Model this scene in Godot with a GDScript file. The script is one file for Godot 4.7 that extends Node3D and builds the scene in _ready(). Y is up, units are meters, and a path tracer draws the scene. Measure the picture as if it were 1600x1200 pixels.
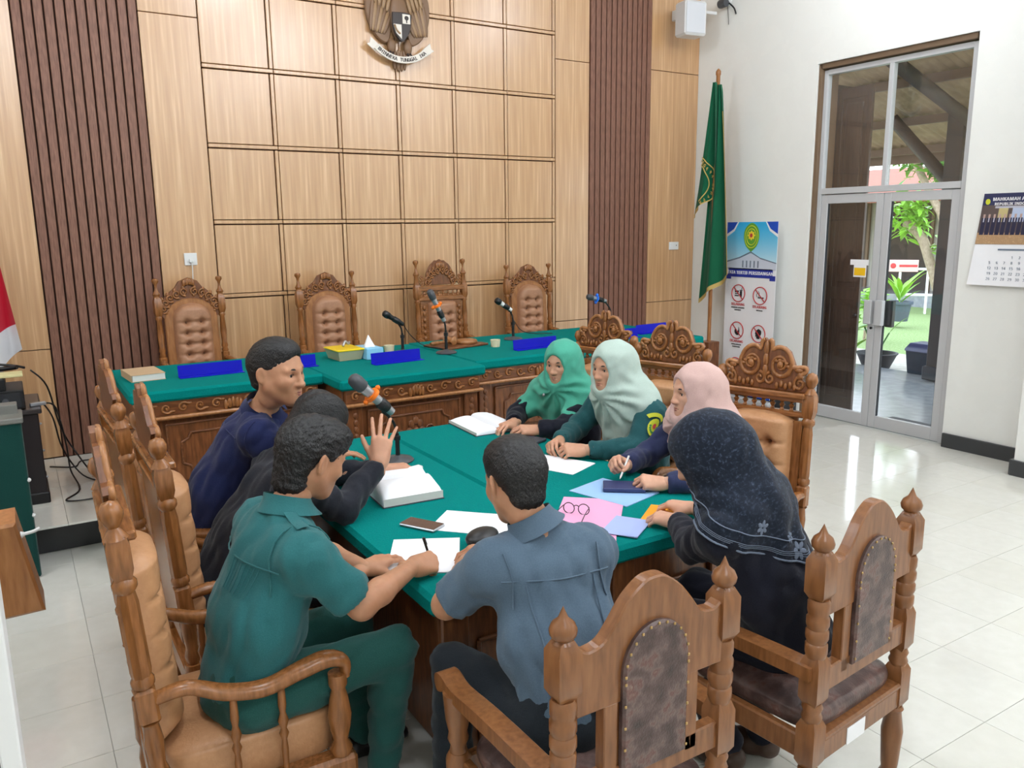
extends Node3D
# A courtroom with a wood-panelled wall, where eight people sit round two cloth-covered tables. Metres, y up; the floor of the hall is y = 0.

func _ready() -> void:
	var cam := Camera3D.new()
	cam.name = "camera"
	cam.transform = Transform3D(Basis.from_euler(Vector3(-0.192338, -0.554720, -0.0111064), EULER_ORDER_YXZ), Vector3(0, 1.87, 0))
	cam.fov = rad_to_deg(2.0 * atan(600.0 / 1254.96))
	cam.near = 0.05
	add_child(cam)
	var env := Environment.new()
	env.background_mode = Environment.BG_SKY
	var sky := ProceduralSkyMaterial.new()
	sky.sky_top_color = Color(0.80, 0.86, 0.93); sky.sky_horizon_color = Color(0.93, 0.95, 0.97); sky.sky_curve = 0.25
	sky.ground_bottom_color = Color(0.45, 0.46, 0.42); sky.ground_horizon_color = Color(0.7, 0.72, 0.7)
	sky.energy_multiplier = 6.0
	env.sky = Sky.new()
	env.sky.sky_material = sky
	env.tonemap_mode = Environment.TONE_MAPPER_LINEAR
	env.tonemap_exposure = 1.0
	env.sdfgi_enabled = true; env.ssao_enabled = true; env.ssil_enabled = true
	var we := WorldEnvironment.new()
	we.name = "world"
	we.environment = env
	add_child(we)
	make_materials()
	for p in LAMPS: ceiling_lamp(p[0], p[1], p[2])
	room()
	outside()
	tables()
	chairs()
	props()
	figures()

const LAMPS := [[Vector3(3.55, 4.42, -1.8), 2.5, "white globe lamp over the meeting tables"], [Vector3(0.6, 4.42, -2.0), 2.4, "white globe lamp over the left row of carved chairs"], [Vector3(2.1, 4.42, -4.5), 1.5, "white globe lamp over the judges' desks"], [Vector3(5.5, 4.42, -4.2), 1.0, "white globe lamp before the flag"], [Vector3(5.6, 4.42, -0.6), 3.0, "white globe lamp over the open floor beyond the pilaster"], [Vector3(3.5, 4.42, 1.4), 2.8, "white globe lamp at the rear, on the door side"], [Vector3(0.5, 4.42, 1.4), 2.8, "white globe lamp at the rear, over the camera's side"], [Vector3(-1.4, 4.42, -3.6), 2.2, "white globe lamp over the draped table at the left wall"]]
const LIGHT := Color(0.945, 0.962, 1.0)

func ceiling_lamp(p: Vector3, energy: float, label: String) -> void:
	var t := thing("ceiling_lamp", label, "lamp", p, 0.0, "ceiling lamps")
	part("rose", MB.new().lathe([[0.0, 0.18], [0.09, 0.18], [0.1, 0.16], [0.07, 0.13], [0.0, 0.13]]), mat("white_plastic"), t)
	if not mats.has("lamp_glow"):
		var m := plain("lamp_glow", Color(0.95, 0.95, 0.95), 0.5)
		m.emission_enabled = true; m.emission = LIGHT; m.emission_energy_multiplier = 3.0
	part("globe", MB.new().ball(Vector3.ZERO, Vector3(0.17, 0.15, 0.17), Transform3D.IDENTITY, 24, 14), mat("lamp_glow"), t)
	var l := OmniLight3D.new()
	l.name = "lamp_light"
	l.light_color = LIGHT
	l.light_energy = energy
	l.light_size = 0.16
	l.omni_range = 20.0
	l.omni_attenuation = 2.0
	l.shadow_enabled = true
	t.add_child(l)

# ------------------------------------------------------------------ the setting
func room() -> void:
	var floor_ := struct("floor", MB.new().box(Vector3(2.0, -0.105, -1.8), Vector3(9.4, 0.2, 10.2), 0.0), mat("grout"))
	var tm := MB.new().box(Vector3.ZERO, Vector3(0.4032, 0.012, 0.4032), 0.0008).mesh()
	var rng := RandomNumberGenerator.new()
	rng.seed = 4
	for i in 19:
		for k in 12:
			var x := -0.8775 + 0.405 * i
			var z := -5.2475 + 0.405 * k
			if x > 6.5 or (x > 0.4 and z < -4.6): continue
			if x > 1.3 and x < 2.1 and z < -2.4: continue
			part("tile", tm, mat("tile" if rng.randf() < 0.7 else "tile_warm"), floor_, at(Vector3(x, -0.0055, z)))
	for r in [[-2.6, 6.6, -0.5, 3.2]]:
		part("far_paving", MB.new().box(Vector3(2.0, -0.0055, 1.4), Vector3(9.2, 0.012, 3.9)), mat("tile"), floor_)
	# the dais, one step up, that carries the judges' desks
	var dais := struct("floor_dais", MB.new().box(Vector3(-1.13, 0.1, -6.03), Vector3(2.94, 0.2, 1.46), 0.0).box(Vector3(2.84, 0.1, -5.8), Vector3(5.0, 0.2, 1.92), 0.0).box(Vector3(3.45, 0.1, -4.62), Vector3(3.78, 0.2, 0.44), 0.0), mat("grout"))
	part("riser", MB.new().box(Vector3(-1.13, 0.105, -5.3), Vector3(2.94, 0.21, 0.02), 0.003), mat("riser"), dais)
	part("riser", MB.new().box(Vector3(3.45, 0.105, -4.4), Vector3(3.78, 0.21, 0.02), 0.003), mat("riser"), dais)
	part("riser", MB.new().box(Vector3(0.35, 0.105, -5.07), Vector3(0.02, 0.21, 0.46), 0.003), mat("riser"), dais)
	part("riser", MB.new().box(Vector3(0.95, 0.105, -4.84), Vector3(1.2, 0.21, 0.02), 0.003), mat("riser"), dais)
	part("riser", MB.new().box(Vector3(5.34, 0.105, -5.58), Vector3(0.02, 0.21, 2.3), 0.003), mat("riser"), dais)
	for i in 14:
		for k in 6:
			var x := -0.0675 - 0.405 * 2 + 0.405 * i
			var z := -6.53 + 0.405 * k
			if z > -4.4 or x > 5.2 or (x < 0.54 and z > -5.3) or (x < 1.7 and z > -5.0): continue
			part("tile", tm, mat("tile" if rng.randf() < 0.7 else "tile_warm"), dais, at(Vector3(x, 0.209, z)))
	# back wall: boards, slats and routed panels over a dark backing
	var wb := struct("wall_back", MB.new().box(Vector3(2.0, 2.3, -6.88), Vector3(9.4, 4.8, 0.24), 0.0), mat("groove"))
	var z0 := -6.745
	for spec in [[-2.6, -1.0, [0.22, 1.033, 3.43, 4.6]], [-1.0, 0.2, [0.22, 1.033, 3.43, 4.6]], [1.003, 1.417, [0.22, 0.93, 3.446, 4.6]], [4.703, 5.115, [0.22, 0.918, 3.463, 4.6]], [5.918, 6.6, [0.0, 1.045, 3.47, 4.6]]]:
		for k in 3:
			var a: float = spec[2][k]
			var b: float = spec[2][k + 1]
			part("board", MB.new().box(Vector3((spec[0] + spec[1]) / 2, (a + b) / 2, z0), Vector3(spec[1] - spec[0] - 0.005, b - a - 0.006, 0.03), 0.002), mat("panel_wood"), wb)
	for g in [[0.203, 1.0, 12], [5.118, 5.915, 12]]:
		var w: float = (g[1] - g[0]) / g[2]
		var sm := MB.new().box(Vector3.ZERO, Vector3(w - 0.011, 4.38, 0.04), 0.003).mesh()
		for k in g[2]: part("slat", sm, mat("slat_wood"), wb, at(Vector3(g[0] + w * (k + 0.5), 2.41, -6.738)))
	var ys := [0.22, 0.785, 1.37, 1.954, 2.54, 3.128, 3.71, 4.295, 4.6]
	for c in 6:
		for r in 8:
			var w := 0.5465
			var h: float = ys[r + 1] - ys[r]
			var mb := MB.new()
			mb.box(Vector3(-0.019, -0.019, 0), Vector3(w - 0.043, h - 0.043, 0.03), 0.003)
			mb.box(Vector3(0, h / 2 - 0.0165, 0), Vector3(w - 0.006, 0.027, 0.03), 0.003)
			mb.box(Vector3(w / 2 - 0.0165, -0.0175, 0), Vector3(0.027, h - 0.041, 0.03), 0.003)
			part("panel", mb, mat("panel_wood"), wb, at(Vector3(1.421 + w * (c + 0.5), ys[r] + h / 2, z0)))
	# right wall with the door opening, the pilaster beyond it
	var wr := struct("wall_right", MB.new().ext(PackedVector2Array([Vector2(-6.9, -0.1), Vector2(-5.19, -0.1), Vector2(-5.19, 3.33), Vector2(-3.705, 3.33), Vector2(-3.705, -0.1), Vector2(3.3, -0.1), Vector2(3.3, 4.7), Vector2(-6.9, 4.7)]), 0.3, Transform3D(Basis(Vector3(0, 0, 1), Vector3.UP, Vector3(-1, 0, 0)), Vector3(6.75, 0, 0))), mat("paint"))
	part("pilaster", MB.new().box(Vector3(6.43, 2.3, -2.65), Vector3(0.36, 4.6, 0.6), 0.004), mat("paint"), wr)
	struct("baseboard_right", MB.new().box(Vector3(6.587, 0.06, -3.33), Vector3(0.026, 0.12, 0.73), 0.003).box(Vector3(6.24, 0.06, -2.65), Vector3(0.026, 0.12, 0.63), 0.003).box(Vector3(6.42, 0.06, -2.965), Vector3(0.36, 0.12, 0.026), 0.003).box(Vector3(6.587, 0.06, -5.96), Vector3(0.026, 0.12, 1.5), 0.003).box(Vector3(6.587, 0.06, 0.4), Vector3(0.026, 0.12, 5.5), 0.003), mat("skirting"))
	struct("wall_left", MB.new().box(Vector3(-2.72, 2.3, -1.8), Vector3(0.24, 4.8, 10.2), 0.0), mat("paint"))
	struct("wall_rear", MB.new().box(Vector3(2.0, 2.3, 3.32), Vector3(9.4, 4.8, 0.24), 0.0), mat("paint"))
	struct("ceiling", MB.new().box(Vector3(2.0, 4.7, -1.8), Vector3(9.4, 0.2, 10.2), 0.0), mat("paint"))
	# the glazed double door in its old brown lining
	struct("trim_1", MB.new().box(Vector3(6.745, 1.66, -5.172), Vector3(0.25, 3.33, 0.036), 0.003).box(Vector3(6.745, 3.305, -4.45), Vector3(0.25, 0.046, 1.44), 0.003).box(Vector3(6.80, 1.66, -3.722), Vector3(0.13, 3.33, 0.03), 0.003), mat("old_brown"))
	var d := struct("door_1", MB.new().box(Vector3(6.69, 1.635, -5.135), Vector3(0.06, 3.27, 0.042), 0.003).box(Vector3(6.69, 1.635, -3.755), Vector3(0.06, 3.27, 0.042), 0.003).box(Vector3(6.69, 3.25, -4.445), Vector3(0.06, 0.045, 1.34), 0.003).box(Vector3(6.69, 2.175, -4.445), Vector3(0.07, 0.055, 1.34), 0.003).box(Vector3(6.69, 2.71, -4.475), Vector3(0.06, 1.04, 0.042), 0.003), mat("aluminium"))
	for s in [[-5.112, -4.462], [-4.458, -3.778]]:
		var a: float = s[0]
		var b: float = s[1]
		var leaf := MB.new()
		leaf.box(Vector3(6.69, 1.075, a + 0.035), Vector3(0.045, 2.13, 0.07), 0.003).box(Vector3(6.69, 1.075, b - 0.035), Vector3(0.045, 2.13, 0.07), 0.003)
		leaf.box(Vector3(6.69, 2.1, (a + b) / 2), Vector3(0.045, 0.08, b - a - 0.14), 0.003).box(Vector3(6.69, 0.065, (a + b) / 2), Vector3(0.045, 0.11, b - a - 0.14), 0.003)
		part("leaf_frame", leaf, mat("aluminium"), d)
		part("gasket", MB.new().box(Vector3(6.69, 1.09, a + 0.073), Vector3(0.025, 1.94, 0.006), 0.0).box(Vector3(6.69, 1.09, b - 0.073), Vector3(0.025, 1.94, 0.006), 0.0), mat("gasket"), d)
		part("pane", MB.new().box(Vector3(6.69, 1.09, (a + b) / 2), Vector3(0.006, 1.94, b - a - 0.14), 0.0), mat("glass"), d)
	for s in [[-5.114, -4.496], [-4.454, -3.776]]:
		part("pane", MB.new().box(Vector3(6.69, 2.715, (s[0] + s[1]) / 2), Vector3(0.006, 1.025, s[1] - s[0]), 0.0), mat("glass"), d)
	part("handle", MB.new().box(Vector3(6.645, 1.075, -4.515), Vector3(0.05, 0.22, 0.075), 0.006).box(Vector3(6.645, 1.075, -4.405), Vector3(0.05, 0.23, 0.075), 0.006), mat("aluminium"), d)
	part("handle", MB.new().box(Vector3(6.74, 1.065, -4.36), Vector3(0.05, 0.24, 0.07), 0.006), mat("black_plastic"), d)
	part("lock", MB.new().lathe([[0.012, 0.0], [0.012, 0.01], [0.006, 0.012]], at(Vector3(6.667, 0.93, -4.49), 0, 0, PI / 2)), mat("black_plastic"), d)
	var st := part("sticker", MB.new().box(Vector3(6.684, 1.52, -4.67), Vector3(0.002, 0.05, 0.19), 0.0).box(Vector3(6.684, 1.44, -4.66), Vector3(0.002, 0.11, 0.13), 0.0), mat("print_white"), d)
	part("sticker_print", MB.new().box(Vector3(6.682, 1.435, -4.66), Vector3(0.002, 0.07, 0.115), 0.0), plain("sticker_yellow", c8(240, 190, 20), 0.6), st)

# ------------------------------------------------------------------ tables and chairs
func moulding(mb: MB, pts: Array, r: float, xf: Transform3D) -> void:   # a closed raised bead
	var p := PackedVector3Array()
	for k in pts: p.append(Vector3(k[0], k[1], 0))
	p.append(p[0]); p.append(p[1])
	for k in p.size() - 1: mb.tube(PackedVector3Array([p[k], p[k + 1]]), [r], 6, xf)

func desk_front(root: Node3D, w: float, top: float, xf: Transform3D, carved: bool, off: float) -> void:   # one panelled face, w wide, lying in z = 0 of xf
	var mb := MB.new()
	mb.box(Vector3(0, (top + 0.03) / 2, -0.02), Vector3(w, top - 0.03, 0.03), 0.003, xf)
	for s in [-1.0, 1.0]: mb.box(Vector3(s * (w / 2 - 0.05), (top + 0.03) / 2, 0.004), Vector3(0.1, top - 0.03, 0.03), 0.006, xf)
	mb.box(Vector3(0, 0.11, 0.006), Vector3(w - 0.2, 0.06, 0.03), 0.008, xf)
	part("panel_frame", mb, mat("desk_wood"), root)
	part("plinth", MB.new().box(Vector3(0, 0.04, 0.012), Vector3(w + 0.02, 0.08, 0.07), 0.012, xf), mat("desk_wood_flat"), root)
	var pw := w / 2 - 0.14
	var y0 := 0.17
	var y1 := top - 0.15
	part("panel", MB.new().box(Vector3(0, (y0 + y1) / 2, -0.004), Vector3(pw * 2, y1 - y0, 0.018), 0.01, xf), mat("desk_wood"), root)
	var n := 0.055
	var bead := MB.new()
	var a := pw - 0.075
	var b0 := y0 + 0.06
	var b1 := y1 - 0.06
	moulding(bead, [[-a + n, b0], [a - n, b0], [a - n + 0.012, b0 + n * 0.6], [a, b0 + n], [a, b1 - n], [a - n + 0.012, b1 - n * 0.6], [a - n, b1], [-a + n, b1], [-a + n - 0.012, b1 - n * 0.6], [-a, b1 - n], [-a, b0 + n], [-a + n - 0.012, b0 + n * 0.6]], 0.007, xf * at(Vector3(0, 0, 0.008)))
	moulding(bead, [[-pw, y0], [pw, y0], [pw, y1], [-pw, y1]], 0.008, xf * at(Vector3(0, 0, 0.006)))
	part("moulding", bead, mat("desk_wood_flat"), root)
	if not carved: return
	var fz := MB.new()
	fz.box(Vector3(0, top - 0.045, 0.012), Vector3(w + 0.02, 0.09, 0.04), 0.004, xf)
	part("frieze", fz, mat("desk_wood_flat"), root)
	part("ledge", MB.new().box(Vector3(0, top - 0.1, 0.022), Vector3(w + 0.06, 0.022, 0.075), 0.008, xf), mat("honey"), root)
	var cv := MB.new()
	var m := int(w / 0.095)
	for k in m:
		var x := -w / 2 + w * (k + 0.5) / m
		var s := 1.0 if k % 2 == 0 else -1.0
		cv.tube(spiral(Vector2(x, top - 0.046), 0.032, 0.006, s * 0.6, s * 1.2, 0.034, 12), [0.0085, 0.0085, 0.008, 0.008, 0.007, 0.007, 0.006], 6, xf)
		cv.ball(Vector3(x + 0.03, top - 0.046 + s * 0.02, 0.033), Vector3(0.021, 0.009, 0.009), xf, 8, 4)
		cv.ball(Vector3(x, top - 0.046, 0.036), Vector3(0.008, 0.008, 0.008), xf, 8, 4)
	for k in 5: cv.ball(Vector3((k - 2) * 0.022, top - 0.046 - absf(k - 2) * 0.008, 0.04), Vector3(0.014, 0.036, 0.012), xf, 8, 4)
	part("carving", cv, mat("teak"), root)
	var dm := MB.new()
	var cy := (y0 + y1) / 2
	for k in 8:
		var t := TAU * k / 8.0
		dm.ball(Vector3(cos(t) * 0.045, cy + sin(t) * 0.07, 0.008), Vector3(0.024, 0.03, 0.009), xf, 8, 4)
	dm.ball(Vector3(0, cy, 0.01), Vector3(0.022, 0.03, 0.012), xf, 8, 4)
	for s in [-1.0, 1.0]:
		dm.tube(spiral(Vector2(s * 0.1, cy), 0.035, 0.008, 0.5, 1.1 * s, 0.008, 10), [0.006], 6, xf)
		for j in 6: dm.ball(Vector3(s * (w / 2 - 0.05), top - 0.17 - j * 0.045, 0.02), Vector3(0.017, 0.021, 0.008), xf, 8, 4)
	part("carving", dm, mat("desk_wood"), root)

func make_desk(label: String, w: float, d: float, h: float, p: Vector3, turn: float, called: String, group: String, carved: bool, inset: float) -> Node3D:
	var t := thing(called, label, "table", p, turn, group)
	part("cloth_top", MB.new().box(Vector3(0, h - 0.034, 0), Vector3(w, 0.068, d), 0.014), mat("felt"), t)
	var top := h - 0.066
	desk_front(t, w - 0.1, top, at(Vector3(0, 0, d / 2 - 0.055)), carved, 0.0)
	desk_front(t, w - 0.1, top, at(Vector3(0, 0, -d / 2 + 0.055), 0, PI), false, 0.0)
	for s in [-1.0, 1.0]:
		var mb := MB.new()
		mb.box(Vector3(s * (w / 2 - inset), top / 2 + 0.01, 0), Vector3(0.03, top - 0.02, d - 0.15), 0.003)
		mb.box(Vector3(s * (w / 2 - inset + 0.012), top - 0.05, 0), Vector3(0.03, 0.09, d - 0.15), 0.006)
		part("side_panel", mb, mat("desk_wood"), t)
	return t

func tables() -> void:
	make_desk("green-topped panelled table half on the left, under the open thick book and the phone", 0.688, 1.97, 0.76, Vector3(1.329, 0, -3.055), 0, "meeting_table", "two tables pushed together for the meeting", false, 0.17)
	make_desk("green-topped panelled table half on the right, under the pink and blue folders", 0.688, 1.97, 0.76, Vector3(2.021, 0, -3.055), 0, "meeting_table", "two tables pushed together for the meeting", false, 0.17)
	for k in [[1.08, -5.45, 1.15, 0.98, "carved judges' desk with green top at the slatted wall, carrying the old book"], [2.16, -5.27, 1.03, 1.25, "carved judges' desk with green top that stands forward, under the yellow box"], [3.26, -5.38, 1.15, 1.12, "carved judges' desk with green top between the gavel and the teal-scarfed woman"], [4.36, -5.38, 1.06, 1.12, "carved judges' desk with green top at the flag end of the row"]]:
		make_desk(k[4], k[2], k[3], 0.745, Vector3(k[0], 0.215, k[1]), 0, "judges_desk", "judges' desks in a row on the dais", true, 0.06)

func tufted(w: float, h: float, t: float, cols: int, rows: int, arch: float, bw: float) -> MB:   # a buttoned cushion standing on y = 0, its front to +z; arch rounds its top
	var dx := w * bw
	var hole := func(i: int, j: int) -> Vector2: return Vector2((i - (cols - 1) / 2.0) * dx, h * (0.1 + 0.74 * (j + 0.5) / rows))
	var f := func(u: float, v: float) -> Vector3:
		var y := v * h
		var hw := w / 2
		if y > h - arch:
			var q := (y - (h - arch)) / arch
			hw *= maxf(0.04, sqrt(maxf(0.0, 1.0 - q * q * 0.998)))
		var s := u * 2.0 - 1.0
		s = signf(s) * pow(absf(s), 0.8)
		var x := s * hw
		var e := pow(1.0 - pow(absf(s), 4.0), 0.5) * pow(clampf(minf(v / 0.06, (1.0 - v) / 0.07), 0.0, 1.0), 0.45)
		var z := t * e
		for i in cols:
			for j in rows:
				var c: Vector2 = hole.call(i, j)
				var dd := Vector2(x - c.x, y - c.y)
				z -= t * 0.55 * exp(-dd.length_squared() / 0.0005) * e
				z -= t * 0.16 * exp(-dd.y * dd.y / 0.00006) * e * (0.7 if absf(x) > absf(c.x) or cols < 2 else 1.0) / cols * 1.6
		return Vector3(x, y, maxf(z, 0.0))
	var mb := MB.new().surf(34, 56, f)
	mb.quad(Vector3(-w / 2, 0.0, 0), Vector3(w / 2, 0, 0), Vector3(w / 2 * 0.98, h - arch, 0), Vector3(-w / 2 * 0.98, h - arch, 0), Vector3(0, 0, -1))
	mb.u.resize(0)
	return mb

func buttons(root: Node3D, w: float, h: float, t: float, cols: int, rows: int, bw: float, xf: Transform3D) -> void:
	var bm := MB.new().ball(Vector3.ZERO, Vector3(0.009, 0.009, 0.005), Transform3D.IDENTITY, 8, 4).mesh()
	for i in cols:
		for j in rows: part("button", bm, mat("button"), root, xf * at(Vector3((i - (cols - 1) / 2.0) * w * bw, h * (0.1 + 0.74 * (j + 0.5) / rows), t * 0.42)))

func carved_chair(label: String, group: String) -> Node3D:
	var c := thing("carved_armchair", label, "chair", Vector3.ZERO, 0, group)
	var tilt := at(Vector3(0, 0.42, -0.24), -0.07)
	var wood := mat("teak")
	for s in [-1.0, 1.0]:
		var pm := MB.new()
		var px := tilt * at(Vector3(s * 0.25, 0, 0))
		pm.lathe([[0.024, -0.01], [0.03, 0.02], [0.021, 0.05], [0.027, 0.12], [0.021, 0.17], [0.03, 0.18]], px)
		pm.box(Vector3(0, 0.23, 0), Vector3(0.056, 0.1, 0.056), 0.008, px)
		pm.lathe([[0.022, 0.28], [0.032, 0.29], [0.032, 0.305], [0.022, 0.32]], px)
		pm.lathe([[0.026, 0.31], [0.029, 0.33], [0.028, 0.52], [0.022, 0.56]], px, 8)
		pm.lathe([[0.022, 0.55], [0.033, 0.565], [0.033, 0.58], [0.024, 0.592]], px)
		pm.lathe([[0.03, 0.59], [0.042, 0.62], [0.043, 0.68], [0.034, 0.705]], px * at(Vector3.ZERO, 0, PI / 4), 4)
		pm.lathe([[0.034, 0.7], [0.022, 0.718], [0.014, 0.728], [0.022, 0.738], [0.031, 0.757], [0.031, 0.772], [0.022, 0.792], [0.0, 0.8]], px)
		part("post", pm, wood, c)
		part("leg", MB.new().lathe([[0.022, 0.0], [0.03, 0.02], [0.022, 0.05], [0.03, 0.2], [0.024, 0.24], [0.034, 0.27], [0.034, 0.41]], at(Vector3(s * 0.25, 0, -0.24))), wood, c)
		part("leg", MB.new().lathe([[0.024, 0.0], [0.034, 0.02], [0.024, 0.06], [0.036, 0.2], [0.026, 0.26], [0.036, 0.3]], at(Vector3(s * 0.25, 0, 0.25))), wood, c)
		part("back_stile", MB.new().box(Vector3(s * 0.2, 0.31, 0), Vector3(0.05, 0.53, 0.035), 0.004, tilt), wood, c)
		# arm: dips from the post, swells, and curls down to the turned front post
		part("armrest", MB.new().tube(curve([Vector3(s * 0.25, 0.655, -0.25), Vector3(s * 0.255, 0.668, -0.15), Vector3(s * 0.265, 0.63, -0.05), Vector3(s * 0.275, 0.615, 0.06), Vector3(s * 0.28, 0.64, 0.17), Vector3(s * 0.28, 0.652, 0.25), Vector3(s * 0.28, 0.632, 0.305), Vector3(s * 0.28, 0.585, 0.31)], 5), [0.024, 0.025, 0.026, 0.027, 0.028, 0.028, 0.028, 0.029, 0.03, 0.031, 0.032, 0.032, 0.032, 0.032, 0.033, 0.033, 0.033, 0.033, 0.034, 0.034, 0.035, 0.036, 0.036, 0.036, 0.036, 0.035, 0.034, 0.033, 0.031, 0.03, 0.028, 0.027, 0.026, 0.024, 0.02], 10, Transform3D.IDENTITY, 0.72, Vector3.UP), wood, c)
		part("arm_post", MB.new().lathe([[0.03, 0.34], [0.036, 0.36], [0.022, 0.385], [0.034, 0.43], [0.038, 0.47], [0.03, 0.52], [0.022, 0.55], [0.03, 0.565], [0.03, 0.6]], at(Vector3(s * 0.28, 0, 0.285))), wood, c)
		for z in [-0.03, 0.11]: part("arm_spindle", MB.new().lathe([[0.008, 0.33], [0.011, 0.41], [0.008, 0.44], [0.015, 0.46], [0.009, 0.475], [0.017, 0.5], [0.009, 0.525], [0.013, 0.55], [0.01, 0.62]], at(Vector3(s * 0.277, 0, z)), 10), wood, c)
		part("side_rail", MB.new().box(Vector3(s * 0.275, 0.3, 0.03), Vector3(0.075, 0.08, 0.6), 0.012), wood, c)
	part("front_rail", MB.new().box(Vector3(0, 0.3, 0.3), Vector3(0.5, 0.085, 0.045), 0.01), mat("teak_flat"), c)
	part("rear_rail", MB.new().box(Vector3(0, 0.3, -0.24), Vector3(0.47, 0.08, 0.04), 0.006).box(Vector3(0, 0.06, 0), Vector3(0.45, 0.05, 0.035), 0.006, tilt), mat("teak_flat"), c)
	part("seat", MB.new().surf(40, 18, func(u: float, v: float) -> Vector3:
		var a := TAU * u
		var q := 0.28
		var cx := signf(cos(a)) * pow(absf(cos(a)), q)
		var cz := signf(sin(a)) * pow(absf(sin(a)), q)
		var r := 1.0
		var y := 0.33 + 0.125 * minf(1.0, v / 0.55)
		if v > 0.55:
			r = 1.0 - (v - 0.55) / 0.45
			y = 0.455 + 0.025 * (1.0 - pow(r, 4.0))
		var bul := 1.0 + 0.012 * sin(PI * minf(1.0, v / 0.55))
		return Vector3(cx * 0.238 * r * bul, y, 0.035 + cz * 0.255 * r * bul), true), mat("tan_leather"), c)
	var cu := tufted(0.36, 0.555, 0.105, 2, 4, 0.05, 0.4)
	var cx := tilt * at(Vector3(0, 0.055, 0.0))
	var back := part("back_cushion", cu, mat("tan_leather"), c, cx)
	buttons(back, 0.36, 0.555, 0.105, 2, 4, 0.4, Transform3D.IDENTITY)
	part("back_board", MB.new().box(Vector3(0, 0.32, -0.012), Vector3(0.38, 0.56, 0.02), 0.003, tilt), wood, c)
	part("lower_rail", MB.new().box(Vector3(0, 0.604, 0), Vector3(0.46, 0.026, 0.05), 0.005, tilt), mat("teak_flat"), c)
	part("ledge", MB.new().box(Vector3(0, 0.69, 0.01), Vector3(0.47, 0.026, 0.085), 0.006, tilt).box(Vector3(0, 0.669, 0.005), Vector3(0.45, 0.018, 0.055), 0.004, tilt), mat("teak_flat"), c)
	var sp := MB.new().lathe([[0.009, 0.0], [0.012, 0.006], [0.007, 0.014], [0.016, 0.028], [0.007, 0.036], [0.013, 0.043], [0.008, 0.05]], Transform3D.IDENTITY, 10).mesh()
	for k in 7: part("gallery_spindle", sp, wood, c, tilt * at(Vector3((k - 3) * 0.052, 0.613, 0.005)))
	# the crest: a solid board, darker wood standing for recess shade; rim, scrolls, leaves
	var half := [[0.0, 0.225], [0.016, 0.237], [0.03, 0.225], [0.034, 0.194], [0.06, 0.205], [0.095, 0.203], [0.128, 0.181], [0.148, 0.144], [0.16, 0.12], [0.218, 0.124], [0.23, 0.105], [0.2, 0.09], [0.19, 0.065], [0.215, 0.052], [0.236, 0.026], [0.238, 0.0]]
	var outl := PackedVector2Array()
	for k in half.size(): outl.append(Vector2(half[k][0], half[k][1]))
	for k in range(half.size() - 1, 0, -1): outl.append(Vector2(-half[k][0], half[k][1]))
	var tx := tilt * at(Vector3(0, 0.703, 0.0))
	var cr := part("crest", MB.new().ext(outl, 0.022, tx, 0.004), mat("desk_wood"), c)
	var rim := MB.new()
	var cv := MB.new()
	for s in [-1.0, 1.0]:
		var rp: Array = []
		for k in range(1, 12): rp.append(Vector3(s * half[k][0] * 0.97, half[k][1] - 0.008, 0.012))
		rim.tube(curve(rp, 3), [0.0105], 8, tx)
		cv.tube(spiral(Vector2(s * 0.082, 0.118), 0.062, 0.012, PI / 2 - s * 1.4, -s * 1.5, 0.014, 24), [0.012, 0.012, 0.012, 0.012, 0.011, 0.011, 0.01, 0.01, 0.009, 0.009, 0.008], 8, tx)
		cv.ball(Vector3(s * 0.082, 0.118, 0.018), Vector3(0.018, 0.018, 0.013), tx)
		cv.tube(spiral(Vector2(s * 0.192, 0.04), 0.034, 0.007, PI / 2 - s * 0.5, s * 1.4, 0.014, 16), [0.01, 0.01, 0.009, 0.008], 8, tx)
		cv.tube(spiral(Vector2(s * 0.028, 0.05), 0.03, 0.007, PI / 2, s * 1.2, 0.014, 14), [0.009, 0.008], 8, tx)
		for k in 5:
			var a := 0.4 + k * 0.42
			cv.ball(Vector3(s * (0.082 + cos(a) * 0.047), 0.116 + sin(a) * 0.042 - 0.02, 0.016), Vector3(0.014, 0.009, 0.008), tx * at(Vector3.ZERO), 8, 4)
			cv.ball(Vector3(s * (0.07 + 0.024 * k), 0.022 + 0.008 * (k % 2), 0.015), Vector3(0.012, 0.018, 0.009), tx, 8, 4)
		cv.ball(Vector3(s * 0.185, 0.1, 0.015), Vector3(0.026, 0.013, 0.01), tx, 8, 4)
		cv.ball(Vector3(s * 0.19, 0.075, 0.015), Vector3(0.014, 0.02, 0.01), tx, 8, 4)
	for k in 3: cv.ball(Vector3(0, 0.085 + 0.052 * k, 0.015), Vector3(0.016, 0.035, 0.012), tx, 8, 5)
	part("rim", rim, mat("honey"), cr)
	part("scrollwork", cv, wood, cr)
	return c

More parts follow.
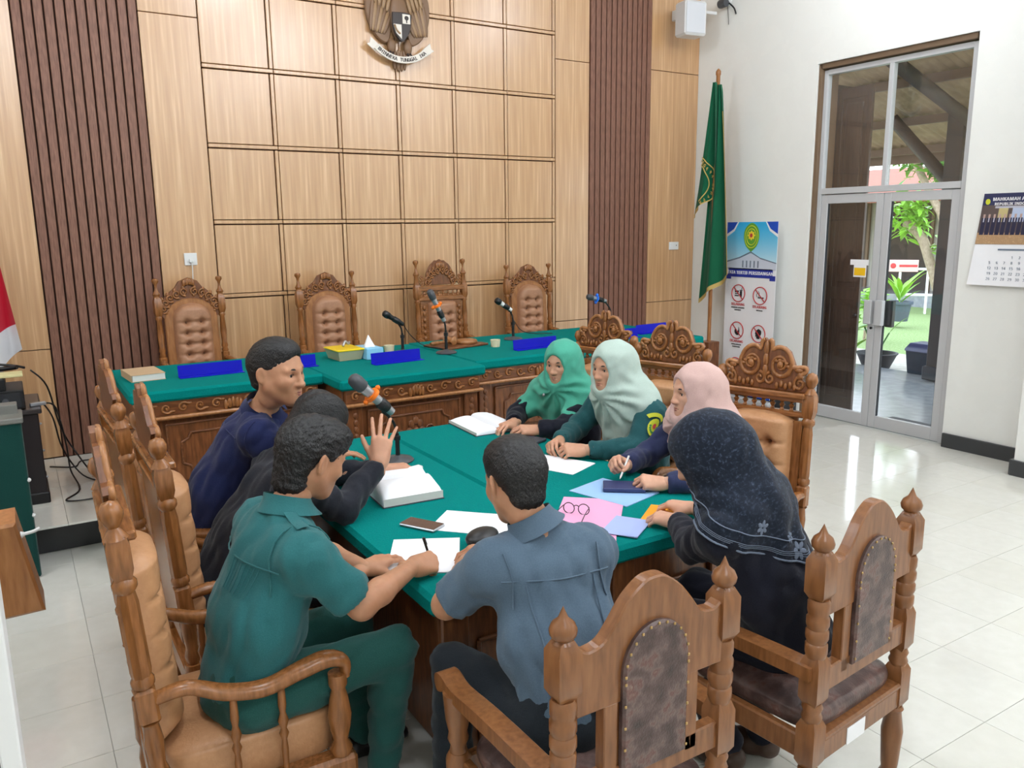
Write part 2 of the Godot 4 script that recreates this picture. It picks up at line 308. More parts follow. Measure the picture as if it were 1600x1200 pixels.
func judge_chair(label: String, pres: bool) -> Node3D:
	var c := thing("judge_chair", label, "chair", Vector3.ZERO, 0, "judges' high-backed chairs on the dais")
	var tilt := at(Vector3(0, 0.44, -0.22), -0.05)
	var wood := mat("teak")
	var k := 1.08 if pres else 1.0
	for s in [-1.0, 1.0]:
		var px := tilt * at(Vector3(s * 0.235, 0, 0))
		part("post", MB.new().lathe([[0.022, -0.02], [0.027, 0.03], [0.02, 0.06], [0.024, 0.12], [0.018, 0.2]], px).box(Vector3(0, 0.24, 0), Vector3(0.05, 0.09, 0.05), 0.006, px)
			.lathe([[0.018, 0.28], [0.026, 0.295], [0.018, 0.315], [0.025, 0.33], [0.019, 0.36], [0.024, 0.45], [0.018, 0.56], [0.026, 0.575], [0.018, 0.595]], px)
			.lathe([[0.026, 0.59], [0.038, 0.62], [0.038, 0.7], [0.028, 0.73]], px * at(Vector3.ZERO, 0, PI / 4), 4)
			.lathe([[0.026, 0.725], [0.02, 0.74 * k], [0.028, 0.755 * k], [0.014, 0.78 * k], [0.009, 0.81 * k], [0.012, 0.83 * k], [0.025, 0.85 * k], [0.022, 0.868 * k], [0.0, 0.875 * k]], px), wood, c)
		part("leg", MB.new().lathe([[0.024, 0.0], [0.032, 0.02], [0.024, 0.06], [0.032, 0.2], [0.026, 0.26], [0.034, 0.44]], at(Vector3(s * 0.235, 0, -0.22))), wood, c)
		part("leg", MB.new().lathe([[0.024, 0.0], [0.034, 0.02], [0.024, 0.06], [0.036, 0.2], [0.026, 0.26], [0.036, 0.34]], at(Vector3(s * 0.24, 0, 0.22))), wood, c)
		part("armrest", MB.new().tube(curve([Vector3(s * 0.235, 0.68, -0.22), Vector3(s * 0.25, 0.67, -0.12), Vector3(s * 0.265, 0.63, 0.0), Vector3(s * 0.27, 0.64, 0.12), Vector3(s * 0.27, 0.66, 0.2), Vector3(s * 0.27, 0.63, 0.25)], 5), [0.026], 10, Transform3D.IDENTITY, 0.75), wood, c)
		part("arm_post", MB.new().lathe([[0.03, 0.36], [0.036, 0.38], [0.022, 0.41], [0.036, 0.48], [0.022, 0.56], [0.03, 0.63]], at(Vector3(s * 0.265, 0, 0.21))), wood, c)
	part("seat", MB.new().box(Vector3(0, 0.4, 0.02), Vector3(0.46, 0.12, 0.48), 0.035), mat("beige_leather"), c)
	part("seat_frame", MB.new().box(Vector3(0, 0.33, 0.02), Vector3(0.53, 0.05, 0.53), 0.008), mat("teak_flat"), c)
	var cv := MB.new()
	if pres:
		part("back_frame", MB.new().box(Vector3(0, 0.34, -0.01), Vector3(0.42, 0.6, 0.025), 0.004, tilt).box(Vector3(0, 0.6, 0.0), Vector3(0.46, 0.04, 0.045), 0.005, tilt).box(Vector3(0, 0.69, 0.0), Vector3(0.46, 0.045, 0.055), 0.006, tilt), mat("teak_flat"), c)
		var cu := part("back_cushion", tufted(0.27, 0.54, 0.07, 2, 5, 0.02, 0.4), mat("beige_leather"), c, tilt * at(Vector3(0, 0.04, 0.004)))
		buttons(cu, 0.27, 0.54, 0.07, 2, 5, 0.4, Transform3D.IDENTITY)
		var sp := MB.new().lathe([[0.007, 0.0], [0.01, 0.008], [0.006, 0.016], [0.012, 0.026], [0.006, 0.036], [0.009, 0.046]], Transform3D.IDENTITY, 8).mesh()
		for j in 8: part("gallery_spindle", sp, mat("honey"), c, tilt * at(Vector3((j - 3.5) * 0.048, 0.62, 0.005)))
		for s in [-1.0, 1.0]:
			for j in 9: cv.ball(Vector3(s * 0.175, 0.08 + j * 0.055, 0.008), Vector3(0.017, 0.024, 0.01), tilt, 8, 4)
	else:
		var arch := PackedVector2Array([Vector2(-0.2, 0.0), Vector2(0.2, 0.0)])
		for j in 13: arch.append(Vector2(cos(PI * j / 12.0) * 0.195, 0.56 + sin(PI * j / 12.0) * 0.155))
		part("back_frame", MB.new().ext(arch, 0.03, tilt, 0.006), mat("honey"), c)
		var cu := part("back_cushion", tufted(0.28, 0.66, 0.075, 2, 6, 0.12, 0.4), mat("beige_leather"), c, tilt * at(Vector3(0, 0.02, 0.015)))
		buttons(cu, 0.28, 0.66, 0.075, 2, 6, 0.4, Transform3D.IDENTITY)
	# scrolls along an arch on a solid plate, its dark wood imitating shaded gaps
	var base := 0.72 if pres else 0.6
	var rx := 0.12 if pres else 0.19
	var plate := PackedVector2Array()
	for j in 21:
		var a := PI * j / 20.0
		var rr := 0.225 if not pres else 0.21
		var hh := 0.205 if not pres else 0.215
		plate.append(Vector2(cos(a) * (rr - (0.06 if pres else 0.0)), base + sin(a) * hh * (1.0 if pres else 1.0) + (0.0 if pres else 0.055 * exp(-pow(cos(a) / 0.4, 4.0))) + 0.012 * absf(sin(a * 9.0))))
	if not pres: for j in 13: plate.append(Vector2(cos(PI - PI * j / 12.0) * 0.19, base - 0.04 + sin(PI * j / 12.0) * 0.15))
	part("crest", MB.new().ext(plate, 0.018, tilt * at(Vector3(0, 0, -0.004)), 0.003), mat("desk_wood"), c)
	for s in [-1.0, 1.0]:
		for j in 5:
			var a := 0.18 + j * 0.3
			var q := Vector2(s * cos(a) * (rx + 0.012), base + sin(a) * (0.155 if not pres else 0.13) + (0.012 if not pres else 0.0))
			cv.tube(spiral(q, 0.032, 0.006, a * s, s * 1.4, 0.012, 14), [0.0085, 0.008, 0.0075, 0.007], 6, tilt)
			cv.ball(Vector3(q.x * 1.12, q.y + 0.03, 0.008), Vector3(0.013, 0.02, 0.01), tilt, 8, 4)
			cv.ball(Vector3(q.x * 0.9, q.y - 0.028, 0.01), Vector3(0.014, 0.012, 0.01), tilt, 8, 4)
		if pres:
			for j in 3: cv.tube(spiral(Vector2(s * 0.19, base + 0.01 + j * 0.03), 0.018, 0.005, 0.4, s * 1.2, 0.012, 10), [0.007], 6, tilt)
	for j in 7:
		var a := PI * (0.25 + 0.5 * j / 6.0)
		cv.ball(Vector3(cos(a) * 0.05, base + (0.205 if not pres else 0.14) + sin(a) * 0.035, 0.012), Vector3(0.011, 0.03, 0.01), tilt, 8, 4)
	part("scrollwork", cv, wood, c)
	return c

func low_chair(label: String, sticker: bool) -> Node3D:
	var c := thing("low_back_armchair", label, "chair", Vector3.ZERO, 0, "low-backed leather armchairs at the near end")
	var wood := mat("walnut")
	for s in [-1.0, 1.0]:
		var px := at(Vector3(s * 0.245, 0, -0.22))
		var pm := MB.new()
		pm.lathe([[0.024, 0.0], [0.03, 0.01], [0.033, 0.08], [0.024, 0.1], [0.027, 0.12], [0.034, 0.24], [0.024, 0.31], [0.03, 0.32], [0.024, 0.33]], px)
		pm.lathe([[0.028, 0.33], [0.042, 0.35], [0.042, 0.46], [0.03, 0.48]], px * at(Vector3.ZERO, 0, PI / 4), 4)
		pm.lathe([[0.024, 0.475], [0.03, 0.49], [0.024, 0.505], [0.03, 0.52], [0.024, 0.535]], px)
		pm.lathe([[0.028, 0.53], [0.042, 0.55], [0.042, 0.655], [0.03, 0.68]], px * at(Vector3.ZERO, 0, PI / 4), 4)
		pm.lathe([[0.026, 0.675], [0.031, 0.69], [0.031, 0.715], [0.026, 0.72], [0.032, 0.735], [0.032, 0.755], [0.027, 0.762], [0.032, 0.775], [0.032, 0.795], [0.027, 0.802], [0.031, 0.815], [0.031, 0.84], [0.026, 0.85]], px)
		pm.lathe([[0.028, 0.85], [0.043, 0.87], [0.043, 0.965], [0.026, 0.99]], px * at(Vector3.ZERO, 0, PI / 4), 4)
		pm.lathe([[0.026, 0.985], [0.02, 0.992], [0.03, 1.003], [0.032, 1.015], [0.026, 1.03], [0.012, 1.042], [0.006, 1.056], [0.0, 1.07]], px)
		part("post", pm, wood, c)
		part("leg", MB.new().lathe([[0.024, 0.0], [0.032, 0.02], [0.024, 0.05], [0.034, 0.2], [0.026, 0.28], [0.036, 0.31], [0.036, 0.42], [0.026, 0.44]], at(Vector3(s * 0.26, 0, 0.26))).lathe([[0.026, 0.43], [0.022, 0.46], [0.03, 0.48], [0.026, 0.5], [0.034, 0.54], [0.04, 0.62]], at(Vector3(s * 0.26, 0, 0.26))), wood, c)
		var arm := curve2([[-0.23, 0.655], [-0.1, 0.655], [0.1, 0.65], [0.24, 0.64], [0.3, 0.655], [0.335, 0.648], [0.34, 0.62], [0.325, 0.6], [0.305, 0.605], [0.285, 0.612], [0.22, 0.605], [0.0, 0.612], [-0.23, 0.615]], 3)
		part("armrest", MB.new().ext(arm, 0.062, Transform3D(Basis(Vector3(0, 0, 1), Vector3.UP, Vector3(-1, 0, 0)), Vector3(s * 0.258, 0, 0)), 0.004), wood, c)
		part("side_rail", MB.new().box(Vector3(s * 0.25, 0.385, 0.02), Vector3(0.03, 0.075, 0.46), 0.005), wood, c)
	part("front_rail", MB.new().box(Vector3(0, 0.385, 0.26), Vector3(0.48, 0.075, 0.03), 0.005), wood, c)
	var rr := part("rear_rail", MB.new().box(Vector3(0, 0.375, -0.23), Vector3(0.44, 0.07, 0.03), 0.005).box(Vector3(0, 0.418, -0.225), Vector3(0.44, 0.02, 0.05), 0.006), wood, c)
	if sticker: part("sticker", MB.new().box(Vector3(0.04, 0.37, -0.2465), Vector3(0.1, 0.055, 0.002), 0.0), mat("print_white"), rr)
	var outl := curve2([[-0.225, 0.8], [-0.225, 0.955], [-0.19, 0.952], [-0.15, 0.962], [-0.115, 1.0], [-0.08, 1.045], [-0.035, 1.078], [0.0, 1.085], [0.035, 1.078], [0.08, 1.045], [0.115, 1.005], [0.15, 0.962], [0.19, 0.952], [0.225, 0.955], [0.225, 0.8]], 4)
	part("top_board", MB.new().ext(outl, 0.034, at(Vector3(0, 0, -0.225), 0, PI), 0.004), wood, c)
	for s in [-1.0, 1.0]: part("back_stile", MB.new().box(Vector3(s * 0.126, 0.7, -0.225), Vector3(0.04, 0.21, 0.034), 0.003), wood, c)
	part("back_core", MB.new().box(Vector3(0, 0.72, -0.222), Vector3(0.214, 0.24, 0.026), 0.003), wood, c)
	part("lower_rail", MB.new().box(Vector3(0, 0.6, -0.225), Vector3(0.46, 0.075, 0.034), 0.004), wood, c)
	var pad := PackedVector2Array([Vector2(-0.1, 0.61), Vector2(0.1, 0.61)])
	for j in 17: pad.append(Vector2(cos(PI * j / 16.0) * 0.1, 0.868 + sin(PI * j / 16.0) * 0.112))
	for side in [[0, PI, -0.247], [0, 0.0, -0.203]]:
		var bp := part("back_pad", MB.new().ext(pad.duplicate(), 0.018, at(Vector3(0, 0, side[2]), 0, side[1]), 0.006), mat("umber_leather"), c)
		var nm := MB.new().ball(Vector3.ZERO, Vector3(0.0045, 0.0045, 0.003), Transform3D.IDENTITY, 6, 3).mesh()
		if side[1] > 1.0:
			for j in 23:
				var q: Vector2
				if j < 5: q = Vector2(0.096, 0.63 + j * 0.055)
				elif j > 17: q = Vector2(-0.096, 0.63 + (22 - j) * 0.055)
				else: q = Vector2(cos(PI * (j - 5) / 12.0) * 0.096, 0.868 + sin(PI * (j - 5) / 12.0) * 0.107)
				part("stud", nm, mat("brass"), bp, at(Vector3(q.x, q.y, -0.257)))
	part("seat", MB.new().surf(40, 16, func(u: float, v: float) -> Vector3:
		var a := TAU * u
		var cx := signf(cos(a)) * pow(absf(cos(a)), 0.3)
		var cz := signf(sin(a)) * pow(absf(sin(a)), 0.3)
		var r := 1.0 if v < 0.4 else 1.0 - (v - 0.4) / 0.6
		var y := 0.42 + 0.055 * minf(1.0, v / 0.4) + (0.04 * (1.0 - r * r) if v >= 0.4 else 0.0)
		var b := 1.0 + 0.03 * sin(PI * minf(1.0, v / 0.4))
		return Vector3(cx * 0.232 * r * b, y, 0.015 + cz * 0.235 * r * b), true), mat("umber_leather"), c)
	return c

func chairs() -> void:
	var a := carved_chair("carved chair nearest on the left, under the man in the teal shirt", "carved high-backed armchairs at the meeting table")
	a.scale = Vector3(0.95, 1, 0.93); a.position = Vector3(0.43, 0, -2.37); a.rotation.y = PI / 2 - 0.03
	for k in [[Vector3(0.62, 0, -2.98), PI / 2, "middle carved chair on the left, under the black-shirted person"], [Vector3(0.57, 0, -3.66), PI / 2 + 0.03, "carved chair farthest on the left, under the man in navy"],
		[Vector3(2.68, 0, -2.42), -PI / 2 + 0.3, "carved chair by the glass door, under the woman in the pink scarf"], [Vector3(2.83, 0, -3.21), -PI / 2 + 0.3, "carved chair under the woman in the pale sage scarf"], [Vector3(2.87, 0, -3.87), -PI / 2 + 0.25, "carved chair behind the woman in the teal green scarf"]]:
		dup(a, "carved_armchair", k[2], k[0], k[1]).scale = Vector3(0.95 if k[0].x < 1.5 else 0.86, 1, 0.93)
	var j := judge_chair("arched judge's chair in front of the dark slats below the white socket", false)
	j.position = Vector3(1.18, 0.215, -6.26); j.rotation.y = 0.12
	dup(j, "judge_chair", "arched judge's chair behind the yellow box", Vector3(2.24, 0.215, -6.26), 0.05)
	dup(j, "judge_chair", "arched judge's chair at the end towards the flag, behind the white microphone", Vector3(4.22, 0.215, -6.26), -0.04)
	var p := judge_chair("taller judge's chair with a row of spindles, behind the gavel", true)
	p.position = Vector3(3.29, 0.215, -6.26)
	var l := low_chair("low-backed armchair behind the man in the grey shirt, dark leather worn", false)
	l.position = Vector3(1.18, 0, -1.53); l.rotation.y = PI
	var l2 := low_chair("low-backed armchair under the woman in black, white sticker on its rail", true)
	l2.position = Vector3(2.033, 0, -1.559); l2.rotation.y = PI + 0.1

# ------------------------------------------------------------------ things on tables and walls
func pages(w: float, h: float, t: float, hump: float, side: float) -> MB:   # half an open book: a block of pages rising to the spine at x = 0
	return MB.new().surf(14, 12, func(u: float, v: float) -> Vector3:
		var a := v * 2.0
		var x := u * w
		var y := t * (0.55 + 0.45 * (1.0 - u)) + hump * sin(PI * pow(u, 0.6)) * (1.0 - u * 0.5)
		y = t + hump * sin(PI * pow(u, 0.55)) - t * 0.25 * smoothstep(0.75, 1.0, u)
		if u < 0.06: y *= 0.75
		var z := -h / 2
		if a < 0.25: return Vector3(side * x, y * a / 0.25, z)
		if a > 1.75: return Vector3(side * x, y * (2.0 - a) / 0.25, h / 2)
		return Vector3(side * x, y, lerpf(-h / 2, h / 2, (a - 0.25) / 1.5)))

func open_book(label: String, p: Vector3, turn: float, w: float, h: float, tl: float, tr: float, hump: float) -> Node3D:
	var b := thing("open_book", label, "book", p, turn, "open books on the meeting table")
	part("cover", MB.new().box(Vector3(0, 0.002, 0), Vector3(w * 2 + 0.012, 0.004, h + 0.008), 0.001), mat("charcoal_cover"), b)
	for s in [[-1.0, tl], [1.0, tr]]:
		var pg := pages(w, h, s[1], hump, s[0])
		var edge := MB.new().box(Vector3(s[0] * w, s[1] * 0.375, 0), Vector3(0.002, s[1] * 0.75, h * 0.998), 0.0)
		part("pages", pg, mat("paper"), b, at(Vector3(0, 0.004, 0)))
		part("page_edges", edge, mat("page_edge"), b, at(Vector3(0, 0.004, 0)))
	return b

func mic(called: String, label: String, base: Vector3, pole: float, clip: Vector3, tail: Vector3, head: Vector3, body: Material, ring: Material, hood: Material, fat := 1.0) -> void:
	var t := thing("microphone", label, "microphone", base, 0.0, "microphones on stands")
	part("base", MB.new().lathe([[0.075, 0.0], [0.078, 0.006], [0.07, 0.014], [0.02, 0.022], [0.012, 0.03], [0.0, 0.03]], Transform3D.IDENTITY, 24), mat("grey_plastic"), t)
	part("pole", MB.new().lathe([[0.011, 0.02], [0.011, pole * 0.75], [0.016, pole * 0.76], [0.016, pole * 0.9], [0.009, pole * 0.92], [0.009, pole]], Transform3D.IDENTITY, 12), mat("black_plastic"), t)
	var c := clip - base
	part("gooseneck", MB.new().tube(curve([Vector3(0, pole - 0.01, 0), Vector3(c.x * 0.25, pole + (c.y - pole) * 0.5, c.z * 0.25), c]), [0.007], 8), mat("black_plastic"), t)
	var d := (head - tail).normalized()
	var l := (head - tail).length()
	var xf := Transform3D(Basis(Quaternion(Vector3.UP, d)) * Basis.from_scale(Vector3(fat, 1, fat)), tail - base)
	part("clip", MB.new().lathe([[0.018, 0.03], [0.022, 0.045], [0.022, 0.085], [0.019, 0.09]], xf, 14).tube(PackedVector3Array([c, xf * Vector3(0, 0.06, 0)]), [0.012]), mat("black_plastic"), t)
	part("handle", MB.new().lathe([[0.0, 0.0], [0.015, 0.0], [0.0165, 0.02], [0.019, l * 0.62], [0.021, l * 0.7]], xf, 16), body, t)
	part("grille", MB.new().lathe([[0.021, l * 0.7], [0.025, l * 0.72], [0.027, l * 0.86], [0.023, l * 0.96], [0.012, l], [0.0, l]], xf, 16), hood, t)
	if ring:
		part("ring", MB.new().lathe([[0.02, l * 0.46], [0.03, l * 0.465], [0.03, l * 0.53], [0.02, l * 0.535]], xf, 16).ball(xf * Vector3(0.034, l * 0.5, 0), Vector3(0.013, 0.013, 0.013)).ball(xf * Vector3(-0.034, l * 0.5, 0), Vector3(0.013, 0.013, 0.013)), ring, t)
		part("display", MB.new().box(xf * Vector3(0, l * 0.24, 0.018), Vector3(0.016, 0.03, 0.008), 0.002), mat("black_plastic"), t)

func name_plate(label: String, p: Vector3, turn: float, w: float) -> void:
	var mb := MB.new().box(Vector3(0, 0.037, 0.012), Vector3(w, 0.074, 0.004), 0.0008, at(Vector3.ZERO, -0.1)).box(Vector3(0, 0.002, 0.045), Vector3(w, 0.004, 0.055), 0.0008)
	lone("name_plate", mb, mat("acrylic_blue"), label, "name plate", p, turn, "blue acrylic name plates on the judges' desks")

func sheet(label: String, called: String, m: Material, p: Vector3, w: float, h: float, turn: float, th := 0.0012, category := "paper") -> MeshInstance3D:
	var mb := MB.new().surf(12, 12, func(u: float, v: float) -> Vector3: return Vector3((u - 0.5) * w, th + 0.0015 * (1.0 + sin(u * 5.0 + v * 3.0)) * (u * u + v * v) * 0.5, (v - 0.5) * h))
	mb.box(Vector3(0, th * 0.5, 0), Vector3(w, th, h), 0.0)
	mb.u.resize(0)
	return lone(called, mb, m, label, category, p, turn)

func pen(label: String, a: Vector3, b: Vector3, m: Material, called := "pen") -> void:
	var d := (b - a)
	var t := thing(called, label, "pen", a)
	var l := d.length()
	var xf := Transform3D(Basis(Quaternion(Vector3.UP, d.normalized())), Vector3.ZERO)
	part("barrel", MB.new().lathe([[0.0, 0.0], [0.0012, 0.002], [0.0042, 0.016], [0.0045, l * 0.98], [0.0, l]], xf, 10), m, t)
	part("clip", MB.new().box(Vector3(0.0055, l * 0.85, 0), Vector3(0.0015, l * 0.22, 0.003), 0.0, xf), mat("grey_plastic"), t)

func props() -> void:
	var T := 0.7605
	# --- the meeting table
	open_book("white open law book at the far corner, before the woman in teal", Vector3(2.2, T, -3.86), -0.05, 0.135, 0.36, 0.02, 0.03, 0.012)
	open_book("thick open book beside the phone, its left pages bulging", Vector3(1.325, T, -3.06), 1.5, 0.165, 0.26, 0.042, 0.05, 0.03)
	open_book("white open book beyond the thick one, in front of the black-shirted person", Vector3(1.16, T, -3.42), 0.1, 0.13, 0.26, 0.015, 0.015, 0.01)
	lone("notebook", MB.new().box(Vector3(0, 0.008, 0), Vector3(0.15, 0.015, 0.21), 0.003), mat("charcoal_cover"), "charcoal notebook lying beside the clasped hands of the sage-scarfed woman", "notebook", Vector3(2.21, T, -3.47), 0.35)
	sheet("loose white sheet under the clasped hands with the watch", "paper_sheet", mat("paper"), Vector3(2.12, T, -3.02), 0.21, 0.297, 0.4)
	sheet("white sheet lying turned beside the phone, before the grey-shirted man", "paper_sheet", mat("paper"), Vector3(1.41, T, -2.56), 0.215, 0.3, 0.75)
	sheet("white sheet that the man in the teal shirt writes on", "paper_sheet", mat("paper"), Vector3(1.115, T, -2.385), 0.24, 0.3, -0.5)
	var ph := thing("smartphone", "dark smartphone lying on its face between the book and the papers", "phone", Vector3(1.227, T, -2.64), 0.51)
	part("case", MB.new().box(Vector3(0, 0.006, 0), Vector3(0.078, 0.012, 0.16), 0.004), mat("silver"), ph)
	part("screen", MB.new().box(Vector3(0, 0.0125, 0), Vector3(0.073, 0.0014, 0.155), 0.0005), mat("phone_back"), ph)
	sheet("pale blue folder in front of the woman in the pink scarf", "folder", mat("sky_card"), Vector3(2.085, T, -2.55), 0.235, 0.3, 0.25, 0.003, "folder")
	lone("planner", MB.new().box(Vector3(0, 0.01, 0), Vector3(0.11, 0.018, 0.18), 0.003), mat("navy_cover"), "navy planner lying on the pale blue folder", "notebook", Vector3(2.14, T + 0.0045, -2.55), 0.9)
	sheet("large pink folder with a pair of glasses on it", "folder", mat("pink_card"), Vector3(1.84, T, -2.4), 0.25, 0.35, -0.75, 0.003, "folder")
	sheet("pink sheet under the folder, at the table edge", "folder", mat("pink_card"), Vector3(1.7, T + 0.0006, -2.22), 0.2, 0.22, -0.7, 0.001, "folder")
	sheet("pale lilac blue card lying over the pink folder", "card", mat("pale_blue"), Vector3(1.86, T + 0.0058, -2.2), 0.14, 0.19, -1.0, 0.0015, "card")
	sheet("amber yellow envelope under the hand of the woman in black", "envelope", mat("amber_card"), Vector3(2.06, T, -2.24), 0.11, 0.2, -0.95, 0.002, "envelope")
	lone("glasses", MB.new().tube(PackedVector3Array(Array(spiral(Vector2(-0.03, 0.02), 0.022, 0.022, 0, 1.0, 0.0, 16))), [0.002], 6).tube(spiral(Vector2(0.03, 0.02), 0.022, 0.022, 0, 1.0, 0.0, 16), [0.002], 6).tube(curve([Vector3(-0.01, 0.03, 0), Vector3(0, 0.034, 0), Vector3(0.01, 0.03, 0)]), [0.002], 6).tube(curve([Vector3(-0.052, 0.03, 0), Vector3(-0.055, 0.028, 0.08), Vector3(-0.05, 0.004, 0.13)]), [0.002], 6).tube(curve([Vector3(0.052, 0.03, 0), Vector3(0.055, 0.028, 0.08), Vector3(0.05, 0.004, 0.13)]), [0.002], 6), mat("black_plastic"), "black-framed glasses lying on the pink folder", "glasses", Vector3(1.79, T + 0.004, -2.42), -0.9)
	lone("pouch", MB.new().ball(Vector3(0, 0.03, 0), Vector3(0.075, 0.03, 0.05), Transform3D.IDENTITY, 18, 10), mat("black_plastic"), "rounded black case by the shoulder of the grey-shirted man", "case", Vector3(1.33, T, -2.36), 0.4)
	mic("microphone", "grey microphone with an orange ring on the meeting table", Vector3(1.511, T, -3.5), 0.14, Vector3(1.44, 1.02, -3.5), Vector3(1.49, 1.005, -3.5), Vector3(1.292, 1.2, -3.5), mat("silver"), mat("orange"), mat("grey_plastic"), 1.3)
	# --- the judges' desks
	var D := 0.9605
	var ob := thing("book", "worn brown book with a pale edge at the desk corner", "book", Vector3(0.655, D, -5.5), 0.08)
	part("cover", MB.new().box(Vector3(0, 0.042, 0), Vector3(0.2, 0.004, 0.3), 0.001).box(Vector3(0, 0.002, 0), Vector3(0.2, 0.004, 0.3), 0.001).box(Vector3(-0.099, 0.022, 0), Vector3(0.004, 0.044, 0.3), 0.001), mat("old_paper"), ob)
	part("pages", MB.new().box(Vector3(0.002, 0.022, 0), Vector3(0.19, 0.037, 0.294), 0.0), mat("page_edge"), ob)
	name_plate("blue name plate with pens behind it, beside the old book", Vector3(1.04, D, -5.38), 0.03, 0.4)
	name_plate("blue name plate beside the head of the man in navy", Vector3(1.54, D, -5.33), 0.03, 0.36)
	name_plate("blue name plate between the tissue box and the gavel", Vector3(2.23, D, -5.14), 0.06, 0.38)
	name_plate("blue name plate left of the teal green headscarf", Vector3(3.38, D, -5.12), 0.08, 0.42)
	name_plate("blue name plate above the sage scarf, between the carved crests", Vector3(4.25, D, -5.14), 0.05, 0.36)
	name_plate("farthest blue name plate near the flag end of the desks", Vector3(4.7, D, -5.28), 0.05, 0.36)
	pen("white marker pen lying behind the first name plate", Vector3(1.1, D + 0.006, -5.6), Vector3(1.25, D + 0.006, -5.62), mat("white_plastic"), "marker_pen")
	pen("blue pen lying behind the first name plate", Vector3(1.0, D + 0.006, -5.58), Vector3(1.12, D + 0.006, -5.64), mat("azure"))
	pen("grey pen lying at the chair side of the desk", Vector3(0.9, D + 0.006, -5.63), Vector3(1.03, D + 0.006, -5.6), mat("grey_plastic"))
	var bk := thing("plastic_box", "clear plastic box with a yellow lid holding odds and ends", "box", Vector3(1.98, D, -5.47), 0.06)
	var clear := plain("clear_plastic", Color(0.86, 0.84, 0.7, 0.55), 0.3)
	clear.transparency = BaseMaterial3D.TRANSPARENCY_ALPHA
	part("tub", MB.new().lathe([[0.0, 0.001], [0.115, 0.001], [0.14, 0.07], [0.136, 0.07], [0.112, 0.005]], Transform3D(Basis.from_euler(Vector3(0, PI / 4, 0)).scaled(Vector3(1.0, 1, 1.25)), Vector3.ZERO), 4), clear, bk)
	part("lid", MB.new().box(Vector3(0, 0.075, 0), Vector3(0.21, 0.012, 0.26), 0.005), plain("lid_yellow", c8(240, 206, 8), 0.35), bk)
	part("contents", MB.new().ball(Vector3(0.03, 0.03, 0.05), Vector3(0.03, 0.02, 0.03)).ball(Vector3(-0.03, 0.03, -0.02), Vector3(0.04, 0.022, 0.03)).ball(Vector3(0.02, 0.026, -0.06), Vector3(0.03, 0.02, 0.03)), mat("old_paper"), bk)
	lone("pen_holder_clip", MB.new().tube(curve([Vector3(-0.03, 0.01, 0), Vector3(0, 0.04, 0), Vector3(0.02, 0.02, 0.01), Vector3(0.05, 0.03, 0)]), [0.009], 8), mat("silver"), "small silver stapler lying on the yellow lid", "stapler", Vector3(1.99, D + 0.083, -5.47), 0.6)
	var ti := thing("tissue_box", "light blue tissue box with a tissue standing up", "tissue box", Vector3(2.145, D, -5.42), 0.05)
	part("box", MB.new().box(Vector3(0, 0.04, 0), Vector3(0.13, 0.08, 0.22), 0.004), plain("tissue_blue", c8(138, 200, 232), 0.6), ti)
	part("tissue", MB.new().surf(16, 10, func(u: float, v: float) -> Vector3:
		var a := TAU * u
		var r := 0.035 * (1.0 - v) * (1.0 + 0.3 * sin(a * 3.0)) + 0.002
		return Vector3(cos(a) * r, 0.078 + 0.085 * v, sin(a) * r * 1.3), true), mat("paper"), ti)
	for k in [[Vector3(2.36, D, -5.55), "small pale paper cup beside the tissue box"], [Vector3(3.16, D, -5.34), "small pale paper cup beside the gavel board"]]:
		lone("cup", MB.new().lathe([[0.0, 0.0], [0.034, 0.0], [0.04, 0.055], [0.038, 0.055], [0.032, 0.006], [0.0, 0.006]], Transform3D.IDENTITY, 18), plain("cup_cream", c8(222, 212, 178), 0.6), k[1], "cup", k[0], 0, "paper cups on the judges' desks")
	lone("tissue_ball", MB.new().ball(Vector3(0, 0.018, 0), Vector3(0.035, 0.018, 0.025), Transform3D.IDENTITY, 9, 6), mat("paper"), "crumpled white tissue by the black microphone", "tissue", Vector3(2.46, D, -5.35))
	lone("gavel_board", MB.new().box(Vector3(0, 0.008, 0), Vector3(0.42, 0.016, 0.3), 0.004), mat("desk_wood_flat"), "dark brown board carrying the gavel and its round block", "board", Vector3(2.93, D, -5.56), 0.2)
	lone("sound_block", MB.new().lathe([[0.0, 0.0], [0.085, 0.0], [0.09, 0.006], [0.088, 0.022], [0.08, 0.028], [0.0, 0.03]], Transform3D.IDENTITY, 28), mat("honey"), "round wooden sounding block on the dark board", "block", Vector3(3.02, D + 0.016, -5.56))
	var gv := thing("gavel", "wooden gavel lying on the dark board", "gavel", Vector3(2.82, D + 0.016, -5.52), 0.3)
	part("head", MB.new().lathe([[0.0, -0.05], [0.028, -0.05], [0.034, -0.042], [0.028, -0.03], [0.026, 0.03], [0.034, 0.042], [0.028, 0.05], [0.0, 0.05]], at(Vector3(0.05, 0.034, 0), PI / 2, 0, 0), 20), mat("honey"), gv)
	part("handle", MB.new().lathe([[0.0, 0.0], [0.01, 0.0], [0.012, 0.08], [0.017, 0.17], [0.011, 0.2], [0.0, 0.2]], at(Vector3(0.04, 0.03, 0), 0, 0, PI / 2), 12), mat("teak"), gv)
	mic("microphone", "black microphone on a low stand behind the forward name plate", Vector3(2.43, D, -5.46), 0.15, Vector3(2.4, 1.185, -5.46), Vector3(2.44, 1.175, -5.46), Vector3(2.285, 1.272, -5.46), mat("black_plastic"), null, mat("black_plastic"))
	mic("microphone", "silver microphone with an orange ring in front of the spindle-backed chair", Vector3(2.695, D, -5.27), 0.17, Vector3(2.675, 1.22, -5.27), Vector3(2.685, 1.2, -5.27), Vector3(2.568, 1.435, -5.27), mat("silver"), mat("orange"), mat("grey_plastic"))
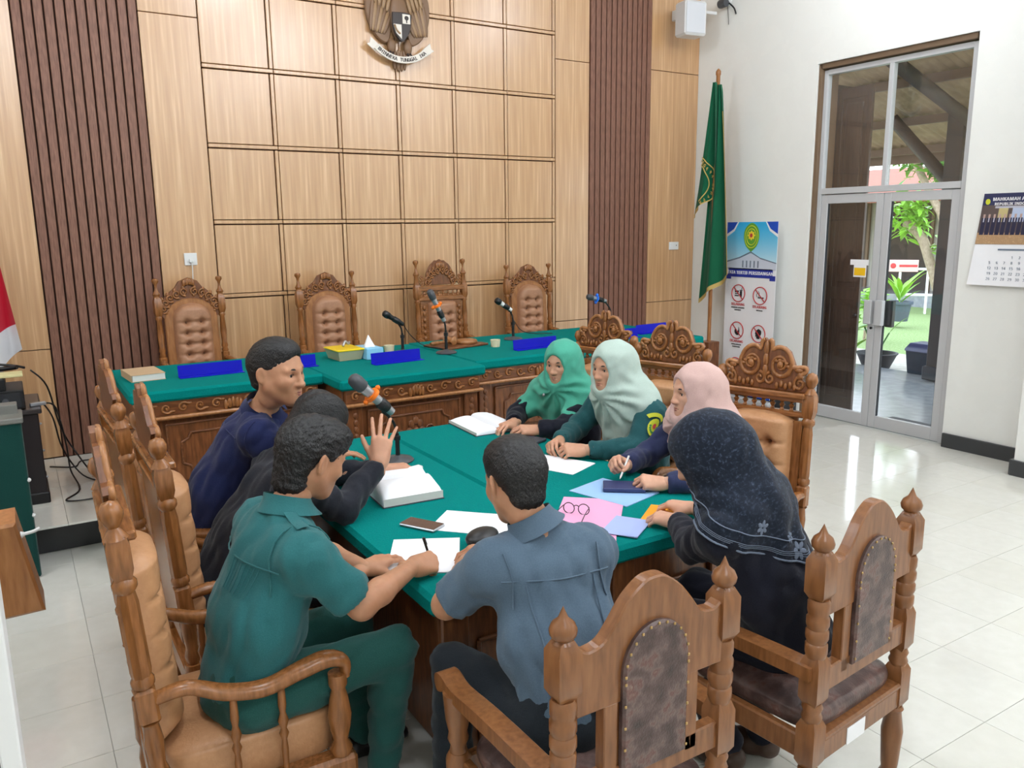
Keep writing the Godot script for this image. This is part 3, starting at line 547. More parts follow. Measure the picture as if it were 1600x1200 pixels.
	mic("microphone", "white microphone with a black head before the end judge's chair", Vector3(3.487, D, -5.6), 0.16, Vector3(3.455, 1.2, -5.6), Vector3(3.47, 1.205, -5.6), Vector3(3.322, 1.3, -5.6), mat("white_plastic"), null, mat("black_plastic"))
	mic("microphone", "microphone with a blue ring standing out before the slatted strip", Vector3(4.52, D, -5.6), 0.13, Vector3(4.45, 1.215, -5.6), Vector3(4.455, 1.225, -5.6), Vector3(4.245, 1.275, -5.6), mat("silver"), mat("azure"), mat("grey_plastic"))
	for c in [[[Vector3(2.44, 1.175, -5.46), Vector3(2.52, 1.08, -5.5), Vector3(2.62, 1.0, -5.5), Vector3(2.75, 0.967, -5.42), Vector3(2.68, 0.966, -5.36)], "thin black cable drooping from the black microphone"], [[Vector3(3.47, 1.2, -5.6), Vector3(3.56, 1.1, -5.7), Vector3(3.7, 0.99, -5.75), Vector3(3.95, 0.966, -5.7)], "thin black cable trailing from the white microphone"]]:
		lone("microphone_cable", MB.new().tube(curve(c[0]), [0.0035], 6), mat("black_plastic"), c[1], "cable")
	wall_things()
	left_things()

func wall_things() -> void:
	# double socket plates
	var so := thing("wall_socket", "white socket with a plugged cord above the first judge's chair", "socket", Vector3(1.222, 1.655, -6.728))
	part("plate", MB.new().box(Vector3(0, 0, 0.004), Vector3(0.095, 0.095, 0.009), 0.003), mat("white_plastic"), so)
	part("plug", MB.new().box(Vector3(0.0, -0.012, 0.02), Vector3(0.03, 0.03, 0.025), 0.005).tube(curve([Vector3(0, -0.02, 0.02), Vector3(0.005, -0.06, 0.02), Vector3(0.0, -0.2, 0.012)]), [0.004], 6), mat("white_plastic"), so)
	var sw := thing("wall_switch", "white double socket plate on the boards near the corner", "socket", Vector3(6.295, 1.652, -6.728))
	part("plate", MB.new().box(Vector3(0, 0, 0.004), Vector3(0.14, 0.085, 0.009), 0.003), mat("white_plastic"), sw)
	part("rocker", MB.new().box(Vector3(-0.03, 0.0, 0.01), Vector3(0.035, 0.05, 0.006), 0.002), mat("white_plastic"), sw)
	part("outlet", MB.new().box(Vector3(0.035, 0.005, 0.0095), Vector3(0.01, 0.01, 0.003), 0.0), mat("print_black"), sw)
	# loudspeaker in the corner and the camera beside it
	var sp := thing("wall_speaker", "white box loudspeaker high in the corner", "loudspeaker", Vector3(6.16, 3.92, -6.42), -0.15)
	part("cabinet", MB.new().box(Vector3.ZERO, Vector3(0.26, 0.33, 0.2), 0.02), mat("white_plastic"), sp)
	part("grille", MB.new().box(Vector3(-0.01, 0, 0.101), Vector3(0.225, 0.29, 0.006), 0.004), plain("grille_grey", c8(206, 208, 212), 0.5), sp)
	part("bracket", MB.new().box(Vector3(0.2, 0.1, -0.05), Vector3(0.3, 0.03, 0.03), 0.004).box(Vector3(0.0, 0.1, -0.2), Vector3(0.04, 0.1, 0.22), 0.004), mat("white_plastic"), sp)
	var cc := thing("security_camera", "small dark camera on the white wall above the flag", "camera", Vector3(6.59, 4.1, -6.33))
	part("mount", MB.new().lathe([[0.05, 0.0], [0.05, 0.015], [0.015, 0.03], [0.012, 0.08]], at(Vector3(0, 0.03, 0), 0, 0, PI / 2), 16), mat("white_plastic"), cc)
	part("body", MB.new().lathe([[0.0, 0.0], [0.04, 0.0], [0.045, 0.02], [0.04, 0.09], [0.0, 0.095]], at(Vector3(-0.07, 0.0, -0.05), PI / 2, 0, 0), 16), mat("grey_plastic"), cc)
	part("cable", MB.new().tube(curve([Vector3(-0.03, 0.0, 0.04), Vector3(-0.02, -0.06, 0.1), Vector3(-0.01, -0.12, 0.12)]), [0.008]).tube(curve([Vector3(-0.01, -0.02, 0.0), Vector3(-0.005, -0.1, 0.01), Vector3(-0.006, -0.2, 0.02)]), [0.003]), mat("black_plastic"), cc)
	# flag on its pole
	var fl := thing("flag", "tall furled green flag with a gold arc and fringe on a wooden pole", "flag", Vector3(6.25, 0, -6.1))
	part("pole", MB.new().lathe([[0.02, 0.3], [0.02, 3.34], [0.026, 3.35], [0.026, 3.38], [0.012, 3.4], [0.0, 3.41]], Transform3D.IDENTITY, 14), mat("honey"), fl)
	part("stand", MB.new().box(Vector3(0, 0.02, 0), Vector3(0.4, 0.04, 0.4), 0.006).box(Vector3(0, 0.35, 0), Vector3(0.16, 0.62, 0.16), 0.006), mat("desk_wood"), fl)
	var sheet_f := func(zl: Array, zr: Array, y0l: float, y0r: float, y1: float, x: float, ph: float) -> Callable:
		return func(u: float, v: float) -> Vector3:
			var yb := lerpf(y0l, y0r, u)
			var y := lerpf(y1, yb, v)
			var a: float = lerpf(zl[0], zl[1], v)
			var b: float = lerpf(zr[0], zr[1], pow(v, 0.7))
			return Vector3(x + (0.012 + 0.03 * v) * sin(u * 9.0 + ph) + 0.012 * sin(u * 17.0 + v * 2.0), y, lerpf(a, b, u))
	mat("flag_green").cull_mode = BaseMaterial3D.CULL_DISABLED
	var low: Callable = sheet_f.call([0.0, -0.185], [0.05, 0.225], 1.09, 1.37, 3.25, -0.01, 0.4)
	var upp: Callable = sheet_f.call([-0.005, -0.262], [0.03, 0.1], 1.98, 2.2, 3.27, -0.06, 1.2)
	var ft := part("cloth", MB.new().surf(40, 40, low), mat("flag_green"), fl)
	part("cloth_fold", MB.new().surf(40, 40, upp), mat("flag_green"), ft)
	var fr := MB.new().surf(40, 3, func(u: float, v: float) -> Vector3:
		var p: Vector3 = low.call(u, 1.0)
		return p + Vector3(-0.004, -0.045 * v + 0.006, 0))
	fr.surf(14, 3, func(u: float, v: float) -> Vector3:
		var p: Vector3 = upp.call(u * 0.4, 1.0)
		return p + Vector3(-0.004, -0.045 * v + 0.006, 0))
	fr.surf(3, 30, func(u: float, v: float) -> Vector3:
		var p: Vector3 = low.call(1.0, v * 0.86 + 0.14)
		return p + Vector3(-0.002, 0, 0.01 * u))
	mat("fringe").cull_mode = BaseMaterial3D.CULL_DISABLED
	part("fringe", fr, mat("fringe"), ft)
	for k in [[0.205, 0.006], [0.275, 0.006]]:
		var arc := PackedVector3Array()
		for j in 21:
			var a := deg_to_rad(lerpf(72.0, -62.0, j / 20.0))
			var zz: float = -0.2 + cos(a) * float(k[0]) * 0.85
			var yy: float = 2.3 + sin(a) * float(k[0])
			arc.append(on_fold(upp, yy, zz) + Vector3(-0.006, 0, 0))
		part("gold_arc", MB.new().tube(arc, [k[1]], 6), mat("gold_print"), ft)
	var txt := "PEGARA BEGARA"
	for j in txt.length():
		if txt[j] == " ": continue
		var a := deg_to_rad(lerpf(66.0, -56.0, float(j) / (txt.length() - 1)))
		var p := on_fold(upp, 2.3 + sin(a) * 0.24, -0.2 + cos(a) * 0.24 * 0.85)
		words("lettering", txt[j], 0.035, mat("gold_print"), ft, Transform3D(Basis(Vector3(0, 0, 1), Vector3.UP, Vector3(-1, 0, 0)) * Basis.from_euler(Vector3(0, 0, a - PI / 2)), p + Vector3(-0.008, 0, 0)), true)
	# roll-up banner with the house rules
	var bn := thing("roll_up_banner", "white roll-up banner of prohibition signs under a blue sky picture", "banner", Vector3(6.47, 0, -5.77), -PI / 2 - 0.0)
	banner(bn)
	# calendar
	var ca := thing("wall_calendar", "wall calendar with a group photo, beside the glass door", "calendar", Vector3(6.594, 1.73, -3.31), -PI / 2)
	var w := 0.5
	part("page", MB.new().surf(10, 14, func(u: float, v: float) -> Vector3: return Vector3((u - 0.5) * w - 0.04 + 0.06 * (1.0 - v), 0.36 - 0.71 * v, 0.006 + 0.03 * v * v)), mat("paper"), ca)
	mat("paper").cull_mode = BaseMaterial3D.CULL_DISABLED
	part("photo", MB.new().surf(10, 10, func(u: float, v: float) -> Vector3: return Vector3((u - 0.5) * w - 0.04 + 0.06 * (1.0 - v * 0.55), 0.36 - 0.39 * v, 0.009 + 0.03 * v * v * 0.3)), photo_print(), ca)
	words("lettering", "MAHKAMAH AGUNG", 0.026, mat("print_white"), ca, at(Vector3(0.01, 0.315, 0.012)), true)
	words("lettering", "REPUBLIK INDONESIA", 0.022, mat("print_white"), ca, at(Vector3(0.012, 0.278, 0.013)), true)
	part("emblem_print", MB.new().ext(oval(0.018, 0.022), 0.002), mat("patch_yellow"), ca, at(Vector3(-0.195, 0.297, 0.013)))
	part("month_bar", MB.new().box(Vector3(0.07, -0.07, 0.021), Vector3(0.3, 0.012, 0.002), 0.0), mat("print_grey"), ca)
	var day := 1
	for r in 5:
		for k in 7:
			if r == 0 and k < 3: continue
			if day > 31: continue
			words("date", str(day), 0.02, mat("print_grey"), ca, at(Vector3(-0.13 + 0.055 * k, -0.13 - 0.042 * r, 0.0262 + 0.0015 * r)))
			day += 1
	eagle()

func on_fold(f: Callable, y: float, z: float) -> Vector3:   # the point of a hanging cloth at a height and depth
	var u := 0.5
	var v := 0.5
	for k in 14:
		var p: Vector3 = f.call(u, v)
		v = clampf(v + (p.y - y) * 0.75, 0.0, 1.0)
		u = clampf(u + (z - p.z) * 2.2, 0.0, 1.0)
	return f.call(u, v)

func photo_print() -> StandardMaterial3D:   # the printed group picture: a hall, a row of dark suits, a patterned floor
	var im := Image.create(128, 96, false, Image.FORMAT_RGB8)
	im.fill(c8(92, 80, 78))
	im.fill_rect(Rect2i(0, 0, 128, 22), c8(44, 50, 88))
	im.fill_rect(Rect2i(26, 24, 100, 4), c8(190, 190, 204))
	im.fill_rect(Rect2i(34, 28, 18, 26), c8(196, 182, 128))
	im.fill_rect(Rect2i(60, 28, 60, 26), c8(186, 200, 226))
	im.fill_rect(Rect2i(84, 34, 12, 10), c8(120, 130, 140))
	im.fill_rect(Rect2i(0, 74, 128, 22), c8(176, 142, 106))
	var rng := RandomNumberGenerator.new()
	rng.seed = 2
	for k in 12:
		var x := 4 + k * 10
		im.fill_rect(Rect2i(x, 46, 8, 32), c8(38, 40, 68))
		im.fill_rect(Rect2i(x + 2, 39, 4, 7), c8(190, 160, 150))
		im.fill_rect(Rect2i(x + 3, 46, 2, 8), c8(210, 210, 220))
	for k in 160: im.set_pixel(rng.randi_range(0, 127), rng.randi_range(78, 95), c8(206, 176, 136))
	var m := plain("photo_print", Color.WHITE, 0.4)
	m.albedo_texture = ImageTexture.create_from_image(im)
	m.cull_mode = BaseMaterial3D.CULL_DISABLED
	return m

func banner(bn: Node3D) -> void:   # local x across, y up, +z towards the hall
	var w := 0.66
	part("stand", MB.new().box(Vector3(0, 0.04, 0), Vector3(0.7, 0.08, 0.09), 0.012), mat("aluminium"), bn)
	part("sheet", MB.new().box(Vector3(0, 1.0, 0), Vector3(w, 1.8, 0.004), 0.0), mat("print_white"), bn)
	var im := Image.create(8, 64, false, Image.FORMAT_RGB8)
	for y in 64: im.fill_rect(Rect2i(0, y, 8, 1), c8(40, 170, 226).lerp(c8(214, 236, 246), y / 63.0))
	var sm := plain("sky_print", Color.WHITE, 0.5)
	sm.albedo_texture = ImageTexture.create_from_image(im)
	var z := 0.0035
	part("sky_picture", MB.new().surf(1, 1, func(u: float, v: float) -> Vector3: return Vector3((u - 0.5) * w, 1.9 - 0.46 * v, z)), sm, bn)
	var hp := MB.new().ext(PackedVector2Array([Vector2(-0.33, 1.42), Vector2(-0.33, 1.49), Vector2(-0.15, 1.53), Vector2(0.0, 1.585), Vector2(0.13, 1.53), Vector2(0.33, 1.49), Vector2(0.33, 1.42)]), 0.002, at(Vector3(0, 0, z + 0.001)))
	part("house_print", hp, plain("house_print", c8(206, 212, 226), 0.5), bn)
	part("roof_print", MB.new().ext(PackedVector2Array([Vector2(-0.33, 1.485), Vector2(-0.15, 1.53), Vector2(0.0, 1.59), Vector2(0.13, 1.53), Vector2(0.33, 1.487), Vector2(0.33, 1.497), Vector2(0.12, 1.545), Vector2(0.0, 1.605), Vector2(-0.15, 1.545), Vector2(-0.33, 1.5)]), 0.002, at(Vector3(0, 0, z + 0.002))), mat("print_grey"), bn)
	for k in 5: part("column_print", MB.new().box(Vector3(-0.1 + 0.05 * k, 1.475, z + 0.002), Vector3(0.016, 0.07, 0.002), 0.0), mat("print_grey"), bn)
	for s in [-1.0, 1.0]:
		part("corner_print", MB.new().ext(PackedVector2Array([Vector2(s * 0.33, 1.9), Vector2(s * 0.19, 1.9), Vector2(s * 0.24, 1.83), Vector2(s * 0.33, 1.78)]), 0.002, at(Vector3(0, 0, z + 0.001))), mat("royal"), bn)
		part("corner_print", MB.new().ext(PackedVector2Array([Vector2(s * 0.19, 1.9), Vector2(s * 0.175, 1.9), Vector2(s * 0.23, 1.81), Vector2(s * 0.33, 1.75), Vector2(s * 0.33, 1.78), Vector2(s * 0.24, 1.83)]), 0.002, at(Vector3(0, 0, z + 0.001))), mat("print_white"), bn)
	# the court's emblem
	var em := part("emblem_print", MB.new().ext(curve2([[0, -0.15], [0.07, -0.09], [0.1, 0.0], [0.08, 0.09], [0.0, 0.14], [-0.08, 0.09], [-0.1, 0.0], [-0.07, -0.09], [0, -0.15]], 5).slice(0, -1), 0.003, at(Vector3(0, 1.75, z + 0.002))), plain("emblem_green", c8(96, 160, 56), 0.5), bn)
	for k in [0.085, 0.062]: part("emblem_ring", MB.new().tube(PackedVector3Array(Array(spiral(Vector2(0, 0), k, k, 0, 1.0, 0.0, 24))), [0.004], 4, Transform3D(Basis.from_scale(Vector3(1, 1.3, 1)), Vector3(0, 1.75, z + 0.004))), mat("patch_yellow"), em)
	var star := PackedVector2Array()
	for k in 16: star.append(Vector2(cos(TAU * k / 16.0), sin(TAU * k / 16.0)) * (0.05 if k % 2 == 0 else 0.036))
	part("emblem_star", MB.new().ext(star, 0.003, at(Vector3(0, 1.765, z + 0.005))), plain("star_yellow", c8(244, 214, 60), 0.5), em)
	part("emblem_core", MB.new().ext(oval(0.017, 0.021), 0.003, at(Vector3(0, 1.765, z + 0.007))), mat("print_red"), em)
	# title ribbon
	part("title_ribbon", MB.new().box(Vector3(0, 1.385, z + 0.001), Vector3(0.58, 0.09, 0.002), 0.0).box(Vector3(-0.29, 1.34, z), Vector3(0.07, 0.05, 0.002), 0.0).box(Vector3(0.29, 1.34, z), Vector3(0.07, 0.05, 0.002), 0.0), mat("print_blue"), bn)
	words("lettering", "TATA TERTIB PERSIDANGAN", 0.034, mat("print_white"), bn, at(Vector3(0, 1.385, z + 0.003)), true)
	var signs := [[-0.145, 1.17, "MEMBAWA MAKANAN", "MINUMAN", 0], [0.145, 1.16, "MEROKOK", "", 1], [-0.145, 0.78, "MENGGUNAKAN", "HANDPHONE", 2], [0.145, 0.77, "MEMAKAI", "KACAMATA", 3], [-0.145, 0.4, "MENGAMBIL GAMBAR", "TANPA IZIN", 4], [0.145, 0.39, "BERBICARA", "", 5]]
	for s in signs:
		var c := Vector3(s[0], s[1], z)
		var ic := MB.new()
		var xf := at(c + Vector3(0, 0, 0.001))
		match s[4]:
			0: ic.box(Vector3(-0.02, 0.018, 0), Vector3(0.05, 0.02, 0.002), 0.0, xf).box(Vector3(-0.02, -0.005, 0), Vector3(0.05, 0.009, 0.002), 0.0, xf).box(Vector3(-0.02, -0.026, 0), Vector3(0.055, 0.012, 0.002), 0.0, xf).box(Vector3(0.035, -0.005, 0), Vector3(0.028, 0.06, 0.002), 0.0, xf).box(Vector3(0.035, 0.032, 0), Vector3(0.036, 0.008, 0.002), 0.0, xf).box(Vector3(0.045, 0.045, 0), Vector3(0.005, 0.03, 0.002), 0.0, xf)
			1: ic.box(Vector3(0.01, -0.02, 0), Vector3(0.075, 0.012, 0.002), 0.0, xf).tube(curve([Vector3(-0.04, -0.015, 0), Vector3(-0.045, 0.01, 0), Vector3(-0.03, 0.03, 0)]), [0.003], 4, xf).tube(curve([Vector3(-0.02, -0.01, 0), Vector3(-0.01, 0.02, 0), Vector3(-0.022, 0.045, 0)]), [0.003], 4, xf)
			2: ic.ext(curve2([[-0.02, 0.03], [-0.03, -0.02], [0.0, -0.05], [0.03, -0.04], [0.035, 0.0], [0.024, 0.04], [0.02, 0.0], [-0.008, -0.012]], 3), 0.002, xf)
			3: ic.ext(curve2([[0.0, 0.052], [0.034, 0.035], [0.036, 0.0], [0.02, -0.025], [0.018, -0.05], [-0.02, -0.05], [-0.024, -0.03], [-0.036, -0.03], [-0.036, -0.006], [-0.042, -0.002], [-0.034, 0.03]], 3), 0.002, xf)
			4: ic.box(Vector3(0, -0.004, 0), Vector3(0.09, 0.056, 0.002), 0.0, xf).box(Vector3(0, 0.03, 0), Vector3(0.04, 0.02, 0.002), 0.0, xf)
			5: ic.ext(oval(0.036, 0.03), 0.002, xf).box(Vector3(-0.02, -0.032, 0), Vector3(0.012, 0.02, 0.002), 0.0, xf)
		part("pictogram", ic, mat("print_black"), bn)
		part("ban_ring", MB.new().tube(spiral(Vector2(c.x, c.y), 0.088, 0.088, 0, 1.0, z + 0.002, 30), [0.0055], 5).box(Vector3.ZERO, Vector3(0.172, 0.011, 0.002), 0.0, at(c + Vector3(0, 0, 0.004), 0, 0, -PI / 4)), mat("print_red"), bn)
		words("lettering", "DILARANG", 0.027, mat("print_red"), bn, at(c + Vector3(0, -0.115, 0.002)), true)
		words("lettering", s[2], 0.0125, mat("print_black"), bn, at(c + Vector3(0, -0.15, 0.002)), true)
		if s[3]: words("lettering", s[3], 0.0125, mat("print_black"), bn, at(c + Vector3(0, -0.175, 0.002)), true)
	part("foot_print", MB.new().ext(PackedVector2Array([Vector2(-0.33, 0.1), Vector2(-0.33, 0.24), Vector2(-0.2, 0.19), Vector2(0.1, 0.17), Vector2(0.33, 0.2), Vector2(0.33, 0.1)]), 0.002, at(Vector3(0, 0, z))), mat("royal"), bn)

func eagle() -> void:   # the carved state emblem above the judges
	var e := thing("wall_emblem", "carved wooden eagle emblem with a shield and a white ribbon", "emblem", Vector3(3.05, 3.585, -6.715))
	for s in [-1.0, 1.0]:
		var wing := curve2([[s * 0.05, 0.16], [s * 0.12, 0.3], [s * 0.2, 0.34], [s * 0.27, 0.26], [s * 0.295, 0.12], [s * 0.27, -0.02], [s * 0.2, -0.13], [s * 0.12, -0.17], [s * 0.085, -0.12], [s * 0.06, 0.0]], 4)
		var wg := part("wing", MB.new().ext(wing, 0.03, at(Vector3(0, 0, 0.016)), 0.008), mat("eagle_wood"), e)
		for k in 7:
			var a := 0.3 + k * 0.2
			part("feather", MB.new().ball(Vector3.ZERO, Vector3(0.02, 0.14 - 0.008 * k, 0.012), Transform3D.IDENTITY, 10, 8), mat("eagle_gold" if k % 2 else "eagle_wood"), wg, at(Vector3(s * (0.245 - 0.023 * k), 0.05 - 0.012 * k, 0.034), 0, 0, s * (0.12 + 0.05 * k)))
		for k in 4: part("feather", MB.new().ball(Vector3.ZERO, Vector3(0.018, 0.07, 0.012), Transform3D.IDENTITY, 10, 6), mat("eagle_gold"), wg, at(Vector3(s * (0.2 - 0.035 * k), 0.2 - 0.02 * k, 0.038), 0, 0, s * 0.25))
		part("leg", MB.new().ball(Vector3(s * 0.075, -0.19, 0.03), Vector3(0.04, 0.07, 0.03)), mat("eagle_wood"), e)
		part("claw", MB.new().tube(curve([Vector3(s * 0.07, -0.24, 0.04), Vector3(s * 0.075, -0.28, 0.06), Vector3(s * 0.08, -0.31, 0.05)]), [0.012, 0.01, 0.006]).tube(curve([Vector3(s * 0.09, -0.24, 0.04), Vector3(s * 0.11, -0.27, 0.06), Vector3(s * 0.115, -0.3, 0.05)]), [0.012, 0.01, 0.006]), mat("eagle_dark"), e)
	part("body", MB.new().ball(Vector3(0, 0.05, 0.03), Vector3(0.085, 0.2, 0.04), Transform3D.IDENTITY, 18, 12), mat("eagle_wood"), e)
	part("head", MB.new().ball(Vector3(0.01, 0.29, 0.05), Vector3(0.05, 0.06, 0.045), Transform3D.IDENTITY, 14, 10).tube(curve([Vector3(0.05, 0.3, 0.06), Vector3(0.085, 0.29, 0.065), Vector3(0.095, 0.265, 0.06)]), [0.018, 0.012, 0.003]), mat("eagle_gold"), e)
	var sh := curve2([[-0.08, 0.09], [0.08, 0.09], [0.085, 0.0], [0.06, -0.08], [0.0, -0.14], [-0.06, -0.08], [-0.085, 0.0]], 4)
	var sd := part("shield", MB.new().ext(sh, 0.02, at(Vector3(0, -0.02, 0.082)), 0.005), mat("eagle_dark"), e)
	part("shield_field", MB.new().ext(PackedVector2Array([Vector2(0.006, 0.005), Vector2(0.076, 0.005), Vector2(0.074, 0.08), Vector2(0.006, 0.08)]), 0.006, at(Vector3(0, -0.02, 0.095))), mat("eagle_cream"), sd)
	part("shield_field", MB.new().ext(PackedVector2Array([Vector2(-0.006, -0.005), Vector2(-0.078, -0.005), Vector2(-0.055, -0.075), Vector2(-0.006, -0.12)]), 0.006, at(Vector3(0, -0.02, 0.095))), mat("eagle_cream"), sd)
	part("shield_sign", MB.new().ball(Vector3(0.042, 0.03, 0.1), Vector3(0.02, 0.018, 0.006)).box(Vector3(0.042, 0.005, 0.1), Vector3(0.008, 0.026, 0.006), 0.0), mat("eagle_dark"), sd)
	part("shield_sign", MB.new().tube(curve([Vector3(-0.07, -0.03, 0.1), Vector3(-0.05, -0.075, 0.1), Vector3(-0.02, -0.1, 0.1)]), [0.008], 6), mat("eagle_gold"), sd)
	part("tail", MB.new().ball(Vector3(-0.045, -0.29, 0.02), Vector3(0.02, 0.09, 0.014)).ball(Vector3(-0.015, -0.3, 0.024), Vector3(0.02, 0.09, 0.014)).ball(Vector3(0.015, -0.3, 0.024), Vector3(0.02, 0.09, 0.014)).ball(Vector3(0.045, -0.29, 0.02), Vector3(0.02, 0.09, 0.014)), mat("eagle_wood"), e)
	var arc := func(u: float, r: float) -> Vector2:
		var a := deg_to_rad(lerpf(222.0, 318.0, u))
		return Vector2(cos(a) * 0.34 * r, -0.03 + sin(a) * 0.3 * r)
	var rb := PackedVector2Array()
	for k in 17: rb.append(arc.call(k / 16.0, 1.0))
	for k in 17: rb.append(arc.call(1.0 - k / 16.0, 0.82))
	var ri := part("ribbon", MB.new().ext(rb, 0.012, at(Vector3(0, 0, 0.075)), 0.003), mat("eagle_cream"), e)
	for s in [-1.0, 1.0]:
		part("ribbon_end", MB.new().ext(PackedVector2Array([Vector2(s * 0.2, -0.2), Vector2(s * 0.235, -0.255), Vector2(s * 0.31, -0.2), Vector2(s * 0.285, -0.185), Vector2(s * 0.275, -0.14)]), 0.01, at(Vector3(0, 0, 0.06)), 0.002), mat("eagle_cream"), ri)
	var txt := "BHINNEKA TUNGGAL IKA"
	for k in txt.length():
		if txt[k] == " ": continue
		var u := 0.06 + 0.88 * k / (txt.length() - 1.0)
		var q: Vector2 = arc.call(u, 0.91)
		words("lettering", txt[k], 0.03, mat("eagle_dark"), ri, at(Vector3(q.x, q.y, 0.083), 0, 0, deg_to_rad(lerpf(222.0, 318.0, u) - 270.0)), true)

func left_things() -> void:
	# the red and white flag whose corner hangs into view
	mat("flag_red").cull_mode = BaseMaterial3D.CULL_DISABLED
	mat("flag_white").cull_mode = BaseMaterial3D.CULL_DISABLED
	var f := thing("flag", "red and white flag hanging at the left edge", "flag", Vector3(-0.3, 0.22, -6.25))
	part("pole", MB.new().lathe([[0.02, 0.0], [0.02, 2.3], [0.03, 2.32], [0.0, 2.4]], Transform3D.IDENTITY, 12), mat("honey"), f)
	part("stand", MB.new().lathe([[0.16, 0.0], [0.16, 0.03], [0.03, 0.06], [0.025, 0.3]], Transform3D.IDENTITY, 18), mat("desk_wood"), f)
	var cl := func(y0: float, y1: float) -> Callable:
		return func(u: float, v: float) -> Vector3:
			var top := lerpf(2.1, 1.75, u)
			var bot := lerpf(0.8, 1.0, u)
			var t := lerpf(y0, y1, v)
			var y := lerpf(top, bot, t)
			return Vector3(0.02 + u * (0.2 + 0.09 * t), y, 0.05 * sin(u * 11.0 + t * 2.0) * (0.3 + u) + 0.02)
	part("red_half", MB.new().surf(30, 20, cl.call(0.0, 0.92)), mat("flag_red"), f)
	part("white_half", MB.new().surf(30, 8, cl.call(0.92, 1.14)), mat("flag_white"), f)
	# black cabinet with equipment on the dais
	var cb := thing("cabinet", "black cabinet with steel studs behind the green-draped table", "cabinet", Vector3(-0.42, 0.215, -5.88))
	part("body", MB.new().box(Vector3(0, 0.305, 0), Vector3(0.96, 0.53, 0.54), 0.006), plain("black_wood", c8(34, 28, 30), 0.35), cb)
	part("plinth", MB.new().box(Vector3(0, 0.035, 0.01), Vector3(0.98, 0.07, 0.55), 0.006), mat("black_plastic"), cb)
	part("top_board", MB.new().box(Vector3(0, 0.585, 0), Vector3(1.0, 0.03, 0.58), 0.006), plain("black_top", c8(48, 42, 42), 0.3), cb)
	for k in 3: part("stud", MB.new().ball(Vector3(0.485, 0.16 + 0.17 * k, 0.25), Vector3.ONE * 0.008), mat("silver"), cb)
	part("handle", MB.new().box(Vector3(0.36, 0.36, 0.275), Vector3(0.012, 0.12, 0.015), 0.003), mat("silver"), cb)
	var am := thing("amplifier", "wide black amplifier on the black cabinet", "amplifier", Vector3(-0.35, 0.818, -5.8))
	part("case", MB.new().box(Vector3(0, 0.06, 0), Vector3(0.7, 0.12, 0.36), 0.005), mat("black_plastic"), am)
	part("knob", MB.new().lathe([[0.018, 0.0], [0.016, 0.02], [0.0, 0.02]], at(Vector3(0.25, 0.06, 0.18), PI / 2)).lathe([[0.018, 0.0], [0.016, 0.02], [0.0, 0.02]], at(Vector3(0.18, 0.06, 0.18), PI / 2)), mat("grey_plastic"), am)
	part("fascia", MB.new().box(Vector3(0, 0.06, 0.181), Vector3(0.66, 0.09, 0.004), 0.001), mat("gasket"), am)
	var rc := thing("disc_recorder", "slim black recorder stacked on the amplifier", "recorder", Vector3(-0.42, 0.938, -5.8))
	part("case", MB.new().box(Vector3(0, 0.035, 0), Vector3(0.66, 0.07, 0.34), 0.004), mat("black_plastic"), rc)
	part("top_plate", MB.new().box(Vector3(0, 0.072, 0), Vector3(0.64, 0.004, 0.33), 0.001), mat("grey_plastic"), rc)
	lone("paper_pad", MB.new().box(Vector3(0, 0.01, 0), Vector3(0.45, 0.018, 0.14), 0.003), plain("pad_yellow", c8(206, 198, 146), 0.8), "pale yellow paper pad on the black recorder", "paper", Vector3(-0.22, 1.012, -5.72))
	lone("cable_bundle", MB.new().tube(curve([Vector3(-0.3, 0.02, 0.02), Vector3(-0.1, 0.035, 0.05), Vector3(0.0, 0.02, -0.02), Vector3(0.08, 0.03, 0.02)]), [0.014], 8).tube(curve([Vector3(-0.3, 0.03, -0.05), Vector3(-0.12, 0.06, -0.02), Vector3(0.05, 0.035, -0.04), Vector3(0.12, 0.02, 0.0)]), [0.008], 8), mat("black_plastic"), "coiled black cable bundle on the recorder", "cable", Vector3(-0.1, 1.012, -5.9))
	lone("adapter", MB.new().box(Vector3(0, 0.012, 0), Vector3(0.09, 0.022, 0.03), 0.004), mat("silver"), "small silver adapter at the end of the black cabinet top", "adapter", Vector3(0.065, 0.815, -5.7), 0.2)
	for c in [[[Vector3(0.05, 1.02, -5.86), Vector3(0.13, 0.9, -5.9), Vector3(0.18, 0.6, -6.1), Vector3(0.25, 0.4, -6.15), Vector3(0.38, 0.23, -5.9), Vector3(0.6, 0.226, -5.75)], "black cable falling from the recorder to the dais floor"], [[Vector3(0.1, 0.83, -5.7), Vector3(0.16, 0.78, -5.75), Vector3(0.2, 0.5, -5.95), Vector3(0.21, 0.3, -6.0), Vector3(0.24, 0.228, -5.75), Vector3(0.15, 0.226, -5.55), Vector3(0.3, 0.226, -5.5), Vector3(0.5, 0.226, -5.6)], "black cable looping from the adapter over the dais floor"], [[Vector3(0.09, 0.83, -5.72), Vector3(0.14, 0.7, -5.85), Vector3(0.18, 0.45, -6.0), Vector3(0.28, 0.25, -6.0), Vector3(0.42, 0.226, -5.8)], "black cable beside the cabinet, nearest its side"], [[Vector3(0.1, 0.226, -6.45), Vector3(0.25, 0.226, -6.35), Vector3(0.32, 0.226, -6.5), Vector3(0.6, 0.226, -6.4)], "thin black cable lying along the foot of the slats"]]:
		lone("floor_cable", MB.new().tube(curve(c[0]), [0.0055], 6), mat("black_plastic"), c[1], "cable", Vector3.ZERO, 0.0, "black cables beside the cabinet")
	# green-draped table
	var dt := thing("draped_table", "table draped in dark green cloth at the left edge", "table", Vector3(-0.53, 0, -5.02))
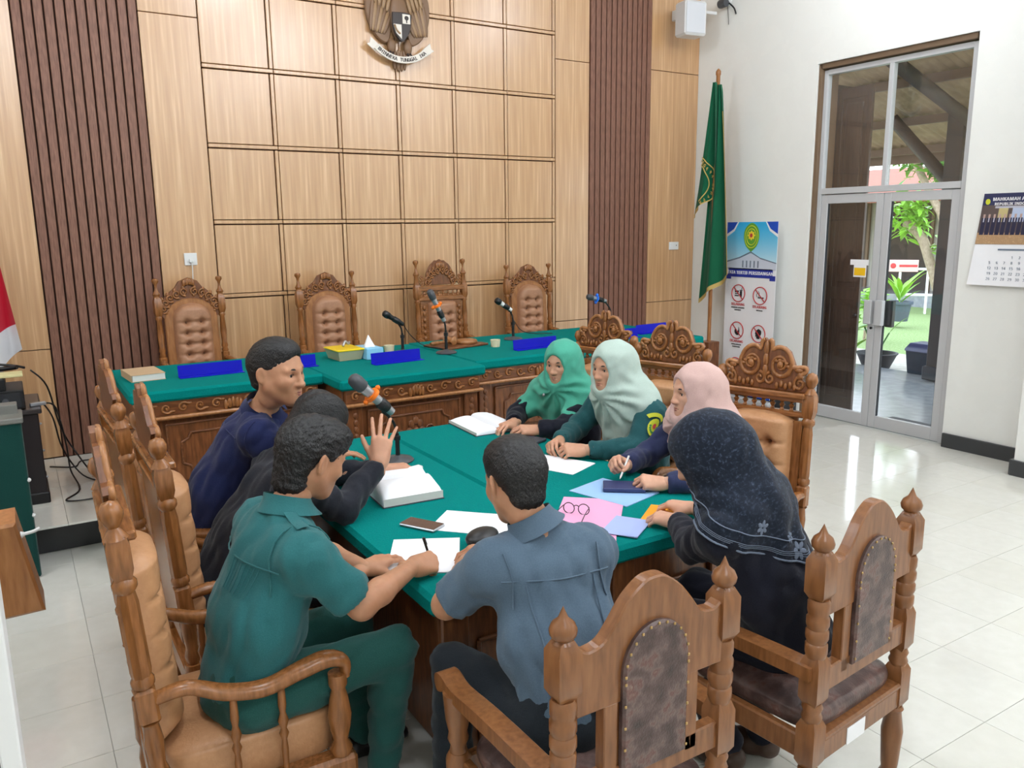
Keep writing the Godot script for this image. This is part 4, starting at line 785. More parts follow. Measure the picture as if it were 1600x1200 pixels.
	part("drape", MB.new().surf(60, 10, func(u: float, v: float) -> Vector3:
		var a := TAU * u
		var cx := signf(cos(a)) * pow(absf(cos(a)), 0.12)
		var cz := signf(sin(a)) * pow(absf(sin(a)), 0.12)
		var rip := 1.0 + 0.008 * v * sin(u * 120.0)
		return Vector3(cx * 0.5 * rip, 0.88 * (1.0 - v) + 0.01, cz * 0.12 * rip), true), mat("drape_green"), dt)
	part("top_board", MB.new().box(Vector3(0, 0.895, 0), Vector3(1.02, 0.03, 0.26), 0.006).box(Vector3(-0.01, 0.93, -0.06), Vector3(1.0, 0.06, 0.1), 0.004), plain("grey_board", c8(112, 112, 106), 0.6), dt)
	for k in 2: part("stud", MB.new().ball(Vector3(0.5, 0.36 + 0.2 * k, 0.1), Vector3.ONE * 0.012), mat("white_plastic"), dt)
	# a sloping wooden lectern top and the white cabinet edge nearest the camera
	var le := thing("lectern", "brown sloping wooden lectern side at the left edge", "lectern", Vector3(-0.2, 0, -2.62))
	part("side_board", MB.new().ext(PackedVector2Array([Vector2(-0.3, 1.06), Vector2(0.14, 1.075), Vector2(0.185, 0.8), Vector2(-0.3, 0.79)]), 0.16, at(Vector3.ZERO), 0.008), mat("honey"), le)
	part("stem", MB.new().box(Vector3(-0.2, 0.4, 0), Vector3(0.2, 0.8, 0.12), 0.006), mat("honey"), le)
	part("hook", MB.new().tube(curve([Vector3(0.15, 1.04, 0.08), Vector3(0.18, 1.045, 0.085), Vector3(0.195, 1.05, 0.08)]), [0.01, 0.008, 0.005], 8), mat("white_plastic"), le)
	var wc := thing("white_cabinet", "white cabinet edge close by at the lower left corner", "cabinet", Vector3(-0.36, 0, -1.5))
	part("side_panel", MB.new().box(Vector3(0.275, 0.665, 0), Vector3(0.03, 1.33, 0.12), 0.003), mat("white_plastic"), wc)
	part("back_panel", MB.new().box(Vector3(-0.02, 0.62, -0.05), Vector3(0.56, 1.24, 0.02), 0.003), plain("cabinet_dark", c8(48, 34, 30), 0.6), wc)

# ------------------------------------------------------------------ seen through the door
func leaf_shape(l: float, w: float) -> MB:   # a pointed leaf folded along its rib, along +z
	var mb := MB.new()
	var pts := [[0.0, 0.0], [0.2, 0.75], [0.45, 1.0], [0.75, 0.6], [1.0, 0.0]]
	for s in [-1.0, 1.0]:
		for k in 4:
			var a := Vector3(0, sin(pts[k][0] * 2.2) * l * 0.12, pts[k][0] * l)
			var b := Vector3(0, sin(pts[k + 1][0] * 2.2) * l * 0.12, pts[k + 1][0] * l)
			var c := b + Vector3(s * pts[k + 1][1] * w / 2, w * 0.12 * pts[k + 1][1], 0)
			var d := a + Vector3(s * pts[k][1] * w / 2, w * 0.12 * pts[k][1], 0)
			mb.quad(a, b, c, d, Vector3(-s * 0.25, 1, 0).normalized())
	return mb

func foliage(c: Vector3, r: Vector3, count: int, l: float, w: float, seed_: int) -> MB:
	var rng := RandomNumberGenerator.new()
	rng.seed = seed_
	var out := MB.new()
	var one := leaf_shape(l, w)
	for k in count:
		var p := Vector3(rng.randfn(), rng.randfn(), rng.randfn()).normalized() * pow(rng.randf(), 0.45)
		var xf := Transform3D(Basis.from_euler(Vector3(rng.randf_range(-0.5, 1.1), rng.randf() * TAU, rng.randf_range(-0.5, 0.5))).scaled(Vector3.ONE * rng.randf_range(0.7, 1.3)), c + p * r)
		for i in one.v.size():
			out.v.append(xf * one.v[i]); out.n.append((xf.basis * one.n[i]).normalized())
	return out

func outside() -> void:
	var g := noise_tex(0.08, [[0.0, c8(112, 136, 86)], [0.6, c8(140, 162, 110)], [1.0, c8(176, 180, 146)]], 512, 5)
	textured("lawn", g, Vector3(0.6, 0.6, 0.6), 0.95, true, 0.2)
	var cc := noise_tex(0.04, [[0.0, c8(120, 124, 128)], [1.0, c8(148, 152, 154)]], 256, 5)
	textured("concrete", cc, Vector3(0.6, 0.6, 0.6), 0.22, true, 0.5)
	textured("path", noise_tex(0.06, [[0.0, c8(170, 166, 154)], [1.0, c8(200, 196, 184)]], 256, 5), Vector3(0.5, 0.5, 0.5), 0.8, true, 0.3)
	textured("roof_sheet", noise_tex(0.03, [[0.0, c8(128, 108, 84)], [1.0, c8(176, 154, 124)]], 256, 4), Vector3(0.5, 0.5, 0.5), 0.8, true, 0.3)
	plain("dark_timber", c8(44, 38, 36), 0.7)
	plain("roof_beam", c8(98, 78, 62), 0.7)
	textured("shutter_wood", noise_tex(0.03, [[0.0, c8(44, 30, 22)], [1.0, c8(74, 54, 42)]], 256, 4), Vector3(4, 0.6, 4), 0.45)
	textured("bark", noise_tex(0.05, [[0.0, c8(132, 116, 96)], [1.0, c8(188, 172, 148)]], 256, 5), Vector3(3, 1, 3), 0.9)
	for k in [["leaf_bright", c8(122, 178, 52)], ["leaf_mid", c8(70, 128, 48)], ["leaf_deep", c8(46, 96, 44)]]:
		var lm := plain(k[0], k[1], 0.45)
		lm.cull_mode = BaseMaterial3D.CULL_DISABLED
		lm.backlight_enabled = true; lm.backlight = Color(0.35, 0.45, 0.1)
	plain("pot_black", c8(34, 36, 42), 0.6)
	plain("pot_grey", c8(84, 92, 104), 0.6)
	plain("bin_body", c8(44, 52, 62), 0.5)
	plain("bin_lid", c8(48, 54, 92), 0.35)
	plain("house_wall", c8(176, 174, 164), 0.85)  # grey darkened to stand for the shade under the verandah roof
	plain("house_dark", c8(62, 54, 46), 0.7)
	plain("roof_tiles", c8(150, 84, 66), 0.8)
	struct("ground_lawn", MB.new().box(Vector3(20, -0.16, -9), Vector3(21.5, 0.1, 26), 0.0), mat("lawn"))
	struct("ground_porch", MB.new().box(Vector3(8.3, -0.11, -5), Vector3(2.85, 0.2, 14), 0.01), mat("concrete"))
	struct("path_edge", MB.new().box(Vector3(10.55, -0.13, -8), Vector3(1.7, 0.1, 14), 0.01), mat("path"))
	lone("door_mat", MB.new().box(Vector3(0, 0.006, 0), Vector3(0.3, 0.012, 0.85), 0.003), mat("gasket"), "dark mat on the porch just outside the glass door", "mat", Vector3(7.1, -0.01, -4.15))
	# old wooden shutter leaf folded back behind the glass door
	var sh := thing("wooden_shutter", "tall dark brown panelled wooden shutter folded behind the glass door", "shutter", Vector3(6.95, 0.0, -5.01), -PI / 2 + 0.12)
	part("frame", MB.new().box(Vector3(-0.145, 1.58, 0), Vector3(0.05, 3.1, 0.04)).box(Vector3(0.145, 1.58, 0), Vector3(0.05, 3.1, 0.04)).box(Vector3(0, 3.08, 0), Vector3(0.25, 0.1, 0.04)).box(Vector3(0, 1.2, 0), Vector3(0.25, 0.12, 0.04)).box(Vector3(0, 0.1, 0), Vector3(0.25, 0.14, 0.04)), mat("shutter_wood"), sh)
	part("panel", MB.new().box(Vector3(0, 2.15, 0), Vector3(0.25, 1.8, 0.016)).box(Vector3(0, 2.15, 0.01), Vector3(0.17, 1.68, 0.016), 0.006), mat("shutter_wood"), sh)
	part("panel", MB.new().box(Vector3(0, 0.66, 0), Vector3(0.25, 0.98, 0.016)).box(Vector3(0, 0.66, 0.01), Vector3(0.17, 0.88, 0.016), 0.006), mat("shutter_wood"), sh)
	part("knob", MB.new().ball(Vector3(0.15, 1.0, 0.035), Vector3.ONE * 0.018), mat("black_plastic"), sh)
	var s2 := thing("wooden_shutter", "narrow dark shutter leaf edge beside the left door jamb", "shutter", Vector3(7.0, 0.0, -5.2), 0.05)
	part("frame", MB.new().box(Vector3(0, 1.6, 0), Vector3(0.3, 3.14, 0.035)), mat("dark_timber"), s2)
	# porch roof: sheets on beams, a post with its brace
	var rf := thing("porch_roof", "corrugated brown porch roof sloping down outside the door", "roof", Vector3(6.9, 3.95, -5.0))
	var slope := atan2(1.08, 3.7)
	for k in 14:
		var z := -4.9 + 0.62 * k
		part("sheet", MB.new().surf(24, 2, func(u: float, v: float) -> Vector3: return Vector3(3.9 * v, -3.9 * tan(slope) * v + 0.013 * cos(u * TAU * 6.0), z + 0.63 * u)), mat("roof_sheet"), rf)
	mat("roof_sheet").cull_mode = BaseMaterial3D.CULL_DISABLED
	for x in [0.5, 1.7, 2.7, 3.6]: part("purlin", MB.new().box(Vector3(x, -x * tan(slope) - 0.07, 0), Vector3(0.06, 0.1, 9.4)), mat("roof_beam"), rf)
	part("eave_board", MB.new().box(Vector3(3.86, -3.86 * tan(slope) - 0.06, 0), Vector3(0.03, 0.17, 9.4)), mat("roof_beam"), rf)
	for z in [-3.4, -0.25, 2.9]: part("rafter", MB.new().tube(PackedVector3Array([Vector3(-0.05, -0.14, z), Vector3(2.5, -0.14 - 2.5 * tan(slope) - 0.12, z)]), [0.09], 4), mat("dark_timber"), rf)
	var po := thing("porch_post", "thick dark timber post of the porch with a slanting brace", "post", Vector3(9.4, 0, -5.4))
	part("shaft", MB.new().box(Vector3(0, 1.55, 0), Vector3(0.2, 3.1, 0.2), 0.008), mat("dark_timber"), po)
	part("brace", MB.new().tube(PackedVector3Array([Vector3(0, 2.3, -0.05), Vector3(0, 3.12, -0.85)]), [0.075], 4), mat("dark_timber"), po)
	part("footing", MB.new().box(Vector3(0, 0.09, 0), Vector3(0.26, 0.16, 0.26), 0.01), mat("pot_black"), po)
	# bin
	var b := thing("trash_bin", "dark grey plastic swing-lid bin beside the porch post", "bin", Vector3(9.75, -0.01, -5.78))
	part("body", MB.new().lathe([[0.19, 0.0], [0.2, 0.01], [0.235, 0.29], [0.245, 0.3]], at(Vector3.ZERO, 0, PI / 4), 4), mat("bin_body"), b)
	part("lid", MB.new().lathe([[0.25, 0.29], [0.25, 0.315], [0.19, 0.39], [0.1, 0.4], [0.0, 0.4]], at(Vector3.ZERO, 0, PI / 4), 4), mat("bin_lid"), b)
	# pots
	var p1 := thing("potted_plant", "low black bowl pot with two broad deep green leaves on bare stems", "plant", Vector3(10.0, -0.08, -6.62))
	part("pot", MB.new().lathe([[0.17, 0.0], [0.26, 0.2], [0.27, 0.2], [0.27, 0.215], [0.24, 0.215], [0.2, 0.1], [0.0, 0.1]], Transform3D.IDENTITY, 20), mat("pot_black"), p1)
	part("stem", MB.new().tube(curve([Vector3(0, 0.1, 0), Vector3(-0.02, 0.35, -0.1), Vector3(-0.02, 0.55, -0.2)]), [0.012]).tube(curve([Vector3(0, 0.1, 0), Vector3(0.0, 0.3, 0.06), Vector3(0.0, 0.5, 0.16)]), [0.01]).tube(curve([Vector3(0, 0.1, 0), Vector3(0.02, 0.4, -0.05), Vector3(0.02, 0.62, -0.02)]), [0.01]), mat("leaf_deep"), p1)
	for k in [[Vector3(-0.02, 0.5, -0.18), 2.6, 0.3, 0.42, 0.3], [Vector3(0, 0.48, 0.15), 0.4, -0.7, 0.36, 0.1], [Vector3(0.02, 0.6, -0.03), 3.6, 0.5, 0.4, 0.26], [Vector3(-0.02, 0.4, -0.12), 3.4, 0.9, 0.34, 0.2]]:
		part("leaf", leaf_shape(k[3], k[4]), mat("leaf_mid"), p1, at(k[0], k[2], k[1]))
	var p2 := thing("potted_plant", "blue grey tub with a spiky pale green plant across the lawn", "plant", Vector3(14.5, -0.1, -9.2))
	part("pot", MB.new().lathe([[0.16, 0.12], [0.21, 0.45], [0.24, 0.45], [0.24, 0.5], [0.21, 0.5], [0.18, 0.4], [0.0, 0.4]], Transform3D.IDENTITY, 18), mat("pot_grey"), p2)
	for k in 13:
		var a := k * 2.4
		part("leaf", leaf_shape(0.5 + 0.1 * (k % 3), 0.1), mat("leaf_bright"), p2, at(Vector3(0, 0.45 + 0.02 * k, 0), -0.5 - 0.06 * (k % 5), a))
	var p3 := thing("shrub", "pale green leafy shrub growing behind the door handle", "plant", Vector3(12.3, -0.1, -8.4))
	part("foliage", foliage(Vector3(0, 0.62, 0), Vector3(0.28, 0.3, 0.35), 150, 0.14, 0.07, 3), mat("leaf_bright"), p3).set_meta("kind", "stuff")
	part("stem", MB.new().tube(PackedVector3Array([Vector3(0, 0, 0), Vector3(0.03, 0.6, 0)]), [0.025]), mat("bark"), p3)
	# tree
	var t := thing("tree", "forked pale trunk tree with bright green leaves on the lawn", "tree", Vector3(13.0, -0.12, -7.45))
	part("trunk", MB.new().tube(curve([Vector3(0, 0, 0.02), Vector3(0, 0.6, -0.03), Vector3(0, 1.1, -0.05), Vector3(0, 1.9, -0.12), Vector3(0, 2.4, -0.08), Vector3(0.1, 3.2, 0.2)]), [0.17, 0.16, 0.15, 0.14, 0.14, 0.13, 0.13, 0.13, 0.12, 0.12, 0.12, 0.11, 0.11, 0.1, 0.1, 0.1, 0.1, 0.09, 0.09, 0.08, 0.07], 12), mat("bark"), t)
	part("branch", MB.new().tube(curve([Vector3(0, 0.75, -0.05), Vector3(0, 1.3, -0.3), Vector3(0, 1.75, -0.5), Vector3(0, 2.0, -0.8)]), [0.12, 0.11, 0.1, 0.1, 0.09, 0.08], 10).tube(curve([Vector3(0, 2.0, -0.12), Vector3(0, 2.6, -0.5), Vector3(0.1, 3.3, -0.95)]), [0.09, 0.08, 0.06], 10), mat("bark"), t)
	part("leaves", foliage(Vector3(0, 2.12, -0.72), Vector3(0.3, 0.42, 0.34), 230, 0.2, 0.08, 7), mat("leaf_bright"), t).set_meta("kind", "stuff")
	part("leaves", foliage(Vector3(0, 1.62, -0.12), Vector3(0.12, 0.26, 0.16), 60, 0.17, 0.07, 9), mat("leaf_bright"), t).set_meta("kind", "stuff")
	part("leaves", foliage(Vector3(0.2, 3.1, -0.45), Vector3(0.6, 0.5, 0.75), 420, 0.22, 0.09, 11), mat("leaf_mid"), t).set_meta("kind", "stuff")
	# sign rack in front of the building
	var sg := thing("sign_rack", "white metal stand holding a pink notice board", "sign", Vector3(17, -0.1, -10.3), 0.6)
	part("frame", MB.new().box(Vector3(0, 0.5, -0.45), Vector3(0.06, 1.0, 0.05)).box(Vector3(0, 0.5, 0.1), Vector3(0.06, 1.0, 0.05)).box(Vector3(0, 0.5, 0.35), Vector3(0.06, 1.0, 0.05)).box(Vector3(0, 0.42, -0.05), Vector3(0.05, 0.05, 0.8)).box(Vector3(0, 0.98, -0.05), Vector3(0.05, 0.05, 0.85)), mat("white_plastic"), sg)
	part("board", MB.new().box(Vector3(-0.04, 1.05, -0.4), Vector3(0.03, 0.26, 0.6)), plain("notice_pink", c8(214, 176, 172), 0.7), sg)
	part("board_print", MB.new().box(Vector3(-0.058, 1.05, -0.3), Vector3(0.004, 0.05, 0.36)).ball(Vector3(-0.058, 1.05, -0.6), Vector3(0.004, 0.06, 0.06)), mat("print_red"), sg)
	# the building across the lawn
	var h := thing("building", "pale courtyard building with a red tiled roof across the lawn", "building", Vector3(19.5, -0.1, -10))
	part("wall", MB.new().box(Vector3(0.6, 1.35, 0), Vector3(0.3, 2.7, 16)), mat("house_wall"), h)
	part("verandah", MB.new().box(Vector3(-0.3, 0.12, 0), Vector3(1.6, 0.3, 16)), mat("concrete"), h)
	part("roof", MB.new().ext(PackedVector2Array([Vector2(-2.2, 2.45), Vector2(-2.2, 2.56), Vector2(2.2, 3.5), Vector2(2.2, 2.55)]), 16.5), mat("roof_tiles"), h)
	for z in [-2.5, -4.3, 0.6, 3.4]:
		var w := part("door", MB.new().box(Vector3(0.43, 1.3, z), Vector3(0.06, 2.3, 1.1)), mat("house_dark"), h)
		part("frame", MB.new().box(Vector3(0.4, 2.48, z), Vector3(0.06, 0.07, 1.24)).box(Vector3(0.4, 1.3, z - 0.6), Vector3(0.06, 2.4, 0.07)).box(Vector3(0.4, 1.3, z + 0.6), Vector3(0.06, 2.4, 0.07)), mat("old_brown"), w)
	for z in [-3.4, -0.8, 1.9]: part("column", MB.new().box(Vector3(-0.9, 1.3, z), Vector3(0.22, 2.6, 0.22)), mat("house_wall"), h)

# ------------------------------------------------------------------ the eight people
func J_(kind: String, label: String, hip: Vector3, neck: Vector3, fwd: Vector3, half: float, head: Vector3, look: Vector3) -> Dictionary:
	fwd = Vector3(fwd.x, 0, fwd.z).normalized()
	var left := Vector3.UP.cross(fwd).normalized()   # the person's own left
	var J := {"kind": kind, "label": label, "hip": hip, "neck": neck, "fwd": fwd, "head": head, "look": look}
	var drop := (hip - neck).normalized() * 0.055
	J.sl = neck + left * half + drop + fwd * 0.01
	J.sr = neck - left * half + drop + fwd * 0.01
	for e in [["l", 1.0], ["r", -1.0]]:
		var s: float = e[1]
		J["h" + e[0]] = hip + left * s * 0.09 + Vector3(0, -0.02, 0)
		J["k" + e[0]] = hip + left * s * 0.13 + fwd * 0.4 + Vector3(0, -0.01, 0)
		J["a" + e[0]] = hip + left * s * 0.13 + fwd * 0.42 + Vector3(0, 0.1 - hip.y, 0)
	J.long = true
	J.cloth2 = mat("dark_trousers")
	J.shoe = mat("shoe_black")
	return J

func hand_at(J: Dictionary, e: String, el: Vector3, wr: Vector3, fingers: Vector3, back: Vector3, pose: String) -> void:
	J["e" + e] = el; J["w" + e] = wr; J["f" + e] = fingers; J["b" + e] = back; J["p" + e] = pose

func figures() -> void:
	# man in navy, turned to the others
	var J := J_("man", "man in a dark navy shirt turned towards the others, far left of the table", Vector3(0.6, 0.55, -3.62), Vector3(0.84, 1.1, -3.38), Vector3(1, 0, 0.25), 0.185, Vector3(0.89, 1.3, -3.25), Vector3(0.62, -0.1, 0.8))
	J.skin = mat("skin_a"); J.cloth = mat("navy_cloth"); J.collar = true; J.big = 1.08; J.girth = 1.06
	hand_at(J, "r", Vector3(0.98, 0.82, -3.12), Vector3(1.08, 0.81, -3.3), Vector3(1, -0.1, -0.3), Vector3(0, 1, 0.2), "flat")
	hand_at(J, "l", Vector3(1.05, 0.82, -3.72), Vector3(1.2, 0.81, -3.62), Vector3(1, 0, 0.1), Vector3(0, 1, 0), "flat")
	var p := person(J)
	hair(J, p, "swept")
	seam(J, p, "seam", [J.sr + Vector3(-0.02, 0.08, 0.04), J.sr + Vector3(-0.1, 0.0, 0.07), J.sr + Vector3(-0.08, -0.1, 0.08)])
	back_seam(J, p, "yoke_seam", [[0.0, 0.05], [0.5, 0.055], [1.0, 0.05]])
	# person in black, bent over the books with one hand raised
	J = J_("woman", "person in a black shirt with parted black hair, one hand raised", Vector3(0.55, 0.53, -3.0), Vector3(0.84, 0.99, -3.0), Vector3(1, 0, 0.05), 0.17, Vector3(0.98, 1.13, -3.02), Vector3(0.9, -0.75, -0.1))
	J.crown = Vector3(0.6, 1, 0); J.big = 0.88; J.hand = 1.1; J.skin = mat("skin_d"); J.cloth = mat("black_cloth"); J.crease = 0.011
	hand_at(J, "r", Vector3(1.0, 0.81, -2.86), Vector3(1.195, 0.93, -2.965), Vector3(0.3, 0.9, -0.3), Vector3(-0.5, 0.1, 0.85), "open")
	hand_at(J, "l", Vector3(1.1, 0.82, -3.3), Vector3(1.29, 0.835, -3.17), Vector3(1, 0.05, 0.2), Vector3(0, 1, 0), "relaxed")
	p = person(J)
	hair(J, p, "parted")
	pen("white pen held behind the raised hand", Vector3(1.19, 0.965, -3.03), Vector3(1.25, 1.03, -3.055), mat("white_plastic"))
	lone("eraser", MB.new().box(Vector3(0, 0.012, 0), Vector3(0.09, 0.022, 0.035), 0.004), mat("white_plastic"), "white block held over the thick open book", "eraser", Vector3(1.42, 0.815, -3.13), 0.2)
	# man in the teal shirt, writing
	J = J_("man", "man in a short-sleeved teal shirt writing on a white sheet", Vector3(0.47, 0.55, -2.3), Vector3(0.615, 1.01, -2.31), Vector3(1, 0, -0.12), 0.17, Vector3(0.73, 1.185, -2.34), Vector3(0.95, -0.42, -0.22))
	J.crown = Vector3(0.35, 1, 0); J.skin = mat("skin_b"); J.cloth = mat("teal_cloth"); J.cloth2 = mat("teal_trousers"); J.long = false; J.collar = true; J.girth = 1.04
	J.kr = Vector3(0.9, 0.57, -2.18); J.ar = Vector3(0.86, 0.1, -2.22); J.kl = Vector3(0.88, 0.55, -2.48); J.al = Vector3(0.9, 0.1, -2.5)
	hand_at(J, "r", Vector3(0.77, 0.79, -2.09), Vector3(0.985, 0.815, -2.205), Vector3(1, -0.1, -0.25), Vector3(0.1, 0.8, 0.6), "pen")
	hand_at(J, "l", Vector3(0.78, 0.8, -2.56), Vector3(0.875, 0.79, -2.33), Vector3(0.75, 0.0, -0.35), Vector3(0, 1, 0.1), "flat")
	p = person(J)
	hair(J, p, "shaggy")
	var b: Vector3 = -J.fwd
	back_seam(J, p, "yoke_seam", [[-0.05, 0.05], [0.25, 0.055], [0.5, 0.055], [0.75, 0.055], [1.05, 0.05]], 0.0024)
	seam(J, p, "sleeve_seam", [J.sr.lerp(J.sl, 0.06) + b * 0.1 + Vector3(0, -0.1, 0), J.sr.lerp(J.sl, 0.1) + b * 0.04 + Vector3(0, 0.06, 0), J.sr.lerp(J.sl, 0.06) - b * 0.08 + Vector3(0, 0.02, 0)], 0.0024)
	for k in 8: back_seam(J, p, "pleat", [[0.5 + 0.05 * k, 0.06], [0.5 + 0.047 * k, 0.1], [0.5 + 0.044 * k, 0.15]], 0.0016)
	patch(J, p, "epaulette", J.sr.lerp(J.neck, 0.35) + Vector3(0, 0.1, 0), (J.sr - J.neck).normalized(), J.fwd, func(u: float, v: float) -> Vector2: return Vector2((u - 0.5) * 0.13, (v - 0.5) * 0.045), J.cloth, 0.006)
	pen("black pen in the writing hand of the man in teal", Vector3(1.09, 0.765, -2.27), Vector3(1.055, 0.88, -2.265), mat("black_plastic"))
	# man in the grey blue shirt, seen from behind
	J = J_("man", "man in a slate grey shirt seen from behind at the near end", Vector3(1.2, 0.55, -1.63), Vector3(1.205, 0.995, -1.8), Vector3(0.26, 0, -1), 0.142, Vector3(1.172, 1.155, -1.88), Vector3(0.05, -0.35, -1))
	J.skin = mat("skin_b"); J.cloth = mat("slate_cloth"); J.long = false; J.collar = true; J.girth = 0.95; J.crown = Vector3(0, 1, -0.3)
	hand_at(J, "l", Vector3(0.985, 0.785, -1.97), Vector3(1.14, 0.8, -2.15), Vector3(0.7, 0, -0.6), Vector3(-0.2, 1, 0), "relaxed")
	hand_at(J, "r", Vector3(1.4, 0.81, -2.0), Vector3(1.3, 0.8, -2.2), Vector3(-0.7, 0, -0.6), Vector3(0.2, 1, 0), "relaxed")
	J.kl = Vector3(1.02, 0.56, -2.0); J.al = Vector3(0.97, 0.1, -1.95); J.kr = Vector3(1.38, 0.56, -2.0); J.ar = Vector3(1.4, 0.1, -1.95)
	p = person(J)
	hair(J, p, "crop")
	b = -J.fwd
	back_seam(J, p, "yoke_seam", [[-0.05, 0.045], [0.2, 0.05], [0.5, 0.055], [0.8, 0.05], [1.05, 0.045]], 0.0026)
	back_seam(J, p, "back_pleat", [[0.16, 0.055], [0.18, 0.15], [0.21, 0.25], [0.25, 0.36]], 0.0034)
	back_seam(J, p, "back_pleat", [[0.86, 0.055], [0.85, 0.15], [0.83, 0.25], [0.8, 0.36]], 0.003)
	for e in ["l", "r"]: back_seam(J, p, "sleeve_seam", [[0.02, -0.03], [0.05, 0.04], [0.02, 0.12]] if e == "l" else [[0.98, -0.03], [0.95, 0.04], [0.98, 0.12]], 0.0026)
	# woman in black with the dark printed scarf
	J = J_("woman", "woman in black with a dark printed headscarf reaching across the table", Vector3(2.05, 0.55, -1.6), Vector3(1.93, 0.99, -1.7), Vector3(-0.3, 0, -1), 0.17, Vector3(1.84, 1.145, -1.785), Vector3(-0.6, -0.5, -0.7))
	J.skin = mat("skin_c"); J.cloth = mat("ink_cloth"); J.cloth2 = mat("ink_cloth"); J.shoe = mat("shoe_brown"); J.girth = 1.12
	hand_at(J, "l", Vector3(1.87, 0.8, -1.87), Vector3(2.0, 0.8, -2.07), Vector3(-0.35, -0.05, -1), Vector3(-0.1, 1, 0.1), "relaxed")
	hand_at(J, "r", Vector3(2.2, 0.82, -1.9), Vector3(2.14, 0.8, -2.14), Vector3(-0.4, 0, -1), Vector3(0, 1, 0), "relaxed")
	J.al = Vector3(1.95, 0.1, -1.75); J.ar = Vector3(2.1, 0.1, -1.73)
	p = person(J)
	var h0 := Vector3(1.79, 0.995, -1.84)
	J.hem = [h0, Vector3(0.27, -0.19, 0.38).cross(Vector3(-0.38, 0.0, 0.27)).normalized()]
	if J.hem[1].dot(J.head - h0) < 0.0: J.hem[1] = -J.hem[1]
	var hs := hijab(J, p, mat("night_scarf"), 0.0, "headscarf", 0.4, -1.0, 0.012)
	scarf_print(J, p, hs)
	# woman in the dusty pink scarf
	J = J_("woman", "woman in navy with a dusty pink headscarf, holding a pencil", Vector3(2.68, 0.52, -2.48), Vector3(2.58, 0.99, -2.52), Vector3(-1, 0, 0.0), 0.165, Vector3(2.51, 1.15, -2.52), Vector3(-1, -0.05, -0.28))
	J.skin = mat("skin_c"); J.cloth = mat("dusk_cloth")
	hand_at(J, "l", Vector3(2.42, 0.81, -2.33), Vector3(2.26, 0.8, -2.43), Vector3(-0.8, 0.1, -0.5), Vector3(0.1, 0.8, 0.6), "clasp")
	hand_at(J, "r", Vector3(2.47, 0.81, -2.78), Vector3(2.25, 0.82, -2.68), Vector3(-0.75, 0.35, 0.2), Vector3(-0.2, 0.75, -0.6), "fist")
	p = person(J)
	hijab(J, p, mat("rose_scarf"), 0.12, "headscarf", 0.12, 0.0)
	part("scarf_tail", MB.new().surf(10, 24, func(u: float, v: float) -> Vector3: return J.off * (Vector3(2.44 - 0.07 * v + 0.02 * sin(u * 6.0), 1.0 - 0.27 * v, -2.46 + (u - 0.5) * (0.09 + 0.03 * v) + 0.03 * v))), double("rose_scarf"), p)
	pen("thin pencil held by the woman in the pink scarf", Vector3(2.14, 0.8, -2.58), Vector3(2.24, 0.875, -2.64), mat("white_plastic"), "pencil")
	# woman in the pale sage scarf
	J = J_("woman", "woman in a deep sea-green uniform with a pale sage headscarf", Vector3(2.74, 0.53, -3.12), Vector3(2.61, 1.015, -3.11), Vector3(-1, 0, 0.05), 0.18, Vector3(2.515, 1.175, -3.11), Vector3(-1, -0.08, 0.12))
	J.skin = mat("skin_d"); J.cloth = mat("sea_cloth"); J.girth = 1.08
	hand_at(J, "l", Vector3(2.5, 0.81, -2.88), Vector3(2.285, 0.805, -3.02), Vector3(-0.85, 0.05, -0.5), Vector3(0.1, 0.75, 0.65), "clasp")
	hand_at(J, "r", Vector3(2.48, 0.81, -3.36), Vector3(2.27, 0.805, -3.22), Vector3(-0.85, 0.1, 0.5), Vector3(-0.2, 0.9, -0.4), "clasp")
	p = person(J)
	hijab(J, p, mat("sage_scarf"), 0.24, "headscarf", 0.14, 0.0, 0.006)
	var wd: Vector3 = (J.wl - J.el).normalized()
	var wx: Transform3D = J.off * Transform3D(Basis(Quaternion(Vector3.UP, wd)), J.wl - wd * 0.03)
	part("watch_strap", MB.new().lathe([[0.0325, -0.01], [0.0345, -0.008], [0.0345, 0.008], [0.0325, 0.01]], wx, 20), mat("black_plastic"), p)
	part("watch_face", MB.new().lathe([[0.0, 0.0], [0.02, 0.0], [0.021, 0.004], [0.018, 0.009], [0.0, 0.009]], J.off * Transform3D(Basis(Quaternion(Vector3.UP, Vector3(0.1, 0.55, 0.83).normalized())), J.wl - wd * 0.03 + Vector3(0.003, 0.018, 0.027)), 20), mat("grey_plastic"), p)
	var pc: Vector3 = J.sl.lerp(J.el, 0.36) + Vector3(-0.01, 0.02, 0.08)
	var pu: Vector3 = (J.sl - J.el).normalized()
	var pr: Vector3 = Vector3(0.75, 0.05, 0.55).normalized()
	pr = (pr - pu * pr.dot(pu)).normalized()
	patch(J, p, "arm_badge", pc, pr, pu, func(u: float, v: float) -> Vector2: return Vector2(cos(u * TAU) * v * 0.037, sin(u * TAU) * v * 0.047 - 0.012), mat("patch_yellow"), 0.007)
	patch(J, p, "arm_badge", pc, pr, pu, func(u: float, v: float) -> Vector2:
		var a := lerpf(2.5, 0.64, u)
		var r := lerpf(0.052, 0.072, v)
		return Vector2(cos(a) * r, sin(a) * r - 0.008), mat("patch_yellow"), 0.007)
	patch(J, p, "badge_emblem", pc, pr, pu, func(u: float, v: float) -> Vector2: return Vector2(cos(u * TAU) * v * 0.012, sin(u * TAU) * v * 0.014 - 0.006), mat("print_red"), 0.009)
	for k in 9:
		var a := PI * (1.0 + k / 8.0)
		patch(J, p, "badge_emblem", pc, pr, pu, func(u: float, v: float) -> Vector2: return Vector2(cos(a) * 0.024 + cos(u * TAU) * v * 0.006, sin(a) * 0.03 - 0.01 + sin(u * TAU) * v * 0.006), mat("patch_green"), 0.009)
